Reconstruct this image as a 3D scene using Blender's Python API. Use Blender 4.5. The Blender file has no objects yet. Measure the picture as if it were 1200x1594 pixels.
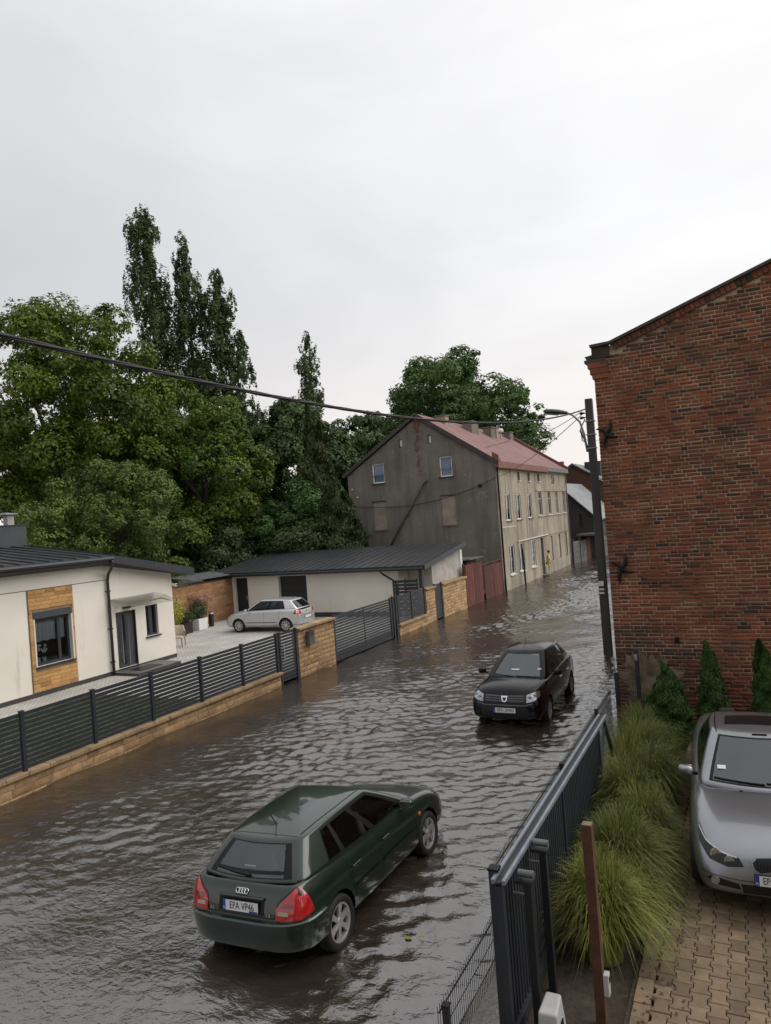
import bpy, bmesh, math, random
import numpy as np
from mathutils import Vector, Matrix
from mathutils.bvhtree import BVHTree

# ------------------------------------------------------------------ camera, sky, sun, exposure
SC = bpy.context.scene
COL = SC.collection
random.seed(7)
RNG = np.random.default_rng(11)

cam_data = bpy.data.cameras.new("camera")
cam = bpy.data.objects.new("camera", cam_data)
COL.objects.link(cam)
yaw, pitch, roll = math.radians(26.448), math.radians(0.517), math.radians(-4.323)
fw = Vector((-math.sin(yaw)*math.cos(pitch), math.cos(yaw)*math.cos(pitch), math.sin(pitch)))
rt = Vector((math.cos(yaw), math.sin(yaw), 0))
up = rt.cross(fw)
rt = math.cos(roll)*rt + math.sin(roll)*up
up = rt.cross(fw)
cam.matrix_world = Matrix(((rt.x, up.x, -fw.x, 0), (rt.y, up.y, -fw.y, 0), (rt.z, up.z, -fw.z, 5.003), (0, 0, 0, 1)))
cam_data.sensor_fit = 'VERTICAL'
cam_data.sensor_height = 36.0
cam_data.lens = 36.0*1119.86/1594
cam_data.clip_start = 0.1
cam_data.clip_end = 3000
SC.camera = cam

SUN_EL, SUN_AZ = math.radians(42), math.radians(62)      # azimuth measured from +Y towards +X
sun_dir = Vector((math.sin(SUN_AZ)*math.cos(SUN_EL), math.cos(SUN_AZ)*math.cos(SUN_EL), math.sin(SUN_EL)))
world = bpy.data.worlds.new("World")
SC.world = world
world.use_nodes = True
wn, wl = world.node_tree.nodes, world.node_tree.links
wn.clear()
w_out = wn.new('ShaderNodeOutputWorld')
w_bg = wn.new('ShaderNodeBackground')
w_sky = wn.new('ShaderNodeTexSky')
w_sky.sky_type = 'NISHITA'
w_sky.sun_disc = False
w_sky.sun_elevation = SUN_EL
w_sky.sun_rotation = SUN_AZ
w_sky.air_density = 1.0
w_sky.dust_density = 3.0
w_tc = wn.new('ShaderNodeTexCoord')
w_dot = wn.new('ShaderNodeVectorMath'); w_dot.operation = 'DOT_PRODUCT'
w_dot.inputs[1].default_value = sun_dir
w_mr = wn.new('ShaderNodeMapRange'); w_mr.interpolation_type = 'SMOOTHSTEP'
w_mr.inputs[1].default_value = -0.5; w_mr.inputs[2].default_value = 0.95
w_map = wn.new('ShaderNodeMapping'); w_map.inputs['Scale'].default_value = (1.6, 1.6, 4.2)
w_noise = wn.new('ShaderNodeTexNoise')
w_noise.inputs['Scale'].default_value = 1.35; w_noise.inputs['Detail'].default_value = 6
w_noise.inputs['Roughness'].default_value = 0.52; w_noise.inputs['Distortion'].default_value = 0.6
w_nr = wn.new('ShaderNodeMapRange')
w_nr.inputs[1].default_value = 0.30; w_nr.inputs[2].default_value = 0.72
w_nr.inputs[3].default_value = 0.90; w_nr.inputs[4].default_value = 1.06
w_cr = wn.new('ShaderNodeValToRGB')
w_cr.color_ramp.elements[0].color = (5.4, 5.45, 5.65, 1)
w_cr.color_ramp.elements[1].color = (10.0, 9.9, 9.8, 1)
w_cr.color_ramp.elements.new(0.5).color = (7.9, 7.9, 8.0, 1)
# warm pale band of haze over the horizon
w_sep = wn.new('ShaderNodeSeparateXYZ')
w_hz = wn.new('ShaderNodeMapRange'); w_hz.interpolation_type = 'SMOOTHSTEP'
w_hz.inputs[1].default_value = 0.36; w_hz.inputs[2].default_value = 0.0
w_hz.inputs[3].default_value = 0.0; w_hz.inputs[4].default_value = 0.75
w_hm = wn.new('ShaderNodeMix'); w_hm.data_type = 'RGBA'
w_hm.inputs[7].default_value = (9.6, 8.75, 8.3, 1)
w_mul = wn.new('ShaderNodeVectorMath'); w_mul.operation = 'SCALE'
w_mix = wn.new('ShaderNodeMix'); w_mix.data_type = 'RGBA'
w_mix.inputs[0].default_value = 0.90
w_bg.inputs['Strength'].default_value = 0.10
wl.new(w_tc.outputs['Generated'], w_dot.inputs[0])
wl.new(w_dot.outputs['Value'], w_mr.inputs[0])
wl.new(w_mr.outputs[0], w_cr.inputs[0])
wl.new(w_tc.outputs['Generated'], w_map.inputs[0])
wl.new(w_map.outputs[0], w_noise.inputs['Vector'])
wl.new(w_noise.outputs['Fac'], w_nr.inputs[0])
wl.new(w_tc.outputs['Generated'], w_sep.inputs[0])
wl.new(w_sep.outputs['Z'], w_hz.inputs[0])
wl.new(w_hz.outputs[0], w_hm.inputs[0])
wl.new(w_cr.outputs[0], w_hm.inputs[6])
wl.new(w_hm.outputs[2], w_mul.inputs[0])
wl.new(w_nr.outputs[0], w_mul.inputs['Scale'])
wl.new(w_sky.outputs[0], w_mix.inputs[6])
wl.new(w_mul.outputs[0], w_mix.inputs[7])
wl.new(w_mix.outputs[2], w_bg.inputs[0])
wl.new(w_bg.outputs[0], w_out.inputs[0])

sun_data = bpy.data.lights.new("sun", 'SUN')
sun_data.energy = 1.5
sun_data.angle = math.radians(55)
sun_data.color = (1.0, 0.95, 0.88)
sun = bpy.data.objects.new("sun", sun_data)
sun.rotation_euler = (-sun_dir).to_track_quat('-Z', 'Y').to_euler()
sun.location = (20, 20, 40)
COL.objects.link(sun)
vs = SC.view_settings
vs.view_transform = 'Standard'; vs.look = 'None'; vs.gamma = 1.0; vs.use_curve_mapping = False
vs.exposure = 0.20
SC.cycles.use_denoising = True
SC.cycles.use_adaptive_sampling = False
SC.cycles.max_bounces = 6
SC.cycles.transparent_max_bounces = 12
SC.cycles.caustics_reflective = False
SC.cycles.caustics_refractive = False
SC.cycles.sample_clamp_indirect = 4.0

# ------------------------------------------------------------------ materials
MATS = {}
def _nodes(name):
    m = bpy.data.materials.new(name); m.use_nodes = True
    n = m.node_tree.nodes; n.clear()
    o = n.new('ShaderNodeOutputMaterial'); b = n.new('ShaderNodeBsdfPrincipled')
    m.node_tree.links.new(b.outputs[0], o.inputs[0])
    MATS[name] = m
    return m, n, m.node_tree.links, b, o
def rgb(c): return (c[0], c[1], c[2], 1)
def mixn(n, l, fac, a, b, mode='MIX'):
    x = n.new('ShaderNodeMix'); x.data_type = 'RGBA'; x.blend_type = mode
    for i, v in ((0, fac), (6, a), (7, b)):
        if isinstance(v, (int, float)): x.inputs[i].default_value = v
        elif isinstance(v, tuple): x.inputs[i].default_value = rgb(v)
        else: l.new(v, x.inputs[i])
    return x.outputs[2]
def noise(n, l, scale, detail=5, rough=0.55, stretch=None, dist=0.0):
    g = n.new('ShaderNodeNewGeometry')
    t = n.new('ShaderNodeTexNoise'); t.inputs['Scale'].default_value = scale
    t.inputs['Detail'].default_value = detail; t.inputs['Roughness'].default_value = rough
    t.inputs['Distortion'].default_value = dist
    if stretch:
        mp = n.new('ShaderNodeMapping'); mp.inputs['Scale'].default_value = stretch
        l.new(g.outputs['Position'], mp.inputs[0]); l.new(mp.outputs[0], t.inputs['Vector'])
    else: l.new(g.outputs['Position'], t.inputs['Vector'])
    return t.outputs['Fac']
def ramp(n, l, fac, stops):
    r = n.new('ShaderNodeValToRGB'); e = r.color_ramp.elements
    for i, (p, c) in enumerate(stops):
        x = e[i] if i < 2 else e.new(p)
        x.position = p; x.color = rgb(c) if isinstance(c, tuple) else (c, c, c, 1)
    l.new(fac, r.inputs[0]); return r.outputs[0]
def piece_rand(n, l):
    a = n.new('ShaderNodeAttribute'); a.attribute_name = 'tint'
    oi = n.new('ShaderNodeObjectInfo')
    s = n.new('ShaderNodeMath'); s.operation = 'ADD'
    l.new(a.outputs['Fac'], s.inputs[0]); l.new(oi.outputs['Random'], s.inputs[1])
    f = n.new('ShaderNodeMath'); f.operation = 'FRACT'; l.new(s.outputs[0], f.inputs[0])
    return f.outputs[0]
def M(name, c, rough=0.7, metal=0.0, c2=None, var=0.18, vs=2.5, bump=0.0, bs=40, piece=None, stretch=None,
      spec=0.5, coat=0.0, stain=None, rvar=0.0, detail=6):
    m, n, l, b, o = _nodes(name)
    if c2 is None:
        c2 = tuple(min(1, x*(1+var)) for x in c); c = tuple(x*(1-var) for x in c)
    f = noise(n, l, vs, detail, stretch=stretch)
    col = ramp(n, l, f, [(0.32, c), (0.68, c2)])
    if piece:
        pr = piece_rand(n, l)
        col = mixn(n, l, 1.0, col, ramp(n, l, pr, piece), 'MULTIPLY')
    if stain:      # (colour, scale, low, high, stretch)
        sc, ss, lo, hi, st = stain
        sf = ramp(n, l, noise(n, l, ss, 7, 0.62, st), [(lo, 0.0), (hi, 1.0)])
        col = mixn(n, l, sf, col, sc)
    l.new(col, b.inputs['Base Color'])
    b.inputs['Roughness'].default_value = rough; b.inputs['Metallic'].default_value = metal
    b.inputs['Specular IOR Level'].default_value = spec
    if coat: b.inputs['Coat Weight'].default_value = coat; b.inputs['Coat Roughness'].default_value = 0.04
    if rvar:
        rr = n.new('ShaderNodeMapRange'); rr.inputs[3].default_value = max(0, rough-rvar); rr.inputs[4].default_value = min(1, rough+rvar)
        l.new(noise(n, l, vs*2.3, 5), rr.inputs[0]); l.new(rr.outputs[0], b.inputs['Roughness'])
    if bump:
        bp = n.new('ShaderNodeBump'); bp.inputs['Strength'].default_value = bump; bp.inputs['Distance'].default_value = 0.02
        l.new(noise(n, l, bs, 6), bp.inputs['Height']); l.new(bp.outputs[0], b.inputs['Normal'])
    return m
def glass_mat(name, tint, ior=1.5, rough=0.02, amt=1.0):
    m, n, l, b, o = _nodes(name); n.remove(b)
    tr = n.new('ShaderNodeBsdfTransparent'); tr.inputs[0].default_value = rgb(tint)
    gl = n.new('ShaderNodeBsdfGlossy'); gl.inputs[0].default_value = (.90,.96,1.0,1); gl.inputs['Roughness'].default_value = rough
    fr = n.new('ShaderNodeFresnel'); fr.inputs['IOR'].default_value = ior
    mx = n.new('ShaderNodeMixShader')
    l.new(fr.outputs[0], mx.inputs[0]); l.new(tr.outputs[0], mx.inputs[1]); l.new(gl.outputs[0], mx.inputs[2])
    l.new(mx.outputs[0], o.inputs[0]); return m
def leaf_mat(name, c, c2, transl=0.25):
    m, n, l, b, o = _nodes(name)
    a = n.new('ShaderNodeAttribute'); a.attribute_name = 'tint'
    col = ramp(n, l, a.outputs['Fac'], [(0.0, c), (1.0, c2)])
    l.new(col, b.inputs['Base Color']); b.inputs['Roughness'].default_value = 0.55
    b.inputs['Specular IOR Level'].default_value = 0.3
    t = n.new('ShaderNodeBsdfTranslucent'); l.new(col, t.inputs[0])
    mx = n.new('ShaderNodeMixShader'); mx.inputs[0].default_value = transl
    l.new(b.outputs[0], mx.inputs[1]); l.new(t.outputs[0], mx.inputs[2]); l.new(mx.outputs[0], o.inputs[0])
    return m

# ------------------------------------------------------------------ mesh helpers
class MB:
    def __init__(s): s.v = []; s.f = []; s.m = []; s.t = []
    def add(s, vs, fs, mi=0, tint=None):
        o = len(s.v); s.v += [tuple(x) for x in vs]
        for f in fs: s.f.append(tuple(i+o for i in f)); s.m.append(mi); s.t.append(0.0 if tint is None else tint)
        return s
    def box(s, x0, x1, y0, y1, z0, z1, mi=0, tint=None):
        v = [(x0,y0,z0),(x1,y0,z0),(x1,y1,z0),(x0,y1,z0),(x0,y0,z1),(x1,y0,z1),(x1,y1,z1),(x0,y1,z1)]
        return s.add(v, [(3,2,1,0),(4,5,6,7),(0,1,5,4),(1,2,6,5),(2,3,7,6),(3,0,4,7)], mi, tint)
    def obox(s, p, q, w, h, mi=0, upv=(0,0,1)):
        """a bar from p to q of width w and height h"""
        p, q = Vector(p), Vector(q); d = (q-p).normalized(); u = Vector(upv)
        if abs(d.dot(u)) > .98: u = Vector((0,1,0))
        a = d.cross(u).normalized(); u = a.cross(d).normalized()
        v = []
        for e in (p, q):
            for i, j in ((-1,-1),(1,-1),(1,1),(-1,1)): v.append(e + a*(i*w/2) + u*(j*h/2))
        return s.add(v, [(0,1,2,3),(7,6,5,4),(0,4,5,1),(1,5,6,2),(2,6,7,3),(3,7,4,0)], mi)
    def tube(s, pts, r, n=8, mi=0, cap=True):
        pts = [Vector(p) for p in pts]; rs = r if isinstance(r, (list, tuple)) else [r]*len(pts)
        v = []; f = []; prev = None
        for i, p in enumerate(pts):
            d = (pts[min(i+1, len(pts)-1)] - pts[max(i-1, 0)])
            d = d.normalized() if d.length > 1e-9 else Vector((0,0,1))
            if prev is None:
                a = d.cross(Vector((0,0,1)) if abs(d.z) < .95 else Vector((1,0,0))).normalized()
            else:
                a = (prev - d*prev.dot(d)); a = a.normalized() if a.length > 1e-6 else d.orthogonal().normalized()
            prev = a; b = d.cross(a)
            for k in range(n):
                t = 2*math.pi*k/n; v.append(p + (a*math.cos(t) + b*math.sin(t))*rs[i])
        for i in range(len(pts)-1):
            for k in range(n):
                f.append((i*n+k, i*n+(k+1)%n, (i+1)*n+(k+1)%n, (i+1)*n+k))
        if cap:
            f.append(tuple(range(n-1, -1, -1))); f.append(tuple((len(pts)-1)*n+k for k in range(n)))
        return s.add(v, f, mi)
    def lathe(s, prof, n=24, axis='z', c=(0,0,0), mi=0, cap=True):
        v = []; f = []
        for r, h in prof:
            for k in range(n):
                t = 2*math.pi*k/n; a, b = r*math.cos(t), r*math.sin(t)
                p = {'z': (a,b,h), 'x': (h,a,b), 'y': (a,h,b)}[axis]
                v.append((p[0]+c[0], p[1]+c[1], p[2]+c[2]))
        for i in range(len(prof)-1):
            for k in range(n):
                f.append((i*n+k, i*n+(k+1)%n, (i+1)*n+(k+1)%n, (i+1)*n+k))
        if cap:
            f.append(tuple(range(n-1,-1,-1))); f.append(tuple((len(prof)-1)*n+k for k in range(n)))
        return s.add(v, f, mi)
    def prism(s, poly, axis, a, b, mi=0):
        """poly in the two other axes, extruded along axis from a to b"""
        n = len(poly); v = []
        for h in (a, b):
            for p in poly:
                v.append({'x': (h,p[0],p[1]), 'y': (p[0],h,p[1]), 'z': (p[0],p[1],h)}[axis])
        f = [tuple(range(n-1,-1,-1)), tuple(range(n, 2*n))] + [(i, (i+1)%n, (i+1)%n+n, i+n) for i in range(n)]
        return s.add(v, f, mi)
    def quad(s, a, b, c, d, mi=0): return s.add([a,b,c,d], [(0,1,2,3)], mi)
    def mesh(s, name, smooth=False, tint=False, fix=True):
        me = bpy.data.meshes.new(name); me.from_pydata(s.v, [], s.f)
        if any(s.m): me.polygons.foreach_set('material_index', s.m)
        if fix:
            bm = bmesh.new(); bm.from_mesh(me); bmesh.ops.recalc_face_normals(bm, faces=bm.faces); bm.to_mesh(me); bm.free()
        if smooth: me.polygons.foreach_set('use_smooth', [True]*len(me.polygons))
        if tint:
            at = me.attributes.new('tint', 'FLOAT', 'FACE'); at.data.foreach_set('value', s.t)
        me.update(); return me
    def build(s, name, mats, parent=None, **kw):
        props = {k: kw.pop(k) for k in ('label','category','group','kind') if k in kw}
        me = s.mesh(name, **kw)
        return link(name, me, mats, parent, **props)
def link(name, me, mats, parent=None, **props):
    o = bpy.data.objects.new(name, me); COL.objects.link(o)
    if mats is not None and len(me.materials) == 0:
        for m in (mats if isinstance(mats, (list, tuple)) else [mats]): me.materials.append(MATS[m])
    if parent is not None: o.parent = parent
    for k, v in props.items(): o[k] = v
    return o
def thing(name, label, category, loc=(0,0,0), rz=0, group=None):
    o = bpy.data.objects.new(name, None); COL.objects.link(o); o.empty_display_size = 0.2
    o.location = loc; o.rotation_euler = (0,0,rz); o['label'] = label; o['category'] = category
    if group: o['group'] = group
    return o
def bevel(o, w, seg=2):
    m = o.modifiers.new('edge', 'BEVEL'); m.width = w; m.segments = seg; m.limit_method = 'ANGLE'; m.angle_limit = 0.7
    return o
def smooth_by_angle(me, ang=0.6):
    me.polygons.foreach_set('use_smooth', [True]*len(me.polygons))
    bm = bmesh.new(); bm.from_mesh(me)
    for e in bm.edges:
        e.smooth = not (len(e.link_faces) == 2 and e.calc_face_angle(0) > ang)
    bm.to_mesh(me); bm.free()
FONT_CACHE = {}
def text_mesh(s, size, ext=0.002, align='CENTER', sx=1.0):
    cu = bpy.data.curves.new('lettering', 'FONT'); cu.body = s; cu.size = size; cu.extrude = ext
    cu.align_x = align; cu.align_y = 'CENTER'; cu.resolution_u = 3; cu.offset = 0.0
    ob = bpy.data.objects.new('lettering_tmp', cu)
    me = bpy.data.meshes.new_from_object(ob)
    bpy.data.objects.remove(ob); bpy.data.curves.remove(cu)
    me.transform(Matrix.Diagonal((sx,1,1,1)))
    return me
def rock_variants(name, count, nx, nz, depth, seed, mats):
    """unit blocks (0..1 wide along +X, 0..1 high, face towards -Y) with a hewn front"""
    r = random.Random(seed); out = []
    for k in range(count):
        mb = MB(); v = []; f = []
        for j in range(nz+1):
            for i in range(nx+1):
                e = i in (0, nx) or j in (0, nz)
                v.append((i/nx + (0 if e else r.uniform(-.06,.06)), (0.0 if e else -depth*r.uniform(.35,1.0)), j/nz + (0 if e else r.uniform(-.08,.08))))
        for j in range(nz):
            for i in range(nx):
                a = j*(nx+1)+i; f.append((a, a+1, a+nx+2, a+nx+1))
        b0 = len(v); v += [(0,1,0),(1,1,0),(1,1,1),(0,1,1)]
        c = [0, nx, (nz+1)*(nx+1)-1, nz*(nx+1)]
        bot = list(range(0, nx+1)); top = [nz*(nx+1)+i for i in range(nx+1)]
        lft = [j*(nx+1) for j in range(nz+1)]; rgt = [j*(nx+1)+nx for j in range(nz+1)]
        f += [tuple(bot[::-1])+(b0, b0+1), tuple(top)+(b0+2, b0+3), tuple(lft)+(b0+3, b0), tuple(rgt[::-1])+(b0+1, b0+2)]
        mb.add(v, f); me = mb.mesh(name); me.materials.append(MATS[mats]); out.append(me)
    return out
def lay_courses(parent, name, variants, origin, udir, width, z0, height, course, lmin, lmax, thick, gap, r, holes=(), ndir=None):
    """pieces laid in courses over a vertical face; udir along the face, pieces face to the right-hand side of udir"""
    ux, uy = udir; ang = math.atan2(uy, ux); k = 0
    rows = max(1, round(height/course)); ch = height/rows
    for j in range(rows):
        u = 0.0; first = True
        while u < width-1e-6:
            L = r.uniform(lmin, lmax)*(0.55 if first and j % 2 else 1.0); first = False
            if width-(u+L) < lmin*.5: L = width-u
            za, zb = z0+j*ch, z0+(j+1)*ch
            segs = [(u, u+L)]
            for (h0, h1, hz0, hz1) in holes:
                if zb-.01 > hz0 and za+.01 < hz1:
                    ns = []
                    for a, b in segs:
                        if b <= h0 or a >= h1: ns.append((a, b))
                        else:
                            if a < h0-.02: ns.append((a, h0))
                            if b > h1+.02: ns.append((h1, b))
                    segs = ns
            for a, b in segs:
                if b-a < .03: continue
                o = bpy.data.objects.new(name, variants[k % len(variants)]); k += 1
                COL.objects.link(o); o.parent = parent
                o.location = (origin[0]+ux*(a+gap/2), origin[1]+uy*(a+gap/2), za+gap/2)
                o.rotation_euler = (0, 0, ang)
                o.scale = (b-a-gap, thick*r.uniform(.92,1.0), ch-gap)
            u += L
def np_mesh(name, V, F, mats, tint=None, smooth=False):
    me = bpy.data.meshes.new(name)
    V = np.asarray(V, np.float32); F = np.asarray(F, np.int32); n, k = F.shape
    me.vertices.add(len(V)); me.vertices.foreach_set('co', V.ravel())
    me.loops.add(n*k); me.loops.foreach_set('vertex_index', F.ravel())
    me.polygons.add(n); me.polygons.foreach_set('loop_start', np.arange(0, n*k, k, dtype=np.int32))
    if smooth: me.polygons.foreach_set('use_smooth', np.ones(n, bool))
    me.update(calc_edges=True)
    if tint is not None:
        at = me.attributes.new('tint', 'FLOAT', 'FACE'); at.data.foreach_set('value', np.asarray(tint, np.float32))
    for m in (mats if isinstance(mats, (list, tuple)) else [mats]): me.materials.append(MATS[m])
    return me

# ------------------------------------------------------------------ material list
M('slat_paint', (0.026,0.031,0.039), .45, var=.15, vs=3, rvar=.12)
M('motor_grey', (0.42,0.42,0.41), .5)
M('earth', (0.10,0.085,0.05), 0.95, c2=(0.16,0.15,0.075), vs=0.6, bump=.4, bs=6)
M('asphalt', (0.05,0.048,0.046), 0.85, bump=.3, bs=60)
M('yard_paving', (0.40,0.385,0.36), 0.8, c2=(0.54,0.52,0.49), vs=1.2, bump=.15, bs=30)
M('gravel', (0.17,0.16,0.145), 0.95, c2=(0.36,0.34,0.31), vs=38, bump=1.0, bs=55, stain=((0.14,0.125,0.10), 2.2, .5, .7, None))
M('soil', (0.035,0.027,0.02), 0.95, c2=(0.075,0.058,0.042), vs=9, bump=.9, bs=26)
M('render_white', (0.71,0.67,0.60), 0.9, c2=(0.79,0.75,0.68), vs=0.5, bump=.12, bs=120, stain=((0.50,0.47,0.42), 1.1, .60, .85, (2.5,2.5,.35)))
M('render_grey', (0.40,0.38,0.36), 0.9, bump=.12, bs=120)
M('plinth', (0.055,0.047,0.045), 0.8, bump=.3, bs=80)
M('anthracite', (0.028,0.032,0.040), 0.42, var=.12, vs=4, rvar=.12)
M('anthracite_dark', (0.016,0.018,0.022), 0.5, var=.15)
M('slate_panel', (0.052,0.057,0.066), 0.4, var=.12, vs=3, rvar=.15)
M('roof_metal', (0.024,0.026,0.031), 0.38, var=.25, vs=1.4, rvar=.14, stain=((0.07,0.07,0.075), 2.2, .62, .8, None))
M('brown_pipe', (0.035,0.022,0.020), 0.4)
M('stone_split', (0.36,0.235,0.125), 0.9, c2=(0.50,0.35,0.20), vs=7, bump=.8, bs=34, piece=[(0,(.72,.66,.60)),(.35,(.95,.93,.9)),(.7,(1.1,1.04,.95)),(1,(1.18,1.18,1.15))], stain=((0.20,0.13,0.07), 3, .58, .75, None))
M('stone_cap', (0.30,0.20,0.11), 0.85, c2=(0.42,0.30,0.17), vs=3, bump=.4, bs=40, piece=[(0,(.8,.8,.8)),(1,(1.1,1.1,1.1))], stain=((0.10,0.085,0.05), 4, .55, .72, None))
M('mortar_tan', (0.24,0.165,0.10), 0.95, bump=.3, bs=60)
M('cladding', (0.40,0.215,0.075), 0.75, c2=(0.56,0.335,0.135), vs=9, bump=.3, bs=22, stretch=(1,1,4), piece=[(0,(.68,.62,.55)),(.5,(.95,.93,.9)),(1,(1.15,1.12,1.1))])
M('garden_wall_stone', (0.26,0.14,0.07), 0.85, c2=(0.40,0.235,0.12), vs=5, bump=.4, bs=22, stretch=(1,1,3), piece=[(0,(.72,.66,.62)),(1,(1.1,1.1,1.1))])
M('white_plastic', (0.78,0.78,0.77), 0.35, var=.03)
M('offwhite', (0.62,0.60,0.56), 0.6, var=.08)
M('curtain_blue', (0.40,0.50,0.66), .9, var=.08)
M('curtain', (0.62,0.64,0.64), 0.9, var=.05)
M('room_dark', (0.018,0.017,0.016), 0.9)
M('steel', (0.55,0.55,0.56), 0.25, metal=1, var=.05)
M('galv', (0.20,0.225,0.26), 0.4, metal=.4, c2=(0.27,0.30,0.345), vs=6)
M('zinc', (0.30,0.31,0.33), 0.45, metal=.7, var=.2)
M('wicker', (0.50,0.42,0.33), 0.8, var=.2, vs=20, bump=.5, bs=80)
M('rubber', (0.014,0.014,0.014), 0.75)
M('black_trim', (0.006,0.006,0.0065), 0.45, spec=.25)
M('grille_black', (0.006,0.006,0.007), 0.35)
M('orange_lens', (0.75,0.16,0.02), 0.25)
M('red_lens', (0.42,0.012,0.012), 0.12, coat=1, var=.1)
M('red_lens_dark', (0.17,0.008,0.008), 0.15, coat=1, var=.1)
M('chrome', (0.75,0.75,0.76), 0.12, metal=1, var=.03)
M('alloy', (0.66,0.66,0.67), 0.33, metal=.7, var=.1)
M('hubcap', (0.50,0.505,0.51), 0.4, metal=.5, var=.1)
M('lamp_reflector', (0.42,0.44,0.46), 0.12, metal=.8, var=.35, vs=14)
M('plate_white', (0.72,0.73,0.74), 0.4, var=.05)
M('plate_blue', (0.015,0.05,0.32), 0.4)
M('ink', (0.012,0.012,0.014), 0.5)
M('seat_dark', (0.03,0.03,0.033), 0.9)
M('seat_beige', (0.42,0.37,0.29), 0.85)
M('cable_black', (0.013,0.013,0.014), 0.6)
M('wire_grey', (0.10,0.10,0.105), 0.5)
M('rust', (0.062,0.024,0.013), 0.8, c2=(0.115,0.048,0.026), vs=8, bump=.3, bs=60)
M('concrete', (0.10,0.095,0.088), 0.9, c2=(0.16,0.15,0.14), vs=3, bump=.4, bs=40)
M('pole_dark', (0.045,0.042,0.040), 0.85, c2=(0.085,0.08,0.075), vs=2, bump=.4, bs=40, stretch=(1,1,.15))
M('red_wood', (0.085,0.024,0.019), 0.9, c2=(0.150,0.050,0.040), vs=5, stretch=(6,6,.5), bump=.4, bs=30, piece=[(0,(.62,.6,.6)),(1,(1.25,1.2,1.2))], stain=((0.22,0.15,0.13), 2.5, .58, .78, (5,5,.6)))
M('sheet_metal', (0.20,0.205,0.215), 0.5, metal=.4, var=.3, vs=1.0)
M('tin_grey', (0.13,0.135,0.14), 0.5, metal=.3, var=.25)
M('dark_render', (0.055,0.052,0.05), 0.95, var=.25, vs=.6, bump=.2)
M('terracotta_roof', (0.165,0.078,0.072), 0.7, c2=(0.235,0.120,0.112), vs=.7, bump=.1, bs=12, stain=((0.17,0.085,0.08), 1.4, .55, .75, (1,1,3)))
M('red_flashing', (0.17,0.055,0.045), 0.55, var=.2)
M('bark', (0.055,0.045,0.035), 0.95, var=.3, vs=6, bump=.8, bs=18, stretch=(3,3,.6))
M('skin', (0.52,0.34,0.26), 0.6)
M('coat_yellow', (0.62,0.40,0.10), 0.55, c2=(0.74,0.56,0.26), vs=9)
M('hair_red', (0.10,0.025,0.02), 0.8)
M('trousers', (0.05,0.045,0.05), 0.9)
M('paver', (0.160,0.115,0.072), 0.75, c2=(0.235,0.172,0.112), vs=6, bump=.35, bs=70, piece=[(0,(.62,.60,.60)),(.4,(.9,.9,.88)),(1,(1.2,1.17,1.12))], stain=((0.13,0.095,0.06), 1.3, .52, .72, None))
M('joint_sand', (0.10,0.08,0.055), 0.95, var=.3, vs=20)
M('litter_leaf', (0.06,0.035,0.02), .8)
leaf_mat('leaf_maple', (0.030,0.060,0.008), (0.165,0.225,0.026))
leaf_mat('leaf_bright', (0.040,0.082,0.012), (0.165,0.235,0.034))
leaf_mat('leaf_fruit', (0.048,0.082,0.016), (0.180,0.230,0.054))
leaf_mat('leaf_poplar', (0.040,0.066,0.024), (0.140,0.190,0.076), .35)
leaf_mat('leaf_dark', (0.024,0.044,0.018), (0.100,0.140,0.052))
leaf_mat('leaf_walnut', (0.024,0.054,0.018), (0.110,0.170,0.052))
leaf_mat('leaf_chestnut', (0.028,0.066,0.018), (0.130,0.215,0.060))
leaf_mat('leaf_conifer', (0.020,0.038,0.012), (0.066,0.090,0.030))
leaf_mat('leaf_thuja', (0.022,0.058,0.012), (0.080,0.150,0.034))
leaf_mat('leaf_bush', (0.034,0.080,0.018), (0.085,0.170,0.042))
leaf_mat('grass_blade', (0.075,0.100,0.014), (0.400,0.410,0.120), .35)
leaf_mat('grass_dark', (0.050,0.075,0.014), (0.290,0.315,0.105), .35)
leaf_mat('lawn_blade', (0.06,0.115,0.016), (0.13,0.215,0.04), .3)
leaf_mat('petal_pink', (0.30,0.13,0.10), (0.55,0.36,0.30), .2)
leaf_mat('petal_yellow', (0.30,0.30,0.04), (0.45,0.46,0.10), .2)
GLASS_WIN = glass_mat('window_glass', (0.62,0.66,0.70), 1.55)
GLASS_CAR = glass_mat('car_glass', (0.55,0.60,0.59), 2.0)
glass_mat('side_glass', (0.30,0.36,0.36), 1.45)
GLASS_CAN = glass_mat('canopy_glass', (0.80,0.79,0.74), 1.5, .1)

def paint(name, c, metal=.35, rough=.32, c2=None, coat=1.0, spec=.5):
    m, n, l, b, o = _nodes(name)
    f = noise(n, l, 1.3, 5)
    d = ramp(n, l, noise(n, l, 5, 7, .65), [(.55, 0.0), (.85, .35)])
    col = ramp(n, l, f, [(.3, tuple(x*.9 for x in c)), (.7, c2 or tuple(x*1.08 for x in c))])
    l.new(mixn(n, l, d, col, tuple(.75*x+.015 for x in c)), b.inputs['Base Color'])
    b.inputs['Metallic'].default_value = metal; b.inputs['Roughness'].default_value = rough
    b.inputs['Specular IOR Level'].default_value = spec; b.inputs['Coat Weight'].default_value = coat; b.inputs['Coat Roughness'].default_value = .03
    bp = n.new('ShaderNodeBump'); bp.inputs['Strength'].default_value = .05; bp.inputs['Distance'].default_value = .004
    l.new(ramp(n, l, noise(n, l, 90, 2), [(.60, 0.0), (.72, 1.0)]), bp.inputs['Height'])   # rain drops
    l.new(bp.outputs[0], b.inputs['Coat Normal'])
    return m
paint('paint_green', (0.012,0.026,0.018), .35, .30)
paint('paint_black', (0.0040,0.0035,0.004), .0, .2, coat=.3, spec=.12)
paint('paint_silverblue', (0.27,0.282,0.308), .75, .33)
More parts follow.
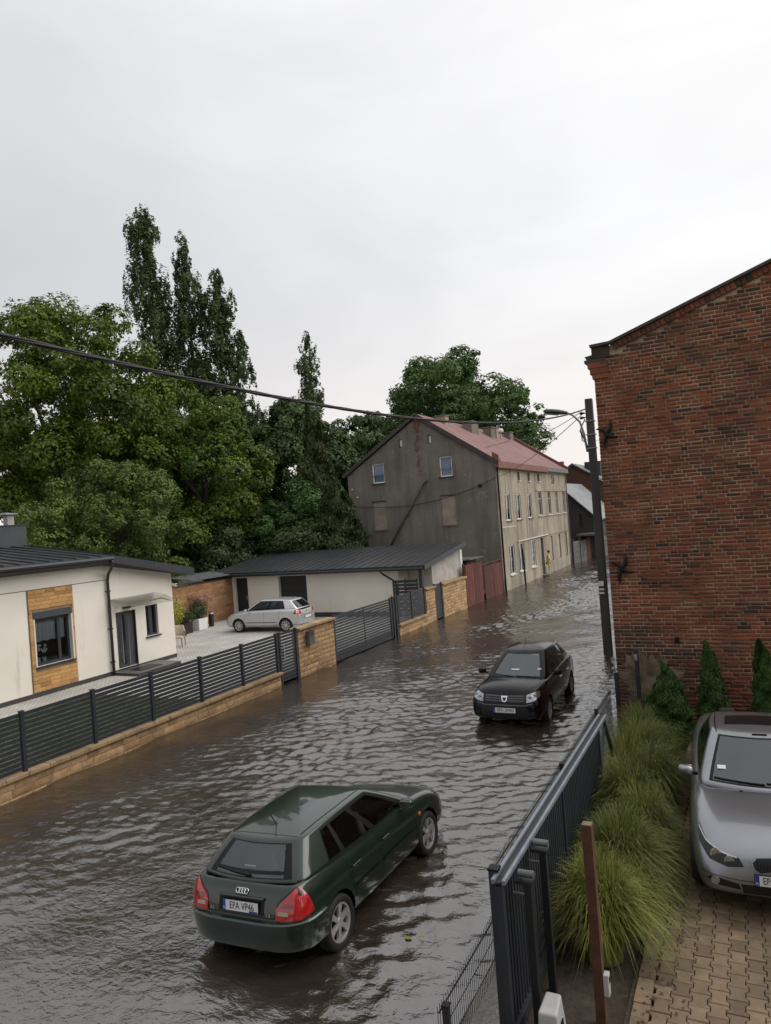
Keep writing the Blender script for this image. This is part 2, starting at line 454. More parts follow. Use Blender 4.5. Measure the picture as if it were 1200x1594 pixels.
paint('paint_silver', (0.56,0.57,0.59), .65, .36)

def brick_material():
    m, n, l, b, o = _nodes('old_brick')
    pr = piece_rand(n, l)
    base = ramp(n, l, pr, [(0.0, (0.060,0.022,0.014)), (0.16, (0.135,0.042,0.022)), (0.45, (0.180,0.054,0.027)), (0.72, (0.240,0.074,0.034)), (0.9, (0.165,0.074,0.046)), (0.965, (0.045,0.034,0.026)), (1.0, (0.028,0.026,0.020))])
    f = noise(n, l, 26, 6, .65)
    col = mixn(n, l, .75, base, ramp(n, l, f, [(.3, (.55,.5,.5)), (.7, (1.25,1.2,1.15))]), 'MULTIPLY')
    soot = ramp(n, l, noise(n, l, .55, 6, .6, (1,1,1.8), .8), [(.50, 0.0), (.66, .78)])
    col = mixn(n, l, soot, col, (0.045,0.027,0.021))
    org = ramp(n, l, noise(n, l, .8, 5, .6, (1,1,2.2)), [(.48, 0.0), (.72, .62)])
    col = mixn(n, l, org, col, (0.28,0.095,0.040))
    big = noise(n, l, .32, 5, .6, (1,1,1.5), .6)
    col = mixn(n, l, 1.0, col, ramp(n, l, big, [(.34, (.60,.56,.56)), (.5, (1.0,1.0,1.0)), (.68, (1.22,1.16,1.10))]), 'MULTIPLY')
    pale = ramp(n, l, noise(n, l, 1.7, 7, .68, (1,1,1.6)), [(.63, 0.0), (.74, .38)])
    col = mixn(n, l, pale, col, (0.30,0.22,0.16))
    l.new(col, b.inputs['Base Color']); b.inputs['Roughness'].default_value = .9
    bp = n.new('ShaderNodeBump'); bp.inputs['Strength'].default_value = .7; bp.inputs['Distance'].default_value = .015
    l.new(f, bp.inputs['Height']); l.new(bp.outputs[0], b.inputs['Normal'])
brick_material()
M('brick_mortar', (0.24,0.19,0.13), .95, c2=(0.46,0.37,0.26), vs=1.6, bump=.5, bs=50, stain=((0.045,0.034,0.028), .7, .50, .72, (1,1,1.6)))
M('patch_plaster', (0.125,0.09,0.06), .95, c2=(0.24,0.185,0.125), vs=3.5, bump=.8, bs=18, stain=((0.07,0.045,0.032), 4, .5, .68, None))
M('brick_plain', (0.085,0.042,0.032), .9, c2=(0.14,0.066,0.048), vs=9)

def old_plaster(name, c, c2, dark, streak, brick_x=None):
    m, n, l, b, o = _nodes(name)
    col = ramp(n, l, noise(n, l, .55, 8, .62), [(.28, c), (.72, c2)])
    st = ramp(n, l, noise(n, l, 1.3, 8, .65, (1.6,1.6,.14)), [(.48, 0.0), (.74, streak)])
    col = mixn(n, l, st, col, dark)
    fl = ramp(n, l, noise(n, l, 2.0, 8, .7, None, .5), [(.61, 0.0), (.66, .55)])
    col = mixn(n, l, fl, col, tuple(min(1, x*1.45) for x in c2))
    if brick_x:       # bare brick where the flue runs inside the gable
        g = n.new('ShaderNodeNewGeometry'); sp = n.new('ShaderNodeSeparateXYZ'); l.new(g.outputs['Position'], sp.inputs[0])
        x0, z0, z1 = brick_x
        a = n.new('ShaderNodeMath'); a.operation = 'SUBTRACT'; a.inputs[1].default_value = x0; l.new(sp.outputs['X'], a.inputs[0])
        ab = n.new('ShaderNodeMath'); ab.operation = 'ABSOLUTE'; l.new(a.outputs[0], ab.inputs[0])
        nz = noise(n, l, 1.6, 7, .7)
        mx = n.new('ShaderNodeMath'); mx.operation = 'MULTIPLY_ADD'; l.new(nz, mx.inputs[0]); mx.inputs[1].default_value = 1.7; mx.inputs[2].default_value = -.72
        lt = n.new('ShaderNodeMapRange'); lt.inputs[1].default_value = .0; lt.inputs[2].default_value = -.12
        df = n.new('ShaderNodeMath'); df.operation = 'SUBTRACT'; l.new(ab.outputs[0], df.inputs[0]); l.new(mx.outputs[0], df.inputs[1])
        df2 = n.new('ShaderNodeMath'); df2.operation = 'SUBTRACT'; l.new(df.outputs[0], df2.inputs[0]); df2.inputs[1].default_value = .08
        l.new(df2.outputs[0], lt.inputs[0])
        hz = n.new('ShaderNodeMapRange'); hz.inputs[1].default_value = z0; hz.inputs[2].default_value = z0+1.2; l.new(sp.outputs['Z'], hz.inputs[0])
        mu = n.new('ShaderNodeMath'); mu.operation = 'MULTIPLY'; l.new(lt.outputs[0], mu.inputs[0]); l.new(hz.outputs[0], mu.inputs[1])
        bt = n.new('ShaderNodeTexBrick'); bt.inputs['Scale'].default_value = 1.0
        bt.inputs['Brick Width'].default_value = .27; bt.inputs['Row Height'].default_value = .08; bt.inputs['Mortar Size'].default_value = .01
        bt.inputs['Color1'].default_value = (.15,.062,.04,1); bt.inputs['Color2'].default_value = (.10,.04,.028,1); bt.inputs['Mortar'].default_value = (.12,.09,.07,1)
        mp = n.new('ShaderNodeMapping'); mp.inputs['Rotation'].default_value = (math.radians(-90),0,0); l.new(g.outputs['Position'], mp.inputs[0]); l.new(mp.outputs[0], bt.inputs['Vector'])
        col = mixn(n, l, mu.outputs[0], col, bt.outputs['Color'])
    l.new(col, b.inputs['Base Color']); b.inputs['Roughness'].default_value = .95
    bp = n.new('ShaderNodeBump'); bp.inputs['Strength'].default_value = .5; bp.inputs['Distance'].default_value = .03
    l.new(noise(n, l, 9, 8, .7), bp.inputs['Height']); l.new(bp.outputs[0], b.inputs['Normal'])
old_plaster('gable_plaster', (0.132,0.118,0.100), (0.215,0.194,0.166), (0.076,0.068,0.058), .75, (-18.32, 7.2, 11.3))
old_plaster('front_plaster', (0.26,0.228,0.178), (0.43,0.382,0.30), (0.105,0.092,0.075), 1.0)
M('bricked_up', (0.22,0.19,0.15), .95, c2=(0.34,0.30,0.24), vs=1.6, bump=.4, bs=20)

def water_material():
    m, n, l, b, o = _nodes('flood_water')
    col = ramp(n, l, noise(n, l, .35, 6, .6, None, 1.0), [(.3, (0.032,0.0240,0.0178)), (.7, (0.054,0.0410,0.0310))])
    l.new(col, b.inputs['Base Color']); b.inputs['Roughness'].default_value = .05
    b.inputs['IOR'].default_value = 2.55
    g = n.new('ShaderNodeNewGeometry'); prev = None
    for sc, strg, dist, st, rz in ((6.5,.55,.028,(1.0,1.5,1),.45), (15,.40,.010,(1.0,1.4,1),.25), (36,.2,.004,(1,1.2,1),-.3)):
        mp = n.new('ShaderNodeMapping'); mp.inputs['Scale'].default_value = st; mp.inputs['Rotation'].default_value = (0,0,rz)
        t = n.new('ShaderNodeTexNoise'); t.inputs['Scale'].default_value = sc; t.inputs['Detail'].default_value = 3; t.inputs['Distortion'].default_value = .6
        l.new(g.outputs['Position'], mp.inputs[0]); l.new(mp.outputs[0], t.inputs['Vector'])
        bp = n.new('ShaderNodeBump'); bp.inputs['Strength'].default_value = strg; bp.inputs['Distance'].default_value = dist
        l.new(t.outputs['Fac'], bp.inputs['Height'])
        if prev: l.new(prev.outputs[0], bp.inputs['Normal'])
        prev = bp
    l.new(prev.outputs[0], b.inputs['Normal'])
water_material()

# ------------------------------------------------------------------ ground, road, water
def sheet(name, x0, x1, y0, y1, z, mat, nx=1, ny=1, zf=None, **kw):
    xs = np.linspace(x0, x1, nx+1); ys = np.linspace(y0, y1, ny+1)
    X, Y = np.meshgrid(xs, ys); Z = np.full_like(X, z) if zf is None else zf(X, Y)
    V = np.stack([X.ravel(), Y.ravel(), Z.ravel()], 1)
    i = np.arange(nx*ny); r = i//nx; c = i % nx; a = r*(nx+1)+c
    F = np.stack([a, a+1, a+nx+2, a+nx+1], 1)
    return link(name, np_mesh(name, V, F, mat, smooth=zf is not None), None, None, kind='structure')
sheet('ground', -900, 900, -300, 1500, -.50, 'earth')
sheet('road', -13.6, -2.2, -25, 140, -.16, 'asphalt')
sheet('garden_ground', -220, -13.62, 30.9, 160, .26, 'earth')
sheet('yard_paving', -40, -13.45, -6, 30.9, .30, 'yard_paving')

def hsum(X, Y, comps):
    Z = np.zeros_like(X)
    for kx, ky, a, ph in comps: Z += a*np.sin(kx*X + ky*Y + ph)
    return Z
def wave_comps(n, lmin, lmax, slope, dirc, spread, seed):
    r = np.random.default_rng(seed); out = []
    for i in range(n):
        L = lmin*(lmax/lmin)**r.random(); k = 2*np.pi/L; th = dirc + r.normal()*spread
        out.append((k*np.cos(th), k*np.sin(th), slope/k*np.sqrt(2.0/n)*(0.6+.8*r.random()), r.random()*6.28))
    return out
ys = np.concatenate([np.arange(-3, 5.5, .3), np.arange(5.5, 26, .050), np.arange(26, 46, .085), np.arange(46, 72, .11), np.arange(72, 125, 1.2)])
xs = np.arange(-13.46, -2.2, .058)
X, Y = np.meshgrid(xs, ys)
W1 = hsum(X, Y, wave_comps(80, .20, .60, .150, math.radians(114), .7, 3)) + hsum(X, Y, wave_comps(90, .15, .27, .095, math.radians(114), .95, 4))*np.clip(.75+.6*hsum(X, Y, wave_comps(10, .8, 2.6, .8, 0, 3, 31)), .2, 1.7)
W2 = hsum(X, Y, wave_comps(16, 1.2, 3.2, .035, math.radians(80), .7, 5))
amp = .72 + .5*np.sin(X*.42+1.1)*np.sin(Y*.27+.6) + .8*hsum(X, Y, wave_comps(10, 2.2, 8, .55, 0, 2., 8))
amp = np.clip(amp, .12, 1.5)*np.clip((X+13.5)/3.2+.12, .12, 1)*np.clip((-2.3-X)/1.2+.15, .15, 1)
Z = (W1*amp*(1+.95*np.clip((Y-20)/22, 0, 1)) + W2)*np.where(Y > 72, .2, 1)
nx = len(xs)-1; ny = len(ys)-1
i = np.arange(nx*ny); r_ = i//nx; c_ = i % nx; a_ = r_*(nx+1)+c_
link('flood_water', np_mesh('flood_water', np.stack([X.ravel(), Y.ravel(), Z.ravel()], 1), np.stack([a_, a_+1, a_+nx+2, a_+nx+1], 1), 'flood_water', smooth=True), None, None, kind='structure')

# the bank and bed on the right-hand side
def bankz(X, Y):
    t = np.clip((X+3.15)/.75, 0, 1); n = hsum(X, Y, wave_comps(14, .12, .9, .10, 0, 3, 21))
    return -.10 + .30*t*t*(3-2*t) + n*.35
sheet('gravel_verge', -3.2, -2.30, -4, 15.6, 0, 'gravel', 26, 320, bankz)
sheet('planting_bed', -2.34, -1.24, -4, 15.6, 0, 'soil', 20, 260, lambda X, Y: .215 + hsum(X, Y, wave_comps(18, .12, .8, .22, 0, 3, 22))*.35)
DRV = sheet('driveway', -1.32, 9, -6, 15.6, .235, 'joint_sand')

def paving_material():
    m, n, l, b, o = MATS['yard_paving'], MATS['yard_paving'].node_tree.nodes, MATS['yard_paving'].node_tree.links, None, None
    b = [x for x in n if x.type == 'BSDF_PRINCIPLED'][0]
    src = b.inputs['Base Color'].links[0].from_socket
    g = n.new('ShaderNodeNewGeometry'); mp = n.new('ShaderNodeMapping'); mp.inputs['Rotation'].default_value = (0,0,.78)
    bt = n.new('ShaderNodeTexBrick'); bt.inputs['Scale'].default_value = 1.0; bt.inputs['Brick Width'].default_value = .24; bt.inputs['Row Height'].default_value = .12; bt.inputs['Mortar Size'].default_value = .008
    bt.inputs['Color1'].default_value = (1.0,1.0,1.0,1); bt.inputs['Color2'].default_value = (.86,.86,.86,1); bt.inputs['Mortar'].default_value = (.62,.61,.59,1)
    l.new(g.outputs['Position'], mp.inputs[0]); l.new(mp.outputs[0], bt.inputs['Vector'])
    l.new(mixn(n, l, 1.0, src, bt.outputs['Color'], 'MULTIPLY'), b.inputs['Base Color'])
paving_material()

# ------------------------------------------------------------------ wall / window helpers
def wall_face(mb, fn, u0, u1, z0, z1, holes, depth=.2, mi=0, mi_rev=0):
    us = sorted({u0, u1, *[h[0] for h in holes], *[h[1] for h in holes]}); zs = sorted({z0, z1, *[h[2] for h in holes], *[h[3] for h in holes]})
    us = [u for u in us if u0-1e-6 <= u <= u1+1e-6]; zs = [z for z in zs if z0-1e-6 <= z <= z1+1e-6]
    for a, b in zip(us, us[1:]):
        for c, d in zip(zs, zs[1:]):
            m = ((a+b)/2, (c+d)/2)
            if any(h[0] < m[0] < h[1] and h[2] < m[1] < h[3] for h in holes): continue
            mb.quad(fn(a,c,0), fn(b,c,0), fn(b,d,0), fn(a,d,0), mi)
    for h in holes:
        a, b, c, d = h[:4]
        for p, q in (((a,c),(b,c)), ((b,c),(b,d)), ((b,d),(a,d)), ((a,d),(a,c))):
            mb.quad(fn(*p,0), fn(*q,0), fn(*q,depth), fn(*p,depth), mi_rev)
def fbox(mb, fn, a, b, c, d, d0, d1, mi=0):
    P = [fn(a,c,d0),fn(b,c,d0),fn(b,d,d0),fn(a,d,d0),fn(a,c,d1),fn(b,c,d1),fn(b,d,d1),fn(a,d,d1)]
    mb.add(P, [(0,1,2,3),(7,6,5,4),(0,4,5,1),(1,5,6,2),(2,6,7,3),(3,7,4,0)], mi)
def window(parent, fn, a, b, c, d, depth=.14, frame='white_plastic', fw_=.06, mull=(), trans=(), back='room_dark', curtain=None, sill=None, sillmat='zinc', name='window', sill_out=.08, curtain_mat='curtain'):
    f = MB(); t = .05
    fbox(f, fn, a, b, c, c+fw_, depth, depth+t); fbox(f, fn, a, b, d-fw_, d, depth, depth+t)
    fbox(f, fn, a, a+fw_, c+fw_, d-fw_, depth, depth+t); fbox(f, fn, b-fw_, b, c+fw_, d-fw_, depth, depth+t)
    for m in mull: fbox(f, fn, m-fw_*.6, m+fw_*.6, c+fw_, d-fw_, depth+.003, depth+t-.003)
    for z in trans: fbox(f, fn, a+fw_, b-fw_, z-fw_*.4, z+fw_*.4, depth+.005, depth+t-.005)
    w = f.build(name, frame, parent)
    MB().quad(fn(a+fw_*.9,c+fw_*.9,depth+.025), fn(b-fw_*.9,c+fw_*.9,depth+.025), fn(b-fw_*.9,d-fw_*.9,depth+.025), fn(a+fw_*.9,d-fw_*.9,depth+.025)).build('pane', 'window_glass', w)
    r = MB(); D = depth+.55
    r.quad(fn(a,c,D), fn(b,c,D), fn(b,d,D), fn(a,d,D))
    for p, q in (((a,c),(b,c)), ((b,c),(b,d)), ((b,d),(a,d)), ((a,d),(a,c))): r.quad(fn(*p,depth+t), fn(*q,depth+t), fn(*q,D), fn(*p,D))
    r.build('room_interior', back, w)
    if curtain:
        n = 28; v = []; fs = []; z0c = c + (d-c)*curtain
        for i in range(n+1):
            u = a+fw_ + (b-a-2*fw_)*i/n; dd = depth+.12+.02*math.sin(i*1.9)
            v += [fn(u, z0c+.015*math.sin(i*.9), dd), fn(u, d-fw_, dd)]
            if i: fs.append((2*i-2, 2*i, 2*i+1, 2*i-1))
        MB().add(v, fs).build('curtain', curtain_mat, w)
    if sill:
        s = MB(); fbox(s, fn, a-.06, b+.06, c-.05, c-.004, -sill_out, depth); s.build('sill', sillmat, w)
    return w
FX = lambda X: (lambda u, z, d: (X-d, u, z))          # facade looking towards +X, u = Y
FY = lambda Y: (lambda u, z, d: (u, Y+d, z))          # facade looking towards -Y, u = X
rs = random.Random(5)
ROCK = rock_variants('stone', 6, 5, 3, .16, 1, 'stone_split')
SLIP = rock_variants('cladding_slip', 5, 3, 2, .10, 2, 'cladding')
GSLIP = rock_variants('wall_slip', 4, 3, 2, .10, 3, 'garden_wall_stone')

# ------------------------------------------------------------------ street front of the white bungalow: stone walls, slat fence, gates
XF = -13.30
def stone_wall(name, label, y0, y1, h, capw=.38, course=.15, lmin=.28, lmax=.52, cap_h=.085, thick=.30):
    t = thing(name, label, 'wall', (0,0,0))
    MB().box(XF-thick, XF-.055, y0+.01, y1-.01, -.2, h-cap_h-.002).build('core', 'mortar_tan', t)
    lay_courses(t, 'stone', ROCK, (XF-.05, y0), (0,1), y1-y0, -.15, h-cap_h+.15, course, lmin, lmax, .10, .012, rs)
    # the end facing the camera
    lay_courses(t, 'stone', ROCK, (XF-thick, y0+.01), (1,0), thick-.06, -.15, h-cap_h+.15, course, .2, .3, .04, .012, rs)
    y = y0-.03
    while y < y1-.05:
        L = min(.5, y1+.03-y)
        o = bevel(MB().box(XF-thick-.05, XF+.045, y+.004, y+L-.004, h-cap_h, h+rs.uniform(-.004,.004)).build('coping_stone', 'stone_cap', t), .012)
        y += L
    return t
stone_wall('garden_wall', 'long low sandstone-block wall carrying the slat fence beside the flooded road', 3.2, 18.62, .45)
stone_wall('stone_pillar', 'broad tan stone pillar with the grey mailbox between the two slat gates', 19.72, 22.02, 1.64)
stone_wall('garden_wall', 'short low tan stone wall under the two-bay slat fence past the sliding gate', 27.34, 30.34, .50)
stone_wall('stone_pillar', 'narrow tan stone pillar left of the small dark gate door', 30.345, 31.42, 1.65)
stone_wall('garden_wall', 'tall tan stone wall between the small dark gate and the red planks', 32.42, 35.66, 1.66)

def slat_fence(name, label, posts, z0, z1, nsl=12, cat='fence', X=XF-.10, post_z=None, postw=.085):
    t = thing(name, label, cat, (0,0,0))
    pm = {}
    for y in posts:
        o = bevel(MB().box(X-postw/2, X+postw/2, y-postw/2, y+postw/2, (post_z if post_z is not None else z0-.09), z1+.015).build('post', 'anthracite', t), .006)
        MB().box(X-postw/2-.006, X+postw/2+.006, y-postw/2-.006, y+postw/2+.006, z1+.0155, z1+.03).build('post_cap', 'anthracite_dark', o)
    for a, b in zip(posts, posts[1:]):
        L = b-a-postw-.012; pitch = (z1-z0)/nsl; hh = pitch*.76
        key = round(L, 3)
        if key not in pm:
            me = MB().box(-.012, .012, -L/2, L/2, 0, hh).mesh('slat'); me.materials.append(MATS['slat_paint']); pm[key] = me
        for k in range(nsl):
            o = bpy.data.objects.new('slat', pm[key]); COL.objects.link(o); o.parent = t
            o.location = (X+rs.uniform(-.002,.002), (a+b)/2, z0+pitch*k+pitch*.14)
            o.rotation_euler = (rs.uniform(-.0015,.0015), 0, 0)
    return t
slat_fence('slat_fence', 'long dark grey horizontal slat fence on the low wall before the white bungalow', [4.32, 6.1, 7.88, 9.68, 11.46, 13.24, 15.03, 16.82, 18.56], .47, 1.64)
g = slat_fence('pedestrian_gate', 'dark slat pedestrian gate left of the broad stone pillar', [18.72, 19.64], .08, 1.64, 16, 'gate', post_z=-.12)
MB().box(XF-.06, XF-.03, 18.85, 18.885, .75, 1.25).build('handle', 'steel', g)
g = slat_fence('sliding_gate', 'wide dark slat sliding driveway gate between two stone walls', [22.10, 26.70], .10, 1.68, 16, 'gate', post_z=.06)
MB().box(XF-.13, XF-.07, 22.15, 26.65, .045, .10).build('bottom_rail', 'anthracite', g)
MB().box(XF-.115, XF-.085, 24.35, 24.40, .10, 1.66).build('stiffener', 'anthracite_dark', g)
for y in (26.92, 27.20):
    bevel(MB().box(XF-.16, XF-.05, y-.05, y+.05, -.15, 1.70).build('gate_post', 'anthracite', None, label='slim dark gate post ' + ('nearest the sliding gate edge under the orange lamp' if y < 27 else 'beside the two-bay fence past the sliding gate'), category='post', group='posts at the sliding gate'), .006)
lb = thing('warning_lamp', 'small orange warning lamp on top of the sliding gate post', 'lamp', (XF-.105, 26.92, 1.70))
MB().lathe([(.045,0.002),(.045,.03)], 12).build('base', 'black_trim', lb)
MB().lathe([(.038,.03),(.04,.08),(.03,.11),(.0,.125)], 12, cap=False).build('lens', 'orange_lens', lb, smooth=True)
slat_fence('slat_fence', 'two-bay dark slat fence on the short low wall past the sliding gate', [27.40, 28.80, 30.24], .53, 1.70, 12)
slat_fence('pedestrian_gate', 'narrow closed dark slat gate between two tan stone walls far along', [31.50, 32.34], .05, 1.70, 16, 'gate', post_z=-.12)
mb_ = thing('mailbox', 'grey metal mailbox on the broad stone pillar', 'mailbox', (XF+.02, 20.28, 1.02))
bevel(MB().box(0, .12, -.17, .17, 0, .40).build('box', 'tin_grey', mb_), .015)
MB().prism([(0.0,.40),(.15,.39),(.15,.405),(0,.44)], 'y', -.185, .185).build('lid', 'anthracite', mb_)
MB().box(.1205, .124, -.11, .11, .30, .325).build('slot', 'black_trim', mb_)

# red plank gate and fence
rp = thing('plank_gate', 'weathered red wooden plank gate before the grey tenement', 'gate', (0,0,0))
y = 35.74
while y < 41.95:
    w = rs.uniform(.26,.34); hz = 2.24 if y < 38.3 else 1.86
    hz += rs.uniform(-.04,.04)
    if not (38.28 < y < 38.42): MB().box(XF-.09+rs.uniform(0,.012), XF-.055+rs.uniform(0,.012), y, min(y+w-.012, 42.05), -.12, hz).build('plank', 'red_wood', rp)
    y += w
for y in (35.72, 38.4, 40.2, 42.05): MB().box(XF-.20, XF-.10, y-.05, y+.05, -.15, (2.3 if y < 38 else 2.02)).build('post', 'rust', rp)
for z in (.4, 1.5): MB().box(XF-.13, XF-.092, 35.8, 42.0, z, z+.1).build('rail', 'rust', rp)
MB().tube([(XF-.07,38.4,2.0),(XF-.07,42.0,2.03)], .025).build('top_rail', 'rust', rp)
sh = thing('lean_to_shed', 'small lean-to with flat tin roof behind the red planks', 'shed', (0,0,0))
MB().box(-15.7, -13.56, 36.6, 38.1, .26, 2.36).build('wall', 'dark_render', sh)
MB().prism([(-15.9,2.38),(-13.25,2.44),(-13.25,2.50),(-15.9,2.44)], 'y', 36.3, 38.5).build('roof', 'tin_grey', sh)

# ------------------------------------------------------------------ white bungalow
hs = thing('bungalow', 'white rendered bungalow with dark seamed roof and wood-toned stone window panel', 'house', (0,0,0))
XH = -19.90
fh = FX(XH)
win_h = (15.02, 16.38, 1.22, 2.70); door_h = (18.24, 19.16, .38, 2.42); win2_h = (19.64, 20.25, 1.34, 2.50)
w = MB()
wall_face(w, fh, 4.0, 21.08, .44, 3.45, [win_h, door_h[:2]+(.44, 2.42), win2_h], .22)
w.add([fh(4,3.45,0), fh(21.08,3.45,0), fh(21.08,3.56,0), fh(17.9,4.16,0), fh(4,4.16,0)], [(0,1,2,3,4)])
w.add([(-27.4,21.08,.3),(XH,21.08,.3),(XH,21.08,3.5),(-27.4,21.08,3.5)], [(0,1,2,3)])
w.add([(-27.4,4,.3),(XH,4,.3),(XH,4,4.12),(-24.5,4,4.9),(-27.4,4,4.4)], [(0,1,2,3,4)])
w.quad((-27.4,4,.3),(-27.4,21.08,.3),(-27.4,21.08,4.0),(-27.4,4,4.4))
w.build('wall', 'render_white', hs)
w = MB(); fbox(w, fh, 4.0, 18.02, .2, .44, -.012, .1); fbox(w, fh, 19.3, 21.09, .2, .44, -.012, .1); fbox(w, fh, 18.02, 18.235, .2, .44, -.013, .1); fbox(w, fh, 19.165, 19.3, .2, .44, -.013, .1)
w.build('plinth', 'plinth', hs)
MB().box(XH+.002, XH+.006, 4.0, 18.0, 3.605, 3.625).build('render_joint', 'plinth', hs)
for yj in (14.83, 16.51): MB().box(XH+.002, XH+.007, yj-.008, yj+.008, .45, 3.604).build('render_joint', 'plinth', hs)
# stone slips round the window
MB().box(XH+.001, XH+.012, 14.85, 15.018, .46, 3.60).box(XH+.001, XH+.012, 16.382, 16.49, .46, 3.60).box(XH+.001, XH+.012, 15.018, 16.382, .46, 1.22).box(XH+.001, XH+.012, 15.018, 16.382, 2.90, 3.60).build('slip_backing', 'mortar_tan', hs)
lay_courses(hs, 'cladding_slip', SLIP, (XH+.036, 14.85), (0,1), 1.65, .46, 3.14, .122, .34, .62, .024, .008, rs, holes=[(14.97-14.85, 16.42-14.85, 1.16, 2.93)])
wi = window(hs, fh, *win_h, depth=.10, frame='anthracite', fw_=.09, mull=(15.98,), curtain=.5, sill=True, sillmat='anthracite')
sb = MB(); fbox(sb, fh, 14.98, 16.42, 2.70, 2.92, -.05, .1); bevel(sb.build('shutter_box', 'slate_panel', wi), .01)
sr = MB(); fbox(sr, fh, 14.975, 15.03, 1.20, 2.70, -.045, .1); fbox(sr, fh, 16.37, 16.425, 1.20, 2.70, -.045, .1); sr.build('shutter_rail', 'offwhite', wi)
# orchids on the window ledge
fl = MB()
for k in range(26):
    a = rs.uniform(0,6.28); p = fh(15.35+rs.uniform(-.2,.22), 1.72+rs.uniform(-.16,.14), .17+rs.uniform(-.03,.03)); s = rs.uniform(.03,.055)
    fl.add([(p[0],p[1]-s,p[2]),(p[0]+.01,p[1],p[2]-s),(p[0],p[1]+s,p[2]),(p[0]+.01,p[1],p[2]+s)], [(0,1,2,3)])
fp = thing('orchid', 'white orchids in pots behind the bungalow window', 'plant', (0,0,0))
for v in (15.24, 15.45): MB().tube([fh(v,1.4,.2), fh(v+.02,1.6,.19), fh(v-.03,1.8,.18)], .008, 5).build('stem', 'leaf_dark', fp)
for v in (15.24, 15.45): MB().lathe([(.05,1.32),(.07,1.46),(.065,1.46)], 12, 'z', (fh(0,0,.2)[0], v, 0)).build('pot', 'white_plastic', fp)
fl.build('blossom', 'white_plastic', fp)
window(hs, fh, *win2_h, depth=.10, frame='anthracite', fw_=.075, mull=(19.92,), curtain=.05, sill=True, sillmat='anthracite')
# door
dr = MB(); fbox(dr, fh, 18.25, 19.15, .40, 2.41, .10, .16); d = dr.build('door', 'slate_panel', hs)
gl = MB(); fbox(gl, fh, 18.62, 18.70, .55, 2.3, .085, .12); gl.build('glass_strip', 'window_glass', d)
dk = MB(); fbox(dk, fh, 18.615, 18.705, .545, 2.305, .088, .105); dk.build('strip_frame', 'anthracite_dark', d)
MB().tube([(XH-.03,18.50,.62),(XH-.03,18.50,2.1)], .022).build('handle', 'steel', d)
MB().tube([(XH-.03,18.80,.5),(XH-.03,18.80,1.0),(XH-.03,18.80,2.2)], .018).build('trim_bar', 'steel', d)
fr = MB(); fbox(fr, fh, 18.235, 18.262, .40, 2.42, .02, .2); fbox(fr, fh, 19.14, 19.165, .40, 2.42, .02, .2); fbox(fr, fh, 18.262, 19.14, 2.39, 2.42, .02, .2); fr.build('door_frame', 'brown_pipe', hs)
st = thing('doorstep', 'dark tiled doorstep in front of the bungalow door', 'step', (0,0,0))
MB().box(-19.88, -18.70, 17.95, 20.0, .302, .385).build('slab', 'plinth', st)
MB().box(-19.87, -18.69, 17.94, 20.01, .3855, .40).build('tread', 'tin_grey', st)
bevel(MB().box(-19.55, -18.95, 18.35, 19.35, .4005, .418).build('doormat', 'black_trim', None, label='black doormat on the bungalow doorstep', category='doormat'), .004)
cp = thing('door_canopy', 'curved clear canopy over the bungalow door', 'canopy', (0,0,0))
v = []; f = []
for i in range(9):
    t = i/8; x = XH + 1.0*t; z = 2.86 + .05 - .30*t*t
    v += [(x, 18.06, z), (x, 20.15, z)]
    if i: f.append((2*i-2, 2*i-1, 2*i+1, 2*i))
MB().add(v, f).build('pane', 'canopy_glass', cp, smooth=True)
for yy in (18.25, 19.95):
    MB().tube([(XH, yy, 2.62), (XH+.5, yy, 2.72), (XH+.95, yy, 2.62)], .02, 6).build('bracket', 'offwhite', cp)
MB().tube([(XH+1.0,18.06,2.605),(XH+1.0,20.15,2.605)], .013, 6).build('front_rail', 'zinc', cp)
wl_ = thing('wall_lamp', 'small dark wall lamp above the bungalow door', 'lamp', (XH, 18.72, 2.52))
MB().box(0.001, .14, -.16, .16, 0, .06).build('body', 'brown_pipe', wl_)
MB().box(.02, .12, -.12, .12, -.012, -.001).build('diffuser', 'offwhite', wl_)
db = thing('doorbell', 'white doorbell panel left of the bungalow door', 'doorbell', (XH, 18.08, 1.42))
MB().box(.001,.02,-.05,.05,0,.09).build('plate','white_plastic',db); MB().lathe([(.015,.0205),(.012,.026)],8,'x',(0,0,.05)).build('button','zinc',db)
cm = thing('security_camera', 'small white security camera under the bungalow eave', 'camera', (XH, 21.10, 3.02))
MB().box(-.05,.03,0.0,.05,.03,.12).build('bracket','white_plastic',cm)
bevel(MB().box(-.02,.12,.05,.15,-.02,.10).build('body','white_plastic',cm),.012); MB().lathe([(.03,.1205),(.025,.13)],10,'x',(0,.10,.04)).build('lens','black_trim',cm)
# roof: left plane to the eave, right plane falling towards the yard
xr, xe = -24.5, -19.40
zr, ze = 5.06, 4.44
rf = MB()
L0,L1 = (xe,3.6,ze),(xe,17.80,ze); R0,R1 = (xr,3.6,zr),(xr,17.80,zr); E0 = (xe,21.78,3.63); E1 = (xr,21.78,4.25); B0 = (-28,3.6,4.55); B1=(-28,17.8,4.55); B2=(-28,21.78,3.8)
tp = [L0,L1,E0,E1,R1,R0,B0,B1,B2]
th = .10
rf.add(tp + [(x,y,z-th) for x,y,z in tp], [(0,1,4,5),(1,2,3,4),(5,4,7,6),(4,3,8,7),(9,14,13,10),(10,13,12,11),(14,15,16,13),(13,16,17,12),(0,9,10,1),(1,10,11,2),(2,11,12,3),(3,12,17,8),(0,5,14,9),(5,6,15,14),(6,7,16,15),(7,8,17,16)])
roof = rf.build('roof', 'roof_metal', hs)
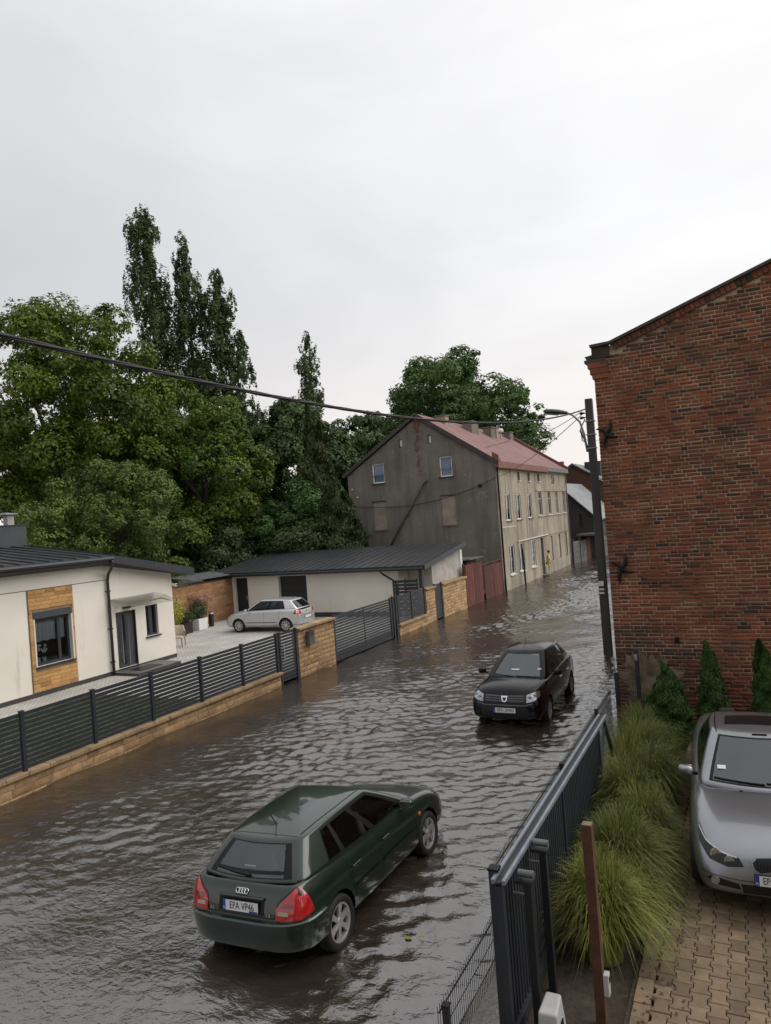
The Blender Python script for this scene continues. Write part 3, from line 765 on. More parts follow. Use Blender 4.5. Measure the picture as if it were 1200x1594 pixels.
fs_ = MB(); fs_.add([(xe+.03,3.6,ze-.21),(xe+.03,17.81,ze-.21),(xe+.03,17.81,ze+.0),(xe+.03,3.6,ze+.0),(xe-.02,3.6,ze-.21),(xe-.02,17.81,ze-.21),(xe-.02,17.81,ze-.0),(xe-.02,3.6,ze-.0)],
    [(0,1,2,3),(7,6,5,4),(0,4,5,1),(2,6,7,3),(0,3,7,4),(1,5,6,2)])
fs_.add([(xe+.032,17.81,ze-.24),(xe+.032,21.80,3.36),(xe+.032,21.80,3.65),(xe+.032,17.81,ze+.02),(xe-.02,17.81,ze-.24),(xe-.02,21.80,3.36),(xe-.02,21.80,3.65),(xe-.02,17.81,ze+.02)],
    [(0,1,2,3),(7,6,5,4),(0,4,5,1),(2,6,7,3),(0,3,7,4),(1,5,6,2)])
fs_.build('fascia', 'anthracite', roof)
sf = MB(); sf.add([(xe-.021,3.6,ze-.20),(xe-.021,17.8,ze-.20),(XH-.02,17.8,4.11),(XH-.02,3.6,4.11)], [(0,1,2,3)]); sf.add([(xe-.021,17.8,ze-.20),(xe-.021,21.76,3.40),(XH-.02,21.76,3.40),(XH-.02,17.8,4.11)], [(0,1,2,3)]); sf.build('soffit', 'plinth', roof)
for k in range(28):
    yy = 4.1+k*.51
    MB().obox((xe+.02,yy,ze+.018), (xr+.05,yy,zr+.018), .03, .036).build('roof_seam', 'roof_metal', roof)
for k in range(8):
    yy = 18.2+k*.46; z1 = ze-(yy-17.80)*(.81/3.98)
    MB().obox((xe+.0,yy,z1+.02), (xr,yy,z1+.62+.005), .03, .036).build('roof_seam', 'roof_metal', roof)
MB().obox((xr,3.6,zr+.03),(xr,17.8,zr+.03),.16,.05).build('ridge_cap','roof_metal',roof)
gt = MB(); gt.tube([(xe+.10,3.6,ze-.07),(xe+.10,17.78,ze-.09)], .065, 10); gt.build('gutter', 'anthracite', roof)
MB().tube([(xe+.10,17.72,ze-.14),(xe+.08,17.72,4.18),(xe-.02,17.76,4.0),(XH+.12,17.95,3.82),(XH+.09,17.92,3.6),(XH+.09,17.92,.34)], .05, 10).build('downpipe', 'brown_pipe', hs, smooth=True)
for zz in (3.2, 1.9, .75): MB().box(XH+.002, XH+.145, 17.86, 17.98, zz, zz+.04).build('pipe_bracket', 'brown_pipe', hs)
ch = bevel(MB().box(-24.6, -23.9, 16.62, 18.02, 4.9, 5.76).build('chimney', 'slate_panel', roof), .01)
MB().box(-24.63, -23.87, 16.59, 18.05, 5.761, 5.80).build('chimney_cap', 'anthracite', ch)
MB().box(-24.35, -24.1, 17.42, 17.68, 5.80, 6.18).build('flue', 'render_grey', ch)
MB().prism([(17.30,6.185),(17.78,6.185),(17.78,6.21),(17.30,6.26)], 'x', -24.45, -24.0).build('flue_cap', 'zinc', ch)
MB().lathe([(.13,5.80),(.13,5.94),(.09,6.02),(.10,6.10)], 10, 'z', (-24.25, 17.0, 0)).build('flue_pot', 'zinc', ch)
an = thing('antenna_mast', 'thin antenna mast on the bungalow roof at the picture edge', 'antenna', (-23.3, 15.9, 4.92))
MB().tube([(0,0,0),(0,0,2.35)], .03, 8).build('mast', 'wire_grey', an)
for z, L in ((2.3,.5),(1.75,.75),(2.05,.4)): MB().tube([(0,-L*.3,z),(0,L,z)], .014, 6).build('arm', 'wire_grey', an)

# lawn behind the slat fence
sheet('lawn', -18.35, -13.63, 2.0, 15.6, .318, 'lawn_ground' if 'lawn_ground' in MATS else 'earth')
n = 26000
P = np.stack([RNG.uniform(-18.3,-13.68,n), RNG.uniform(4.5,15.55,n), np.full(n,.315)], 1)
a = RNG.uniform(0,6.283,n); h = RNG.uniform(.05,.11,n); wd = RNG.uniform(.006,.012,n)
T = np.stack([np.cos(a), np.sin(a), np.zeros(n)], 1); ln = RNG.normal(0,.03,(n,2))
V = np.stack([P-T*wd[:,None], P+T*wd[:,None], P+np.stack([ln[:,0],ln[:,1],h],1)], 1).reshape(-1,3)
link('lawn_grass', np_mesh('lawn_grass', V, np.arange(3*n).reshape(n,3), 'lawn_blade', RNG.random(n)), None, None, kind='stuff', label='short green lawn behind the slat fence', category='grass')

# ------------------------------------------------------------------ garage
gr = thing('garage', 'long low white garage with dark standing-seam roof behind the sliding gate', 'garage', (0,0,0))
YG = 31.0; fg = FY(YG)
XL, XR = -25.4, -13.72
w = MB()
g1 = (-24.78, -23.95, .34, 2.40); g2 = (-21.95, -20.22, .34, 2.42)
wall_face(w, fg, XL, -15.0, .32, 2.62, [g1, g2], .25)
w.quad((-15.0,YG,.32),(-15.0,YG+1.1,.32),(-15.0,YG+1.1,2.75),(-15.0,YG,2.62))
w.quad((-15.0,YG+1.1,.32),(XR,YG+1.1,.32),(XR,YG+1.1,2.75),(-15.0,YG+1.1,2.75))
w.add([(XL,YG,.32),(XL,YG+5.2,.32),(XL,YG+5.2,3.2),(XL,YG,2.62)], [(0,1,2,3)])
w.quad((XL,YG+5.2,.32),(XR,YG+5.2,.32),(XR,YG+5.2,3.2),(XL,YG+5.2,3.2))
w.build('wall', 'render_white', gr)
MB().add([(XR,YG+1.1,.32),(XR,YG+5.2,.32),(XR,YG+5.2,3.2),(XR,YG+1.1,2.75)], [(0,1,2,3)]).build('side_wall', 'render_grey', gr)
MB().box(XR-.02, XR+.05, YG+4.95, YG+5.25, .3, 3.05).build('corner_trim', 'white_plastic', gr)
pl = MB()
for a, b in ((XL-.01,-24.79),(-23.94,-21.96),(-20.21,-15.0)): fbox(pl, fg, a, b, .2, .52, -.012, .05)
pl.build('plinth', 'plinth', gr)
d = MB(); fbox(d, fg, *g1, .14, .2); d = d.build('door', 'anthracite_dark', gr); MB().tube([(-24.1,YG+.08,1.2),(-24.1,YG+.08,1.45)], .02).build('handle','steel',d)
d = MB(); fbox(d, fg, *g2, .20, .26); d = d.build('garage_door', 'anthracite_dark', gr)
for k in range(1,5): q = MB(); fbox(q, fg, -21.95, -20.22, .34+k*.42-.008, .34+k*.42+.008, .19, .205); q.build('panel_joint', 'black_trim', d)
rf = MB(); e0, e1, b0, b1 = (-26.42,YG-.42,2.70),(-13.42,YG-.42,2.70),(-26.0,36.25,3.44),(-13.42,36.25,3.44)
tp = [e0,e1,b1,b0]; rf.add(tp+[(x,y,z-.10) for x,y,z in tp], [(0,1,2,3),(7,6,5,4),(0,4,5,1),(1,5,6,2),(2,6,7,3),(3,7,4,0)])
roof = rf.build('roof', 'roof_metal', gr)
for k in range(27):
    xx = -26.1+k*.482
    MB().obox((xx,YG-.40,2.722), (xx+.0,36.22,3.462), .03, .04).build('roof_seam', 'roof_metal', roof)
MB().box(-26.44,-13.40,YG-.46,YG-.421,2.50,2.72).build('fascia', 'anthracite_dark', roof)
q = MB(); q.add([(-13.395,YG-.46,2.50),(-13.395,36.28,3.24),(-13.395,36.28,3.48),(-13.395,YG-.46,2.73),(-13.43,YG-.46,2.50),(-13.43,36.28,3.24),(-13.43,36.28,3.48),(-13.43,YG-.46,2.73)], [(0,1,2,3),(7,6,5,4),(0,4,5,1),(1,5,6,2),(2,6,7,3),(3,7,4,0)]); q.build('verge_trim', 'slate_panel', roof)
MB().tube([(-26.4,YG-.53,2.60),(-13.45,YG-.53,2.57)], .06, 10).build('gutter', 'anthracite_dark', roof)
MB().quad((-26.3,YG-.42,2.52),(-13.43,YG-.42,2.52),(-13.43,YG+1.1,2.70),(-26.3,YG+1.1,2.70)).build('soffit', 'anthracite_dark', roof)
bevel(MB().box(-13.78,-13.62,YG-.36,YG-.20,.28,2.55).build('post', 'anthracite_dark', gr), .006)
MB().tube([(-15.70,YG-.50,2.52),(-15.62,YG-.44,2.38),(-15.25,YG-.16,2.05),(-15.12,YG-.07,1.85),(-15.12,YG-.07,.32)], .045, 8).build('downpipe', 'anthracite_dark', gr, smooth=True)
sc_ = thing('slat_screen', 'small dark slatted screen standing behind the two-bay fence', 'screen', (-14.55, YG-.25, .3))
for x in (-.62, 0, .62): MB().box(x-.03,x+.03,-.03,.03,0,1.78).build('post','anthracite_dark',sc_)
for k in range(9): MB().box(-.58,.58,-.012,.012,.25+k*.17,.37+k*.17).build('slat','anthracite_dark',sc_)

# brown slip wall at the back of the yard, with planters
gw = thing('yard_wall', 'brown stone-slip wall joining the garage at the back of the yard', 'wall', (0,0,0))
MB().box(-25.2,-24.955,24.0,30.97,.28,2.42).build('core','mortar_tan',gw)
lay_courses(gw, 'wall_slip', GSLIP, (-24.94,24.0), (0,1), 6.95, .32, 2.08, .16, .5, .9, .024, .01, rs)
MB().prism([(-26.4,2.80),(-24.7,2.62),(-24.7,2.66),(-26.4,2.84)],'y',27.6,30.9).build('lean_to_roof','tin_grey',gw)
MB().box(-25.23,-24.90,24.0,30.97,2.421,2.47).build('coping','plinth',gw)

# ------------------------------------------------------------------ grey tenement
gh = thing('tenement', 'old grey plastered tenement with red roof, dark gable and beige street front', 'house', (0,0,0))
XT, YT0, YT1, XB = -13.35, 42.15, 61.2, -23.6
ZE, ZA, XA = 7.85, 11.25, -18.35
fg = FY(YT0); ff = FX(XT)
gw_up = [(-21.74,-20.86,7.34,8.64), (-16.95,-16.10,7.34,8.62)]
gw_bl = [(-21.84,-20.88,4.30,6.14), (-17.03,-16.05,4.30,6.15)]
gw_sm = [(-19.66,-19.40,9.52,10.02), (-17.62,-17.37,9.52,10.06)]
w = MB()
wall_face(w, fg, XB, XT, -.2, 7.85, gw_bl + [(a,b,c,7.85) for a,b,c,d in gw_up], .16)
ztop = 8.70
# gable above the eaves, in strips so that the openings stay open
wall_face(w, fg, -21.74-.6, -16.1+.55, 7.85, ztop, [(a,b,7.85,d) for a,b,c,d in gw_up], .16)
sl_r = (ZA-ZE)/(XA-XT); sl_l = (ZA-8.0)/(XA-XB)
xr_ = XT+(ztop-ZE)/sl_r; xl_ = XB+(ztop-8.0)/sl_l
w.add([fg(-15.55,7.85,0), fg(XT,7.85,0), fg(xr_,ztop,0), fg(-15.55,ztop,0)], [(0,1,2,3)])
w.add([fg(XB,7.85,0), fg(-22.34,7.85,0), fg(-22.34,ztop,0), fg(xl_,ztop,0), fg(XB,8.0,0)], [(0,1,2,3,4)])
wall_face(w, fg, -19.95, -17.1, ztop, 10.06, [(a,b,c,d if d < 10.06 else 10.06) for a,b,c,d in gw_sm], .25)
xr2 = XT+(10.06-ZE)/sl_r; xl2 = XB+(10.06-8.0)/sl_l
w.add([fg(-17.1,ztop,0), fg(xr_,ztop,0), fg(xr2,10.06,0), fg(-17.1,10.06,0)], [(0,1,2,3)])
w.add([fg(xl_,ztop,0), fg(-19.95,ztop,0), fg(-19.95,10.06,0), fg(xl2,10.06,0)], [(0,1,2,3)])
w.add([fg(xl2,10.06,0), fg(xr2,10.06,0), fg(XA,ZA,0)], [(0,1,2)])
w.quad((XB,YT0,-.2),(XB,YT1,-.2),(XB,YT1,8.0),(XB,YT0,8.0))
w.add([(XB,YT1,-.2),(XT,YT1,-.2),(XT,YT1,ZE),(XA,YT1,ZA),(XB,YT1,8.0)], [(0,1,2,3,4)])
w.build('gable_wall', 'gable_plaster', gh)
for a,b,c,d in gw_up: window(gh, fg, a,b,c,d, depth=.10, frame='white_plastic', fw_=.08, curtain=.05, sill=True, sillmat='plinth', sill_out=.12, curtain_mat='curtain_blue')
for a,b,c,d in gw_bl:
    q = MB(); fbox(q, fg, a, b, c, d, .07, .12); bk = q.build('bricked_up_window', 'bricked_up', gh)
    q = MB(); fbox(q, fg, a-.06, b+.06, c-.09, c-.002, -.05, .1); q.build('sill', 'gable_plaster', bk)
    q = MB(); fbox(q, fg, a-.05, b+.05, d+.002, d+.05, -.03, .1); q.build('lintel', 'plinth', bk)
for a,b,c,d in gw_sm:
    q = MB(); fbox(q, fg, a+.05, b-.02, c+.05, min(d,10.06)-.03, .10, .14); q.build('vent_panel', 'offwhite', gh)
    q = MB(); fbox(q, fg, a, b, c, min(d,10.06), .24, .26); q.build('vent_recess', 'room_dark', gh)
MB().tube([fg(-17.98,7.2,-.12), fg(-18.1,7.05,-.16), fg(-20.9,2.9,-.16)], .075, 8).build('stove_pipe', 'concrete', gh, smooth=True)
MB().box(-18.12,-17.82,YT0-.2,YT0-.002,7.14,7.26).build('pipe_bracket','tin_grey',gh)
bevel(MB().box(-14.46,-14.24,YT0-.14,YT0-.002,6.5,6.68).build('junction_box','black_trim',gh),.02)
for p in ((-23.3,7.1),(-22.95,6.55)): MB().lathe([(.05,-.06),(.05,-.003)],8,'y',(p[0],YT0,p[1])).build('insulator','white_plastic',gh)
# street front
ws = []
small = [(46.95,47.5),(49.45,50.05),(52.1,52.75)]
hol = [(a,b,6.86,7.46) for a,b in small]
upw = [(43.7,44.88),(46.1,47.28),(48.9,50.08),(51.9,52.95),(54.7,55.7),(57.2,58.15),(59.8,60.7)]
hol += [(a,b,4.28,5.98) if a < 50 else (a,b,4.38,6.10) for a,b in upw]
gfw = [(43.8,45.0),(45.95,47.25),(48.85,50.1),(51.65,52.45),(54.6,55.3),(57.15,57.9),(59.55,60.3)]
hol += [(a,b,.86,2.73) if a != 51.65 else (a,b,.05,2.74) for a,b in gfw]
w = MB(); wall_face(w, ff, YT0, YT1, -.2, ZE, hol, .12)
w.build('street_wall', 'front_plaster', gh)
for i, (a,b,c,d) in enumerate(hol):
    if a == 51.65:
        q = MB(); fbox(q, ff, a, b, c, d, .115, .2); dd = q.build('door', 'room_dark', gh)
        q = MB(); fbox(q, ff, a+.06, b-.06, .15, 1.2, .10, .12); q.build('door_panel','plinth',dd)
        continue
    if i < 3: window(gh, ff, a,b,c,d, depth=.10, frame='tin_grey', fw_=.05, sill=True, sillmat='offwhite')
    elif i < 6 or (10 <= i < 13): window(gh, ff, a,b,c,d, depth=.06, frame='white_plastic', fw_=.075, mull=((a+.42*(b-a)),), curtain=(.45 if i > 9 else None), sill=True, sillmat='offwhite' if i > 9 else 'red_flashing')
    elif i < 10: window(gh, ff, a,b,c,d, depth=.08, frame='offwhite', fw_=.05, mull=((a+b)/2,), trans=(d-.5,), sill=True, sillmat='offwhite')
    else:
        wb = window(gh, ff, a,b,c,d, depth=.08, frame='rust', fw_=.06, back='bricked_up')
        q = MB(); fbox(q, ff, a+.061, b-.061, c+.061, d-.061, .075, .10); q.build('boarding', 'front_plaster', wb)
for zz, a, b in ((6.16,51.3,61.0),(4.26,51.5,61.0),(2.86,50.9,60.9)):
    q = MB(); fbox(q, ff, a, b, zz, zz+.06, -.05, .02); q.build('string_course', 'front_plaster', gh)
for k, (a, z, s) in enumerate(((55.2,6.75,.5),(57.2,3.6,.4),(56.6,6.9,.7))):
    pass
q = MB(); r = random.Random(3)
for j in range(9):
    for i2 in range(4):
        if r.random() < .8: fbox(q, ff, 56.3+i2*.27+(j%2)*.13, 56.3+i2*.27+(j%2)*.13+.25, 6.75+j*.08, 6.75+j*.08+.068, -.012, .03)
q.build('bare_brickwork', 'brick_plain', gh)['kind'] = 'stuff'
q = MB(); fbox(q, ff, YT0, YT1, -.2, .75, -.03, .02)
for a in (51.65,): pass
# plinth in two runs leaves the door free
q = MB(); fbox(q, ff, YT0+.01, 51.55, -.2, .70, -.03, -.002); fbox(q, ff, 52.55, YT1, -.2, .62, -.03, -.002); q.build('base_course', 'front_plaster', gh)
MB().box(XT+.002, XT+.5, 51.4, 52.7, -.2, .06).build('door_step', 'concrete', gh)
# roof
rf = MB()
o0, o1 = YT0-.12, YT1+.15
xe = XT+.28; zee = ZE-.02
poly = [(xe, zee), (XA, ZA+.16), (XB-.3, 7.95)]
pr = [(xe,zee),(xe,zee+.12),(XA,ZA+.30),(XB-.3,8.10),(XB-.3,7.95),(XA,ZA+.14)]
rf.prism(pr, 'y', o0, o1)
roof = rf.build('roof', 'terracotta_roof', gh)
for k in range(1, 14):
    yy = o0 + (o1-o0)*k/14
    MB().obox((xe,yy,zee+.122),(XA,yy,ZA+.302),.014,.012).build('roof_seam','terracotta_roof',roof)
q = MB(); q.prism([(xe+.02,zee-.26),(xe+.02,zee+.13),(xe-.03,zee+.13),(xe-.03,zee-.26)],'y',o0-.02,54.2); q.build('eave_flashing','red_flashing',roof)
q = MB(); q.prism([(xe+.02,zee-.18),(xe+.02,zee+.13),(xe-.03,zee+.13),(xe-.03,zee-.18)],'y',54.22,o1); q.build('eave_flashing','tin_grey',roof)
MB().prism([(XT-.02,ZE-.36),(XT+.10,ZE-.30),(XT+.24,ZE-.12),(XT+.24,ZE-.03),(XT-.02,ZE-.03)],'y',YT0+.005,YT1-.005).build('cornice','front_plaster',gh)
q = MB(); q.obox((xe,o0-.03,zee+.02),(XA,o0-.03,ZA+.20),.06,.26); q.build('verge_board','plinth',roof)
q = MB(); q.obox((XB-.3,o0-.03,7.98),(XA,o0-.03,ZA+.20),.06,.22); q.build('verge_board','plinth',roof)
q = MB(); q.obox((xe,o1-.05,zee+.22),(XA,o1-.05,ZA+.42),.34,.26); q.build('fire_wall_coping','red_flashing',roof)
MB().box(xe-.75,xe-.30,o1-.30,o1+.2,zee+.4,zee+.85).build('parapet_end','red_flashing',roof)
q = MB(); q.add([(xe+.03,o0-.03,zee+.5),(xe-.35,o0-.05,zee+.75),(xe-.35,o0-.05,zee-.1),(xe+.03,o0-.03,zee-.28),(xe+.06,o0+.5,zee+.14),(xe+.06,o0+.5,zee-.28)],[(0,1,2,3),(0,3,5,4)]); q.build('corner_flashing','red_flashing',roof)
for (cy, cx, wx, wy, z0, z1, mt) in ((45.6,-17.9,.75,.65,10.6,11.6,'bricked_up'),(49.9,-17.4,.7,1.5,10.2,11.5,'gable_plaster'),(53.6,-17.2,.65,1.1,10.1,11.35,'gable_plaster'),(54.9,-17.2,.5,.5,10.2,11.45,'bricked_up'),(60.0,-17.6,.6,.9,10.4,11.5,'gable_plaster')):
    c = MB().box(cx-wx/2,cx+wx/2,cy-wy/2,cy+wy/2,z0,z1).build('chimney',mt,roof)
    MB().box(cx-wx/2-.05,cx+wx/2+.05,cy-wy/2-.05,cy+wy/2+.05,z1+.001,z1+.08).build('chimney_cap','concrete',c)
MB().lathe([(.22,0),(.26,.12),(.2,.3),(.05,.36)],12,'z',(-17.1,56.2,11.2)).build('roof_ventilator','offwhite',roof,smooth=True)
MB().tube([(-17.1,56.2,10.3),(-17.1,56.2,11.2)],.06,8).build('ventilator_pipe','zinc',roof)
MB().tube([(XT+.12,YT0+.12,7.6),(XT+.10,YT0+.12,7.2),(XT+.09,YT0+.12,0)],.06,8).build('downpipe','black_trim',gh)
MB().tube([(XT+.12,YT1-.2,7.6),(XT+.09,YT1-.2,0)],.05,8).build('downpipe','tin_grey',gh)
MB().tube([ff(45.6,2.87,-.12), ff(53.5,2.90,-.12)], .035, 8).build('gas_pipe','offwhite',gh)
MB().tube([ff(45.7,2.87,-.12), ff(45.7,2.3,-.12)], .035, 8).build('gas_pipe','offwhite',gh)
MB().tube([ff(45.72,2.4,-.30), ff(45.78,-.2,-.34)], .06, 8).build('standpipe','black_trim',gh)
MB().tube([ff(42.6,3.9,-.06), ff(43.9,3.92,-.5)], .03, 6).build('bracket_arm','offwhite',gh)

# ------------------------------------------------------------------ beyond the tenement
fs1 = thing('barn', 'dark gabled shed with pale metal roof beyond the tenement', 'shed', (0,0,0))
MB().add([(-16.6,66,-.2),(-11.9,66,-.2),(-11.9,66,3.75),(-15.15,66,6.85),(-16.6,66,5.6)],[(0,1,2,3,4)]).add([(-11.9,66,-.2),(-11.9,77,-.2),(-11.9,77,3.75),(-11.9,66,3.75)],[(0,1,2,3)]).build('wall','dark_render',fs1)
MB().prism([(-11.6,3.42),(-11.6,3.54),(-15.15,7.06),(-17.0,5.4),(-17.0,5.28),(-15.15,6.92)],'y',65.7,77.2).build('roof','sheet_metal',fs1)
MB().box(-13.35,-13.1,65.95,65.998,2.9,4.1).build('slit_window','room_dark',fs1)
MB().box(-13.2,-11.5,63.4,66,2.2,2.36).build('porch_roof','tin_grey',fs1)
fs2 = thing('brick_cottage', 'brick gabled house with dark roof and chimney farthest down the street', 'house', (0,0,0))
MB().add([(-18.2,79,-.2),(-12.2,79,-.2),(-12.2,79,6.6),(-16.3,79,9.2),(-18.2,79,7.9)],[(0,1,2,3,4)]).add([(-12.2,79,-.2),(-12.2,92,-.2),(-12.2,92,6.6),(-12.2,79,6.6)],[(0,1,2,3)]).build('wall','brick_plain',fs2)
MB().prism([(-11.8,6.36),(-11.8,6.5),(-16.3,9.45),(-18.6,7.9),(-18.6,7.75),(-16.3,9.3)],'y',78.7,92.3).build('roof','tin_grey',fs2)
MB().box(-15.6,-13.9,82,83,8.0,9.6).build('chimney','dark_render',fs2)
ff1 = thing('panel_fence', 'grey concrete panel fence with a red gate beyond the tenement', 'fence', (0,0,0))
pts = [(-13.2,61.5),(-12.95,63.2),(-12.7,64.9),(-12.45,66.6),(-12.1,68.4),(-11.75,70.2),(-11.4,72),(-11.0,74)]
for (x0,y0),(x1,y1) in zip(pts, pts[1:]):
    red = 64.8 < y0 < 67
    for k in range(4):
        if red: break
        MB().obox((x0,y0,.2+k*.47),(x1,y1,.2+k*.47),.06,.45).build('panel','concrete',ff1)
    if red: MB().obox((x0,y0,1.0),(x1,y1,1.0),.06,2.1).build('gate_leaf','red_wood',ff1)
    MB().box(x0-.07,x0+.07,y0-.07,y0+.07,-.2,2.1).build('post','plinth',ff1)

# ------------------------------------------------------------------ brick building on the right
bb = thing('brick_building', 'old red brick gable-ended building beside the driveway', 'building', (0,0,0))
YW = 15.62; X0 = -2.63; X1 = 7.5
slope = (9.40-8.38)/(0.79+2.24)
ztop = lambda x: 8.26 + slope*(x+2.24)
MB().add([(X0+.012,YW,-.3),(X1,YW,-.3),(X1,YW,ztop(X1)),(-2.2,YW,ztop(-2.2)-.02),(X0+.012,YW,8.20)],[(0,1,2,3,4)]).add([(X0+.012,YW,-.3),(X0+.012,YW+14,-.3),(X0+.012,YW+14,8.0),(X0+.012,YW,8.0)],[(0,1,2,3)]).build('masonry_core','brick_mortar',bb)
# every brick laid: headers and stretchers alternate along the course
r = random.Random(17); CH = .0765; bricks = []
nrow = int((ztop(X1)+.2)/CH)
for j in range(nrow):
    z = -.2 + j*CH; off = (0 if j % 2 else -.07); x = X0+off; k = j % 2
    wob = .006*math.sin(j*.7)
    while x < X1:
        L = .275 if (k % 2 == 0) else .136
        if r.random() < .25: L = .275
        a, b = max(x, X0), x+L-.011; k += 1; x += L
        if b-a < .04: continue
        if z+CH > (ztop(a) if a > -2.2 else 8.2)-.10: continue
        pr = r.random()
        d = r.uniform(.006,.016) if pr < .9 else r.uniform(.001,.006)
        # repaired / crumbled zones
        if 4.2 < z < 6.3 and a > -.6 and r.random() < .14: d = .002
        bricks.append((a, b, z+r.uniform(0,.004), z+CH-.010+r.uniform(-.004,.003), d, r.random()))
cx, cy, cz = 0.0, 0.0, 5.0
def hidden(b): return (b[0] > .86) or b[3] < 1.0
vis = [b for b in bricks if not hidden(b)]
vis.sort(key=lambda b: -((b[1]-b[0])*(b[3]-b[2]))/((b[0])**2+YW**2+(b[2]-5)**2))
single = set(map(id, vis[:300]))
unit = []
for k in range(6):
    rr = random.Random(k); m_ = MB(); c_ = .06
    jj = lambda: rr.uniform(-.03,.03)
    m_.add([(0,1,0),(1,1,0),(1,1,1),(0,1,1),(.008+jj()*.15,.16,.01+jj()*.6),(.992+jj()*.15,.16,.01+jj()*.6),(.992+jj()*.15,.16,.99+jj()*.6),(.008+jj()*.15,.16,.99+jj()*.6),(.03,0+jj()*.8,.08+jj()*.6),(.97,0+jj()*.8,.08+jj()*.6),(.97,0+jj()*.8,.92+jj()*.6),(.03,0+jj()*.8,.92+jj()*.6)],
      [(0,1,5,4),(1,2,6,5),(2,3,7,6),(3,0,4,7),(4,5,9,8),(5,6,10,9),(6,7,11,10),(7,4,8,11),(8,9,10,11)])
    me = m_.mesh('brick', fix=False); me.materials.append(MATS['old_brick']); unit.append(me)
Vs, Fs, Ts = [], [], []
uc = [np.array([v.co[:] for v in me.vertices]) for me in unit]; uf = np.array([p.vertices[:] for p in unit[0].polygons])
for i, b in enumerate(bricks):
    a0, b0, z0, z1, d, t = b; th = .05+d
    if id(b) in single:
        o = bpy.data.objects.new('brick', unit[i % 6]); COL.objects.link(o); o.parent = bb
        o.location = (a0, YW-d, z0); o.scale = (b0-a0, .06, z1-z0)
    else:
        V = uc[i % 6]*np.array([b0-a0, .06, z1-z0]) + np.array([a0, YW-d, z0])
        Fs.append(uf+12*len(Vs)); Vs.append(V); Ts += [t]*9
link('brickwork', np_mesh('brickwork', np.concatenate(Vs), np.concatenate(Fs), 'old_brick', Ts), None, bb, kind='stuff')
# street side bricks (seen at the edge only)
Vs, Fs, Ts = [], [], []
for j in range(int(8.1/CH)):
    y = YW + (0 if j % 2 else .07)
    while y < YW+6:
        L = .27; V = uc[j % 6]*np.array([L-.011,.06,CH-.01]); V = np.stack([X0+.006-.0*V[:,1]+V[:,1], y+V[:,0], -.2+j*CH+V[:,2]],1)
        Fs.append(uf[:, ::-1]+12*len(Vs)); Vs.append(V); Ts += [r.random()]*9; y += L
link('side_brickwork', np_mesh('side_brickwork', np.concatenate(Vs), np.concatenate(Fs), 'old_brick', Ts), None, bb, kind='stuff')
# corbelled corner, verge course of headers, metal verge
for (a, z0, z1) in ((.03,7.60,7.70),(.07,7.70,7.83),(.11,7.83,7.95)):
    MB().box(X0-a, X0+.30, YW-.03-a*.25, YW+13.9, z0, z1-.004).build('corbel', 'old_brick', bb)
MB().box(X0-.17,X0+.25,YW-.06,YW+13.9,7.951,8.01).build('cornice_slab','plinth',bb)
MB().prism([(X0-.17,8.10),(X0-.13,8.02),(X0-.02,8.02),(X0-.02,8.12)],'y',YW+.02,YW+13.5).build('gutter','plinth',bb)
q = MB(); q.obox((-2.26,YW-.055,ztop(-2.26)+.045),(X1,YW-.055,ztop(X1)+.045),.13,.055); q.obox((X0-.03,YW-.055,8.285),(-2.26,YW-.055,ztop(-2.26)+.045),.132,.055); q.build('verge_metal','plinth',bb)
x = -2.2
me = MB().box(0,.085,-.055,.06,-.13,.0).mesh('verge_brick'); me.materials.append(MATS['old_brick'])
while x < 1.2:
    o = bpy.data.objects.new('verge_brick', me); COL.objects.link(o); o.parent = bb; o.location = (x, YW-.004+r.uniform(-.008,.008), ztop(x)+.005); o.rotation_euler = (0,-math.atan(slope),0); x += .094
rfp = MB(); rfp.add([(-2.3,YW+.02,ztop(-2.3)+.075),(X1,YW+.02,ztop(X1)+.075),(X1,YW+14,ztop(X1)+.075),(-2.3,YW+14,ztop(-2.3)+.075)],[(0,1,2,3)]); rfp.build('roof','plinth',bb)
MB().box(X0-.01,X0+.35,YW-.045,YW+.2,8.02,8.27).build('corner_block','old_brick',bb)
def anchor(x, z, s):
    q = MB()
    for a in (.6, 2.2, 3.9, 5.5):
        pts = [(x,YW-.05,z)]
        for t in (.4,.75,1.0): pts.append((x+math.cos(a+t*.55)*s*t, YW-.05, z+math.sin(a+t*.55)*s*t*1.35))
        q.tube(pts, [.045,.04,.03,.012], 6)
    q.lathe([(.05,-.10),(.05,0)],8,'y',(x,YW,z))
    return q.build('iron_anchor','black_trim',bb)
anchor(-2.45, 6.42, .23); anchor(-2.36, 3.60, .24)
# crumbling plaster patch near the foot
pp = MB(); ctr = (-1.98, 1.15); v = [(ctr[0], YW-.028, ctr[1])]; n = 150; f = []
for i in range(n):
    a = 2*math.pi*i/n; rad = .92 + .05*r.uniform(-1,1) + .10*math.sin(3*a+1) + .07*math.sin(7*a) + .06*math.sin(13*a+2) + .05*math.sin(23*a)
    v.append((max(X0+.01, ctr[0]+.62*rad*math.cos(a)), YW-.022+r.uniform(-.006,.004), ctr[1]+.78*rad*math.sin(a)))
    f.append((0, 1+i, 1+(i+1)%n))
pp.add(v, f).build('plaster_patch', 'patch_plaster', bb)
MB().box(-1.45,-1.36,YW-.06,YW-.016,2.05,2.16).build('pipe_stub','black_trim',bb)

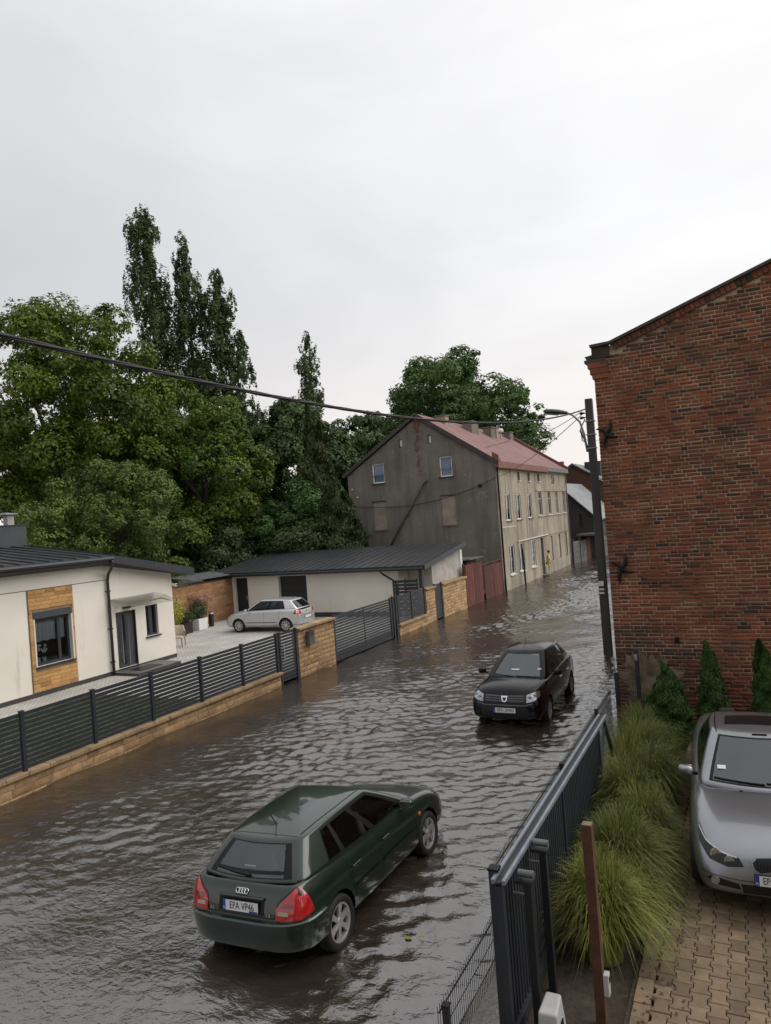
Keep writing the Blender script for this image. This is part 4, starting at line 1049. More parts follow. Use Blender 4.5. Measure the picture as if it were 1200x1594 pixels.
# the house whose upper window the picture was taken from
ho = thing('near_house', 'plastered house behind the camera position beside the driveway', 'house', (0,0,0))
w = MB(); fb = (lambda u, z, d: (u, -.55-d, z)); hw = [(-.6,.6,4.1,5.6),(3.2,4.4,4.1,5.6),(-.6,.6,1.2,2.6),(3.2,4.4,.3,2.4)]
wall_face(w, fb, -2.4, 9.5, -.3, 8.6, hw, .2); w.quad((-2.4,-.55,-.3),(-2.4,-14,-.3),(-2.4,-14,8.6),(-2.4,-.55,8.6)); w.quad((9.5,-.55,-.3),(9.5,-14,-.3),(9.5,-14,8.6),(9.5,-.55,8.6)); w.build('wall','bricked_up',ho)
for h in hw: window(ho, fb, *h, depth=.12, frame='white_plastic', fw_=.07, mull=((h[0]+h[1])/2,))
MB().prism([(-2.7,8.61),(9.8,8.61),(3.5,11.2)],'y',-14.2,-.3).build('roof','tin_grey',ho)

# ------------------------------------------------------------------ utility pole, street lamp, cables
up_ = thing('utility_pole', 'tall dark concrete utility pole standing in the flooded street beside the brick building', 'pole', (-4.35,24.45,-.2))
q = MB(); s0, s1 = .135, .115; H = 8.65
q.add([(-s0,-s0,0),(s0,-s0,0),(s0,s0,0),(-s0,s0,0),(-s1,-s1,H),(s1,-s1,H),(s1,s1,H),(-s1,s1,H)],[(3,2,1,0),(4,5,6,7),(0,1,5,4),(1,2,6,5),(2,3,7,6),(3,0,4,7)])
bevel(q.build('shaft','pole_dark',up_),.02)
for z in (7.0,7.45,7.9): MB().box(-.152,.152,-.152,.152,z,z+.03).build('clamp_band','galv',up_)
MB().tube([(-.15,0,7.0),(-.22,0,7.3),(-.35,0,7.65)],.035,8).build('lamp_bracket','zinc',up_)
for z in (8.2,8.05): MB().lathe([(.04,-.32),(.05,-.26),(.03,-.2),(.02,-.14)],8,'x',(0,0,z)).build('insulator','black_trim',up_)
for k,z in enumerate((3.2,3.32,3.46)): MB().box(-.10,.06,-.215,-.208,z-1.0,z-1.0+(.06 if k<2 else .16)).build('sticker','white_plastic',up_)
MB().tube([(-.16,-.02,8.0),(-.32,-.05,7.7),(-.30,-.05,7.3),(-.16,-.02,7.2)],.02,6).build('cable_loop','cable_black',up_)
sl = thing('street_lamp', 'street lamp head on a curved arm at the top of the utility pole', 'lamp', (-4.35,24.45,-.2))
MB().tube([(-.16,-.03,6.9),(-.22,-.06,7.5),(-.32,-.10,7.92),(-.52,-.17,8.16),(-.72,-.22,8.27)],.035,8).build('arm','zinc',sl,smooth=True)
q = MB(); 
hd = Vector((-.93,-.32,.16)).normalized(); c0 = Vector((-.69,-.215,8.26))
sec = [(0,.05,.05),(.12,.10,.07),(.3,.15,.09),(.55,.16,.09),(.72,.12,.07),(.78,.04,.03)]; side = hd.cross(Vector((0,0,1))).normalized(); upv = side.cross(hd)
V = []; F = []
for (t,a,b) in sec:
    for k in range(10): an = 2*math.pi*k/10; V.append(c0+hd*t+side*(math.cos(an)*a)+upv*(math.sin(an)*b))
for i2 in range(len(sec)-1):
    for k in range(10): F.append((i2*10+k,i2*10+(k+1)%10,(i2+1)*10+(k+1)%10,(i2+1)*10+k))
F += [tuple(range(9,-1,-1)),tuple(range(50,60))]
q.add(V,F).build('head','slate_panel',sl,smooth=True)
V = []; F = []
for (t,a) in ((.28,.10),(.42,.13),(.56,.13),(.68,.09)):
    for k in (-1,0,1): V.append(c0+hd*t+side*(a*k)-upv*(.085+.03*(1-abs(k))))
for i2 in range(3):
    for k in range(2): F.append((i2*3+k,i2*3+k+1,i2*3+k+4,i2*3+k+3))
MB().add(V,F).build('diffuser','offwhite',sl,smooth=True)
def cable(name, label, pts, r, mat='cable_black', strands=0):
    o = None
    if strands:
        t = thing(name, label, 'cable', (0,0,0))
        for s in range(strands):
            P = []; acc = 0
            for i2, p in enumerate(pts):
                ph = i2*.42 + 2*math.pi*s/strands
                P.append(Vector(p)+Vector((math.cos(ph)*r*1.05,0,math.sin(ph)*r*1.05)))
            MB().tube(P, r, 6).build('strand', mat, t, smooth=True)
        return t
    return MB().tube(pts, r, 6).build(name, mat, None, label=label, category='cable', smooth=True)
pts = []
for i2 in range(180):
    Y_ = 0.6 + (24.25-.6)*i2/179; pts.append((-5.5-.16*0 + (Y_-3.95)*.0525 - .02, Y_, 6.68+.0058*(Y_-8.6)**2))
cable('power_cable', 'thick twisted black cable sagging across the whole picture to the pole', pts, .0125, strands=4)
def sag(a, b, s, n=24): return [tuple(Vector(a).lerp(Vector(b), i2/n) - Vector((0,0,4*s*(i2/n)*(1-i2/n)))) for i2 in range(n+1)]
cable('service_wire', 'thin wire running from the pole down to the tenement eaves corner', sag((-4.6,24.4,7.95),(-13.2,42.1,7.0),.25), .013, 'wire_grey')
cable('service_wire', 'thin wire crossing the tenement gable low to its far left corner', sag((-13.2,42.0,7.0),(-23.5,42.05,6.05),.75), .018, 'cable_black')
cable('service_wire', 'thin wire crossing the tenement gable above its upper windows', sag((-13.3,45.5,9.4),(-23.6,42.0,8.1),.15), .016, 'cable_black')
cable('service_wire', 'upper thin wire from the pole towards the red roof', sag((-4.6,24.4,8.05),(-17.0,58.0,11.0),.5), .012, 'wire_grey')
cable('service_wire', 'thin level wire leaving the pole below the lamp bracket', sag((-4.5,24.4,7.1),(-12.0,88.0,14.0),.6), .010, 'wire_grey')

# ------------------------------------------------------------------ right-hand plot: pavers, gate, mesh fence
a_, e_, l_, s_ = .08, .014, .20, .012
def bone(g=.0035):
    rgt = [(a_+e_-g,-l_/2+g),(a_+e_-g,-l_/4-s_),(a_-e_-g,-l_/4+s_),(a_-e_-g,l_/4-s_),(a_+e_-g,l_/4+s_),(a_+e_-g,l_/2-g)]
    return rgt + [(-x,y) for x,y in rgt[::-1]]
BP = bone(); nB = len(BP)
bv = [(x,y,0) for x,y in BP] + [(x,y,.055) for x,y in BP] + [(x*.93,y*.95,.062) for x,y in BP]
bf = [(i,(i+1)%nB,nB+(i+1)%nB,nB+i) for i in range(nB)] + [(nB+i,nB+(i+1)%nB,2*nB+(i+1)%nB,2*nB+i) for i in range(nB)] + [tuple(range(2*nB,3*nB))]
pme = MB().add(bv, bf).mesh('paver', fix=False); pme.materials.append(MATS['paver'])
cells = []
for i in range(30):
    for j in range(62):
        x = -1.02+i*2*a_; y = 3.4+j*l_+(l_/2 if i % 2 else 0)
        if y < 15.4: cells.append((x, y))
r = random.Random(9)
def seen(c): return c[1] > 6.3 and c[0] < 1.1-.05*c[1]+.25 and (c[1] < 9.4 or c[0] < -.75)
near = [c for c in cells if seen(c)]; near.sort(key=lambda c: c[0]**2+c[1]**2); near = set(near[:300])
mbq = MB()
for c in cells:
    dz = r.uniform(-.004,.003)
    if c in near:
        o = bpy.data.objects.new('paver', pme); COL.objects.link(o); o.parent = DRV
        o.location = (c[0], c[1], .24+dz); o.rotation_euler = (r.uniform(-.012,.012), r.uniform(-.012,.012), r.uniform(-.01,.01))
    else: mbq.add([(v[0]+c[0], v[1]+c[1], v[2]+.24+dz) for v in bv], bf, 0, r.random())
mbq.build('paving', 'paver', DRV, tint=True, fix=False, kind='stuff')
kme = MB().box(-.075,.075,-.096,.096,0,.07).mesh('edge_block'); kme.materials.append(MATS['paver'])
for j in range(62):
    o = bpy.data.objects.new('edge_block', kme); COL.objects.link(o); o.parent = DRV
    o.location = (-1.185+r.uniform(-.004,.004), 3.5+j*.198, .238+r.uniform(-.005,.005)); o.rotation_euler = (0,0,r.uniform(-.02,.02))
    if o.location.y > 15.4: bpy.data.objects.remove(o)
lf = MB()
for k in range(240):
    x = r.gauss(-1.05,.16); y = r.uniform(6.5,12.5); s = r.uniform(.012,.03); a = r.uniform(0,3.14); z = .312+r.uniform(0,.004)
    ca, sa = math.cos(a)*s, math.sin(a)*s
    lf.add([(x-ca,y-sa,z),(x+sa*.5,y-ca*.5,z+.004),(x+ca,y+sa,z+.006),(x-sa*.5,y+ca*.5,z+.003)],[(0,1,2,3)])
lf.build('leaf_litter', 'litter_leaf', None, kind='stuff', label='scattered dark leaf litter along the paving edge', category='litter')

sg = thing('sliding_gate', 'long black vertical-bar sliding gate with pale top rails at the driveway', 'gate', (0,0,0))
XG = -2.20; ya, yb = 6.12, 11.48; zb_, zt_ = .34, 1.66
for dx, w in ((-.055,.05), (.045,.05)): bevel(MB().box(XG+dx-w*.34, XG+dx+w*.34, ya, yb, zt_, zt_+.045).build('top_rail', 'galv', sg), .006)
MB().box(XG-.028,XG+.018,ya,yb,zt_-.012,zt_+.02).build('rail_core','anthracite_dark',sg)
bevel(MB().box(XG-.045,XG+.045,ya,13.1,zb_-.12,zb_).build('bottom_beam','anthracite',sg),.006)
for y in (ya+.03, 10.95, 8.55): MB().box(XG-.03,XG+.03,y-.03,y+.03,zb_,zt_-.001).build('stile','anthracite',sg)
pk = MB().box(-.012,.012,-.022,.022,zb_+.001,zt_-.013).mesh('picket'); pk.materials.append(MATS['anthracite'])
y = ya+.11
while y < 10.9:
    if abs(y-8.55) > .05:
        o = bpy.data.objects.new('picket', pk); COL.objects.link(o); o.parent = sg; o.location = (XG, y, 0)
    y += .083
MB().obox((XG,yb-.02,zt_-.01),(XG,12.55,zb_-.02),.05,.05).build('tail_brace','anthracite',sg)
MB().obox((XG,10.97,.95),(XG,11.5,1.5),.04,.04).build('tail_strut','anthracite',sg)
gp = thing('gate_post', 'near end post of the black sliding gate', 'post', (-2.285,6.27,.1), 0, 'posts of the black sliding gate')
bevel(MB().box(-.045,.045,-.045,.045,0,1.62).build('post','anthracite',gp),.006); MB().box(-.05,.05,-.05,.05,1.6205,1.64).build('cap','black_trim',gp)
for k, (y, zt2, lab) in enumerate(((6.42,1.66,'guide post with grey roller nearest the gate end'), (6.98,1.70,'second guide post with roller farther along the black gate'))):
    t = thing('guide_post', lab, 'post', (-2.02, y, .2), 0, 'guide posts behind the black gate')
    bevel(MB().box(-.035,.035,-.035,.035,0,zt2-.3).build('post','anthracite_dark',t),.005)
    MB().box(-.11,.05,-.05,.05,zt2-.2995,zt2-.27).build('roller_plate','anthracite_dark',t)
    MB().lathe([(.034,-.085),(.034,.06)],14,'x',(0,0,zt2-.215)).build('roller','tin_grey',t,smooth=False)
    MB().tube([(-.16,.02,zt2-.42),(.0,.02,zt2-.42)],.012,6).build('limit_rod','zinc',t)
mo = thing('gate_motor', 'pale grey gate motor housing at the foot of the black gate', 'motor', (-1.86,6.3,.2))
bevel(MB().add([(-.10,-.15,.03),(.10,-.15,.03),(.10,.15,.03),(-.10,.15,.03),(-.085,-.13,.36),(.085,-.13,.36),(.07,.12,.40),(-.07,.12,.40)],[(3,2,1,0),(4,5,6,7),(0,1,5,4),(1,2,6,5),(2,3,7,6),(3,0,4,7)]).build('housing','motor_grey',mo),.02,3)
MB().box(-.11,.11,-.16,.16,0,.029).build('base_plate','zinc',mo); MB().box(.088,.096,-.04,.04,.16,.24).build('release_lock','black_trim',mo)
rp_ = thing('rusty_post', 'rusty square steel post standing in the grass beside the black gate', 'post', (-1.50,6.68,.2))
bevel(MB().box(-.045,.045,-.045,.045,0,1.86).build('post','rust',rp_),.005); MB().box(-.043,.043,-.043,.043,1.8602,1.866).build('cap','patch_plaster',rp_)
pc = thing('photocell', 'small grey photocell box on the rusty post', 'sensor', (-1.452,6.66,.62))
bevel(MB().box(0,.05,-.04,.04,-.1,.1).build('housing','motor_grey',pc),.008); MB().box(.0505,.053,-.02,.02,.02,.07).build('lens','black_trim',pc)

def mesh_fence(label, X, y0, y1, z0, z1, posts, rails):
    t = thing('mesh_fence', label, 'fence', (0,0,0)); m = MB()
    y = y0
    while y <= y1+1e-6:
        m.tube([(X,y,z0),(X+.0,y,z1+.03)], .0032, 4, cap=False); y += .05
    m.build('vertical_wires','cable_black',t)['kind'] = 'stuff'
    m = MB()
    for z in rails:
        m.tube([(X+.012,y0,z),(X+.012,y1,z)], (.0045 if z < rails[-1] else .009), 4, cap=False)
    m.build('cross_wires','cable_black',t)['kind'] = 'stuff'
    fold = MB()
    for z in rails[1:-1:2]:
        fold.tube([(X+.03,y0,z+.03),(X+.03,y1,z+.03)],.004,4,cap=False)
    fold.build('stiffening_folds','cable_black',t)['kind'] = 'stuff'
    for y, zt2 in posts:
        o = bevel(MB().box(X+.04,X+.10,y-.03,y+.03,-.15,zt2).build('post','anthracite_dark',t),.005)
        MB().box(X+.035,X+.105,y-.035,y+.035,zt2+.0005,zt2+.015).build('post_cap','black_trim',o)
    return t
mesh_fence('low black wire mesh fence at the gravel edge below the gate end', -2.72, 5.75, 7.34, .02, .66, [(7.36,.72),(5.78,.70)], [.05,.25,.45,.64])
mesh_fence('long black wire mesh fence between the water and the black gate', -2.74, 7.42, 15.3, -.05, 1.12, [(10.55,1.20),(13.35,1.24)], [.0,.2,.4,.6,.8,.95,1.10])
for (x, y, zt2, lab) in ((-2.62,15.42,1.44,'short dark fence post at the corner of the brick building'),(-2.19,15.40,1.95,'taller dark fence post against the plaster patch')):
    t = thing('fence_post', lab, 'post', (x,y,.0), 0, 'posts by the brick corner')
    bevel(MB().box(-.04,.04,-.04,.04,0,zt2).build('post','anthracite_dark',t),.006)
    if zt2 > 1.6: bevel(MB().box(-.03,.03,-.07,-.041,zt2-.22,zt2-.10).build('latch','steel',t),.006)
    else: MB().box(-.045,.045,-.045,.045,zt2+.0005,zt2+.015).build('cap','black_trim',t)
nt = MB()
for k in range(9): nt.tube([(-2.58+k*.045,15.41,.1),(-2.58+k*.045,15.41,1.38)],.004,4,cap=False)
for k in range(14): nt.tube([(-2.58,15.415,.15+k*.09),(-2.22,15.415,.15+k*.09)],.004,4,cap=False)
t = thing('mesh_fence', 'small wire mesh panel between two dark posts at the brick corner', 'fence', (0,0,0)); nt.build('wires','cable_black',t)['kind'] = 'stuff'

# ornamental grass
def grass_clump(label, c, n, rad, hgt, mat, seed, lean=(0,0)):
    rg = np.random.default_rng(seed); t = thing('ornamental_grass', label, 'grass', c, 0, 'ornamental grasses along the driveway')
    az = rg.uniform(0, 6.283, n); r0 = np.sqrt(rg.random(n))*.20
    upr = rg.random(n) < .42
    out = np.where(upr, rg.uniform(.05,.45,n), rg.uniform(.35,1.2,n)); L = hgt*rg.uniform(.55,1.15,n)*np.where(upr,1.08,.95)
    S = 7; tt = np.linspace(0,1,S)
    dirx, diry = np.cos(az), np.sin(az)
    out = out*(1+.35*np.sin(az*2+seed)+.25*np.sin(az*5+seed*3)).clip(.3,1.8)
    hor = (rad*out)[:,None]*(tt**1.7)[None,:] + r0[:,None]
    ver = (L[:,None]*(np.sin(tt*np.pi*.5)**.9)[None,:])*(1-.12*out[:,None]*tt**2) - (out*rg.uniform(.15,.48,n)*hgt)[:,None]*(tt**3.2)[None,:]
    wob = rg.normal(0,.13,(n,1))*tt[None,:]**2
    Xc = dirx[:,None]*hor - diry[:,None]*wob + lean[0]*tt**2; Yc = diry[:,None]*hor + dirx[:,None]*wob + lean[1]*tt**2
    C = np.stack([Xc,Yc,np.maximum(ver,.01)],2)
    wdt = (.0036+.003*rg.random(n))[:,None]*(1-tt**2.5*.9)[None,:]
    sx, sy = -diry[:,None]*wdt, dirx[:,None]*wdt
    A = C.copy(); A[...,0] += sx; A[...,1] += sy; B = C.copy(); B[...,0] -= sx; B[...,1] -= sy
    V = np.stack([A,B],2).reshape(n, S*2, 3)
    F = np.array([[2*i,2*i+1,2*i+3,2*i+2] for i in range(S-1)])
    FF = (F[None]+(np.arange(n)*S*2)[:,None,None]).reshape(-1,4)
    tint = np.repeat(np.clip(rg.beta(2,2,n),0,1), S-1)
    o = link('blades', np_mesh('blades', V.reshape(-1,3), FF, mat, tint), None, t); o['kind'] = 'stuff'
    return t
grass_clump('bright yellow-green ornamental grass tuft nearest the rusty post', (-1.66,7.70,.22), 3000, .46, 1.0, 'grass_blade', 1)
for k, (x, y, n, rad, h, lab) in enumerate(((-1.62,9.0,2500,.60,.90,'dark green ornamental grass tuft directly behind the bright tuft'),
    (-1.50,9.9,1900,.50,.82,'low ornamental grass tuft level with the silver car bumper'),
    (-1.75,10.7,2500,.62,.98,'middle ornamental grass tuft level with the silver car headlight'),
    (-1.55,11.6,2100,.58,.9,'ornamental grass tuft level with the silver car bonnet'),
    (-1.82,12.4,2400,.62,1.0,'ornamental grass tuft level with the silver car mirror'),
    (-1.95,13.5,2400,.62,.98,'farthest ornamental grass tuft in front of the leftmost thuja'))):
    grass_clump(lab, (x,y,.22), n, rad, h, 'grass_dark', 2+k, (.06*math.sin(k*2.3), .08*math.cos(k*1.7)))

rgc = random.Random(77)
for k in range(9):
    y = 8.3+k*.62; x = -1.72+rgc.uniform(-.32,.34)
    grass_clump('small stray tuft filling the gaps between the larger ornamental grasses', (x,y,.22), 700, rgc.uniform(.38,.6), rgc.uniform(.6,.95), 'grass_dark' if k % 3 else 'grass_blade', 40+k, (rgc.uniform(-.12,.12), rgc.uniform(-.12,.12)))

# ------------------------------------------------------------------ foliage tools
def leaf_faces(P, N, size, asp, rg, fold=.25):
    n = len(P); R = rg.normal(size=(n,3)); T = np.cross(N, R); T /= np.linalg.norm(T,axis=1,keepdims=True)+1e-9
    B = np.cross(N, T); s = size[:,None]
    V = np.stack([P-T*s, P+B*s*asp+N*s*fold, P+T*s, P-B*s*asp+N*s*fold], 1).reshape(-1,3)
    return V, np.arange(4*n).reshape(n,4)
def conifer(label, base, h, rad, n, mat, seed, group, name='thuja', pw=.85, size=(.022,.05), wob=.12):
    rg = np.random.default_rng(seed); t = thing(name, label, 'tree', base, 0, group)
    z = rg.random(n)**1.25; az = rg.uniform(0,6.283,n)
    prof = np.minimum(1, (1-z)**pw*1.25)*np.minimum(1, .55+z*3.5)
    lump = 1 + wob*np.sin(az*3+z*14+seed) + wob*np.sin(az*5-z*23) + wob*.8*np.sin(az*2+z*37)
    rr = rad*prof*lump*(1-.45*rg.random(n)**2.2)
    tip = np.sign(np.cos(az+seed))*rad*.22*np.clip((z-.55)*2.2,0,1)      # forked top
    P = np.stack([np.cos(az)*rr+tip, np.sin(az)*rr, .03*h+z*h*.97*(1-.10*(np.cos(az+seed) > 0))], 1)
    N = np.stack([np.cos(az+rg.normal(0,.9,n)), np.sin(az+rg.normal(0,.9,n)), rg.normal(.15,.5,n)],1); N /= np.linalg.norm(N,axis=1,keepdims=True)
    T = np.stack([np.cos(az)*.35, np.sin(az)*.35, np.ones(n)],1)+rg.normal(0,.35,(n,3)); T -= N*(T*N).sum(1,keepdims=True); T /= np.linalg.norm(T,axis=1,keepdims=True)
    B = np.cross(N,T); s = rg.uniform(*size,n)[:,None]
    V = np.stack([P-T*s, P+B*s*.45, P+T*s*1.2, P-B*s*.45],1).reshape(-1,3)
    tint = np.clip(.5+.35*(lump-1)/wob*.4+rg.normal(0,.22,n),0,1)
    link('crown', np_mesh('crown', V, np.arange(4*n).reshape(n,4), mat, tint), None, t)
    MB().tube([(0,0,-.05),(0,0,h*.5),(0,0,h*.9)],[rad*.14,rad*.09,.01],7).build('trunk','bark',t)
    return t
conifer('squat bushy thuja against the plaster patch of the brick wall', (-1.60,14.75,.22), 1.62, .40, 34000, 'leaf_thuja', 3, 'thujas along the brick wall', pw=.45, wob=.11, size=(.012,.030))
conifer('slender middle thuja behind the silver car roof', (-.80,15.0,.22), 1.98, .27, 30000, 'leaf_thuja', 4, 'thujas along the brick wall', pw=.55, wob=.11, size=(.012,.030))
conifer('slender rightmost thuja behind the silver car roof', (.12,15.0,.22), 2.02, .26, 30000, 'leaf_thuja', 8, 'thujas along the brick wall', pw=.55, wob=.11, size=(.012,.030))

# ------------------------------------------------------------------ cars (local +Y forward, +X the car's right-hand side)
DG = bpy.context.evaluated_depsgraph_get
def eval_mesh(o):
    bpy.context.view_layer.update(); dg = DG(); dg.update()
    return bpy.data.meshes.new_from_object(o.evaluated_get(dg), depsgraph=dg)
class Car:
    def __init__(s, name, label, loc, heading, S, paint_):
        s.S = S; s.paint = paint_
        s.root = thing(name, label, 'car', loc, heading)
        s.lower(); s.cabin(); s.wheels(); s.interior()
    # lower shell lofted through cross sections
    def lower(s):
        S = s.S; rows = []
        for st in S['st']:
            y, w, zb, ze, zt, ws, cab = st
            zm = zb+(ze-zb)*S.get('mid', .52)
            h = [(0,zb),(.75*w,zb),(.93*w,zb+.03),(.985*w,zb+.12*(ze-zb)/.6),(w,zm),(.985*w,ze-.10*(ze-zb)/.6),(ws,ze-.015)]
            if cab: h += [(ws-.05,ze),(ws-.10,ze-.2),(0,ze-.24)]
            else: h += [(ws-.09,ze+(zt-ze)*.35),(ws*.5,ze+(zt-ze)*.86),(0,zt)]
            rows.append(h)
        n = len(rows[0]); ring = 2*n-2; V = []; F = []; mi = []
        for st, h in zip(S['st'], rows):
            full = h + [(-x,z) for x,z in h[-2:0:-1]]
            V += [(x, st[0], z) for x,z in full]
        for i in range(len(rows)-1):
            for k in range(ring):
                F.append((i*ring+k, i*ring+(k+1)%ring, (i+1)*ring+(k+1)%ring, (i+1)*ring+k))
                inside = S['st'][i][6] and S['st'][i+1][6] and (7 <= k < ring-7)
                mi.append(1 if inside else 0)
        for base in (0, (len(rows)-1)*ring):
            c = len(V); V.append((0, V[base][1], sum(V[base+k][2] for k in range(ring))/ring))
            for k in range(ring): F.append((base+k, base+(k+1)%ring, c)); mi.append(0)
        m = MB(); m.v = V; m.f = F; m.m = mi; m.t = [0]*len(F)
        me = m.mesh('body'); mats = [s.paint, 'seat_dark', 'black_trim']
        o = link('body', me, mats, s.root)
        me.polygons.foreach_set('use_smooth', [True]*len(me.polygons))
        sub = o.modifiers.new('smooth', 'SUBSURF'); sub.levels = 2; sub.render_levels = 2
        smooth_me = eval_mesh(o)
        bm = bmesh.new(); bm.from_mesh(smooth_me); s.bvh = BVHTree.FromBMesh(bm); bm.free()
        cut = MB()
        for wy in (S['wf'], S['wr']):
            for sd in (-1, 1):
                R = S['R']+S.get('arch', .045); x0, x1 = sd*S['track']-sd*.24, sd*1.2
                pr = [(0.001, x0), (R, x0), (R, x1), (0.001, x1)]
                cut.lathe(pr, 28, 'x', (0, wy, S['R']), 2)
        cme = cut.mesh('arch_cutter')
        for mm in mats: cme.materials.append(MATS[mm])
        co = bpy.data.objects.new('arch_cutter', cme); COL.objects.link(co); co.parent = s.root
        b = o.modifiers.new('arches', 'BOOLEAN'); b.operation = 'DIFFERENCE'; b.object = co; b.solver = 'EXACT'
        res = eval_mesh(o); o.modifiers.clear(); o.data = res; res.name = 'body'
        smooth_by_angle(res, .7)
        bpy.data.objects.remove(co)
        s.body = o
    def gpt(s, side_frac, t): pass
    # greenhouse: rings from the belt line to the roof edge
    def ring(s, t):
        G = s.S['gh']; L = lambda k: G[k][0]+(G[k][1]-G[k][0])*max(t,0)
        yf, yr, w = L('yf')+G.get('fc',.0)*4*max(t,0)*(1-t), L('yr')-G.get('rc',.0)*4*max(t,0)*(1-t), G['w'][0]+(G['w'][1]-G['w'][0])*(max(t,0)**1.25)
        bf, br = L('bf'), L('br'); rc = L('cr')
        tf, trr = L('tf'), L('tr')           # plan taper of the side at front / rear
        zb = lambda y: G['belt'][0]+G['belt'][1]*y
        zr = lambda y: G['roof'][0]-G['roof'][2]*(y-G['roof'][1])**2
        t_ = t; t = max(t, 0)
        pts = []
        ysr, ysf = yr+br+rc, yf-bf-rc
        def sx(y):
            u = (y-(ysr+ysf)/2)/((ysf-ysr)/2)
            return w-(tf if u > 0 else trr)*abs(u)**2.2
        cols = s.cols
        side = [(sx(ysr+(ysf-ysr)*f), ysr+(ysf-ysr)*f) for f in cols]
        wf, wr = sx(ysf), sx(ysr)
        def bez(p, c, q, n=5): return [((1-u)**2*p[0]+2*u*(1-u)*c[0]+u*u*q[0], (1-u)**2*p[1]+2*u*(1-u)*c[1]+u*u*q[1]) for u in [k/n for k in range(1,n)]]
        fx = [c for c in s.fcols]
        front = [(wf-rc)*(1-2*f) for f in fx]; front = [(x, yf-bf*(x/(wf))**2) for x in front]
        rear = [-(wr-rc)*(1-2*f) for f in fx]; rear = [(x, yr+br*(x/wr)**2) for x in rear]
        left = [(-x,y) for x,y in side[::-1]]
        P = side + bez(side[-1], (wf, front[0][1]+.0), front[0]) + front + bez(front[-1], (-wf, front[-1][1]), left[0]) + left \
            + bez(left[-1], (-wr, rear[0][1]), rear[0]) + rear + bez(rear[-1], (wr, rear[-1][1]), side[0])
        return [(x, y, zb(y)+(zr(y)-zb(y))*t_) for x,y in P]
    def cabin(s):
        S = s.S; G = S['gh']; sl = .012
        cols = {0.0, 1.0}; s.wins = G['side']
        for a, b in s.wins:
            cols |= {a, a+sl, b-sl, b}
            k = 5
            for i in range(1, k): cols.add(a+sl+(b-a-2*sl)*i/k)
        s.cols = sorted(cols)
        fe = .03; rw = .085; s.fcols = sorted({0, fe, 1-fe, 1, rw, 1-rw, *[fe+(1-2*fe)*i/8 for i in range(1,8)]})
        t0, t1 = G.get('t', (.06,.90)); tl = sorted({-.10, 0, t0, t0+.035, t1-.03, t1, 1, *[t0+.035+(t1-t0-.065)*i/5 for i in range(1,5)], (1+t1)/2})
        R = [s.ring(t) for t in tl]; n = len(R[0]); ns = len(s.cols); nf = len(s.fcols); nb = 4
        V = [p for r in R for p in r]
        i_front = ns+nb; i_left = i_front+nf+nb; i_rear = i_left+ns+nb
        shell, seal = [], []; panes = {'windscreen': [], 'rear_window': []}
        def zone(k, j):
            """what the cell right of column k on level j is"""
            tm = (tl[j]+tl[j+1])/2
            if not (t0 < tm < t1): return 'shell'
            edge = tm < t0+.035 or tm > t1-.03
            def inwin(c):
                for wi, (a, b) in enumerate(s.wins):
                    if a < c < b:
                        return ('seal', wi) if (edge or c < a+sl or c > b-sl) else ('pane', wi)
                if s.wins[0][0] < c < s.wins[-1][1]: return ('seal', 0)
                return None
            if k < ns-1:
                z = inwin((s.cols[k]+s.cols[k+1])/2)
                return 'shell' if z is None else ('seal' if z[0] == 'seal' else 'side_window_r%d' % z[1])
            if i_left <= k < i_left+ns-1:
                q = k-i_left; c = 1-(s.cols[::-1][q]*0) ; cc = (s.cols[ns-1-q]+s.cols[ns-2-q])/2
                z = inwin(cc)
                return 'shell' if z is None else ('seal' if z[0] == 'seal' else 'side_window_l%d' % z[1])
            if i_front <= k < i_front+nf-1:
                c = (s.fcols[k-i_front]+s.fcols[k-i_front+1])/2
                return 'seal' if (edge or c < fe or c > 1-fe) else 'windscreen'
            if i_rear <= k < i_rear+nf-1:
                c = (s.fcols[k-i_rear]+s.fcols[k-i_rear+1])/2
                return 'seal' if (edge or c < rw or c > 1-rw or tm < t0+S.get('rear_edge',.06)) else 'rear_window'
            return 'shell'
        cells = {}
        for j in range(len(tl)-1):
            for k in range(n):
                f = (j*n+k, j*n+(k+1)%n, (j+1)*n+(k+1)%n, (j+1)*n+k)
                cells.setdefault(zone(k, j), []).append(f)
        # roof skin
        top = R[-1]; ym = sum(p[1] for p in top)/n; base = (len(tl)-1)*n; prev = base
        for sc in (.94,.8,.55,.28):
            o0 = len(V)
            for p in top:
                y = ym+(p[1]-ym)*sc; V.append((p[0]*sc, y, G['roof'][0]-G['roof'][2]*(y-G['roof'][1])**2+G.get('crown',.045)*(1-sc**2.2)))
            for k in range(n): cells['shell'].append((prev+k, prev+(k+1)%n, o0+(k+1)%n, o0+k))
            prev = o0
        c = len(V); V.append((0, ym, G['roof'][0]-G['roof'][2]*(ym-G['roof'][1])**2+G.get('crown',.045)))
        for k in range(n): cells['shell'].append((prev+k, prev+(k+1)%n, c))
        def sub(name, faces, mats, extra=None):
            ids = sorted({i for f in faces for i in f}); mp = {i: q for q, i in enumerate(ids)}
            m = MB(); m.add([V[i] for i in ids], [tuple(mp[i] for i in f) for f in faces])
            return m.build(name, mats, s.root, smooth=True, fix=True)
        s.shell = sub('roof_shell', cells.pop('shell'), s.paint)
        bm = bmesh.new(); bm.from_mesh(s.shell.data); s.bvh_top = BVHTree.FromBMesh(bm); bm.free()
        if 'seal' in cells: sub('window_seal', cells.pop('seal'), 'black_trim')
        for k, fs in cells.items():
            nm = 'side_window' if k.startswith('side') else k
            sub(nm, fs, 'side_glass' if nm == 'side_window' else 'car_glass')
        # full greenhouse for projecting trims on to
        bm = bmesh.new(); vs_ = [bm.verts.new(v) for v in V]
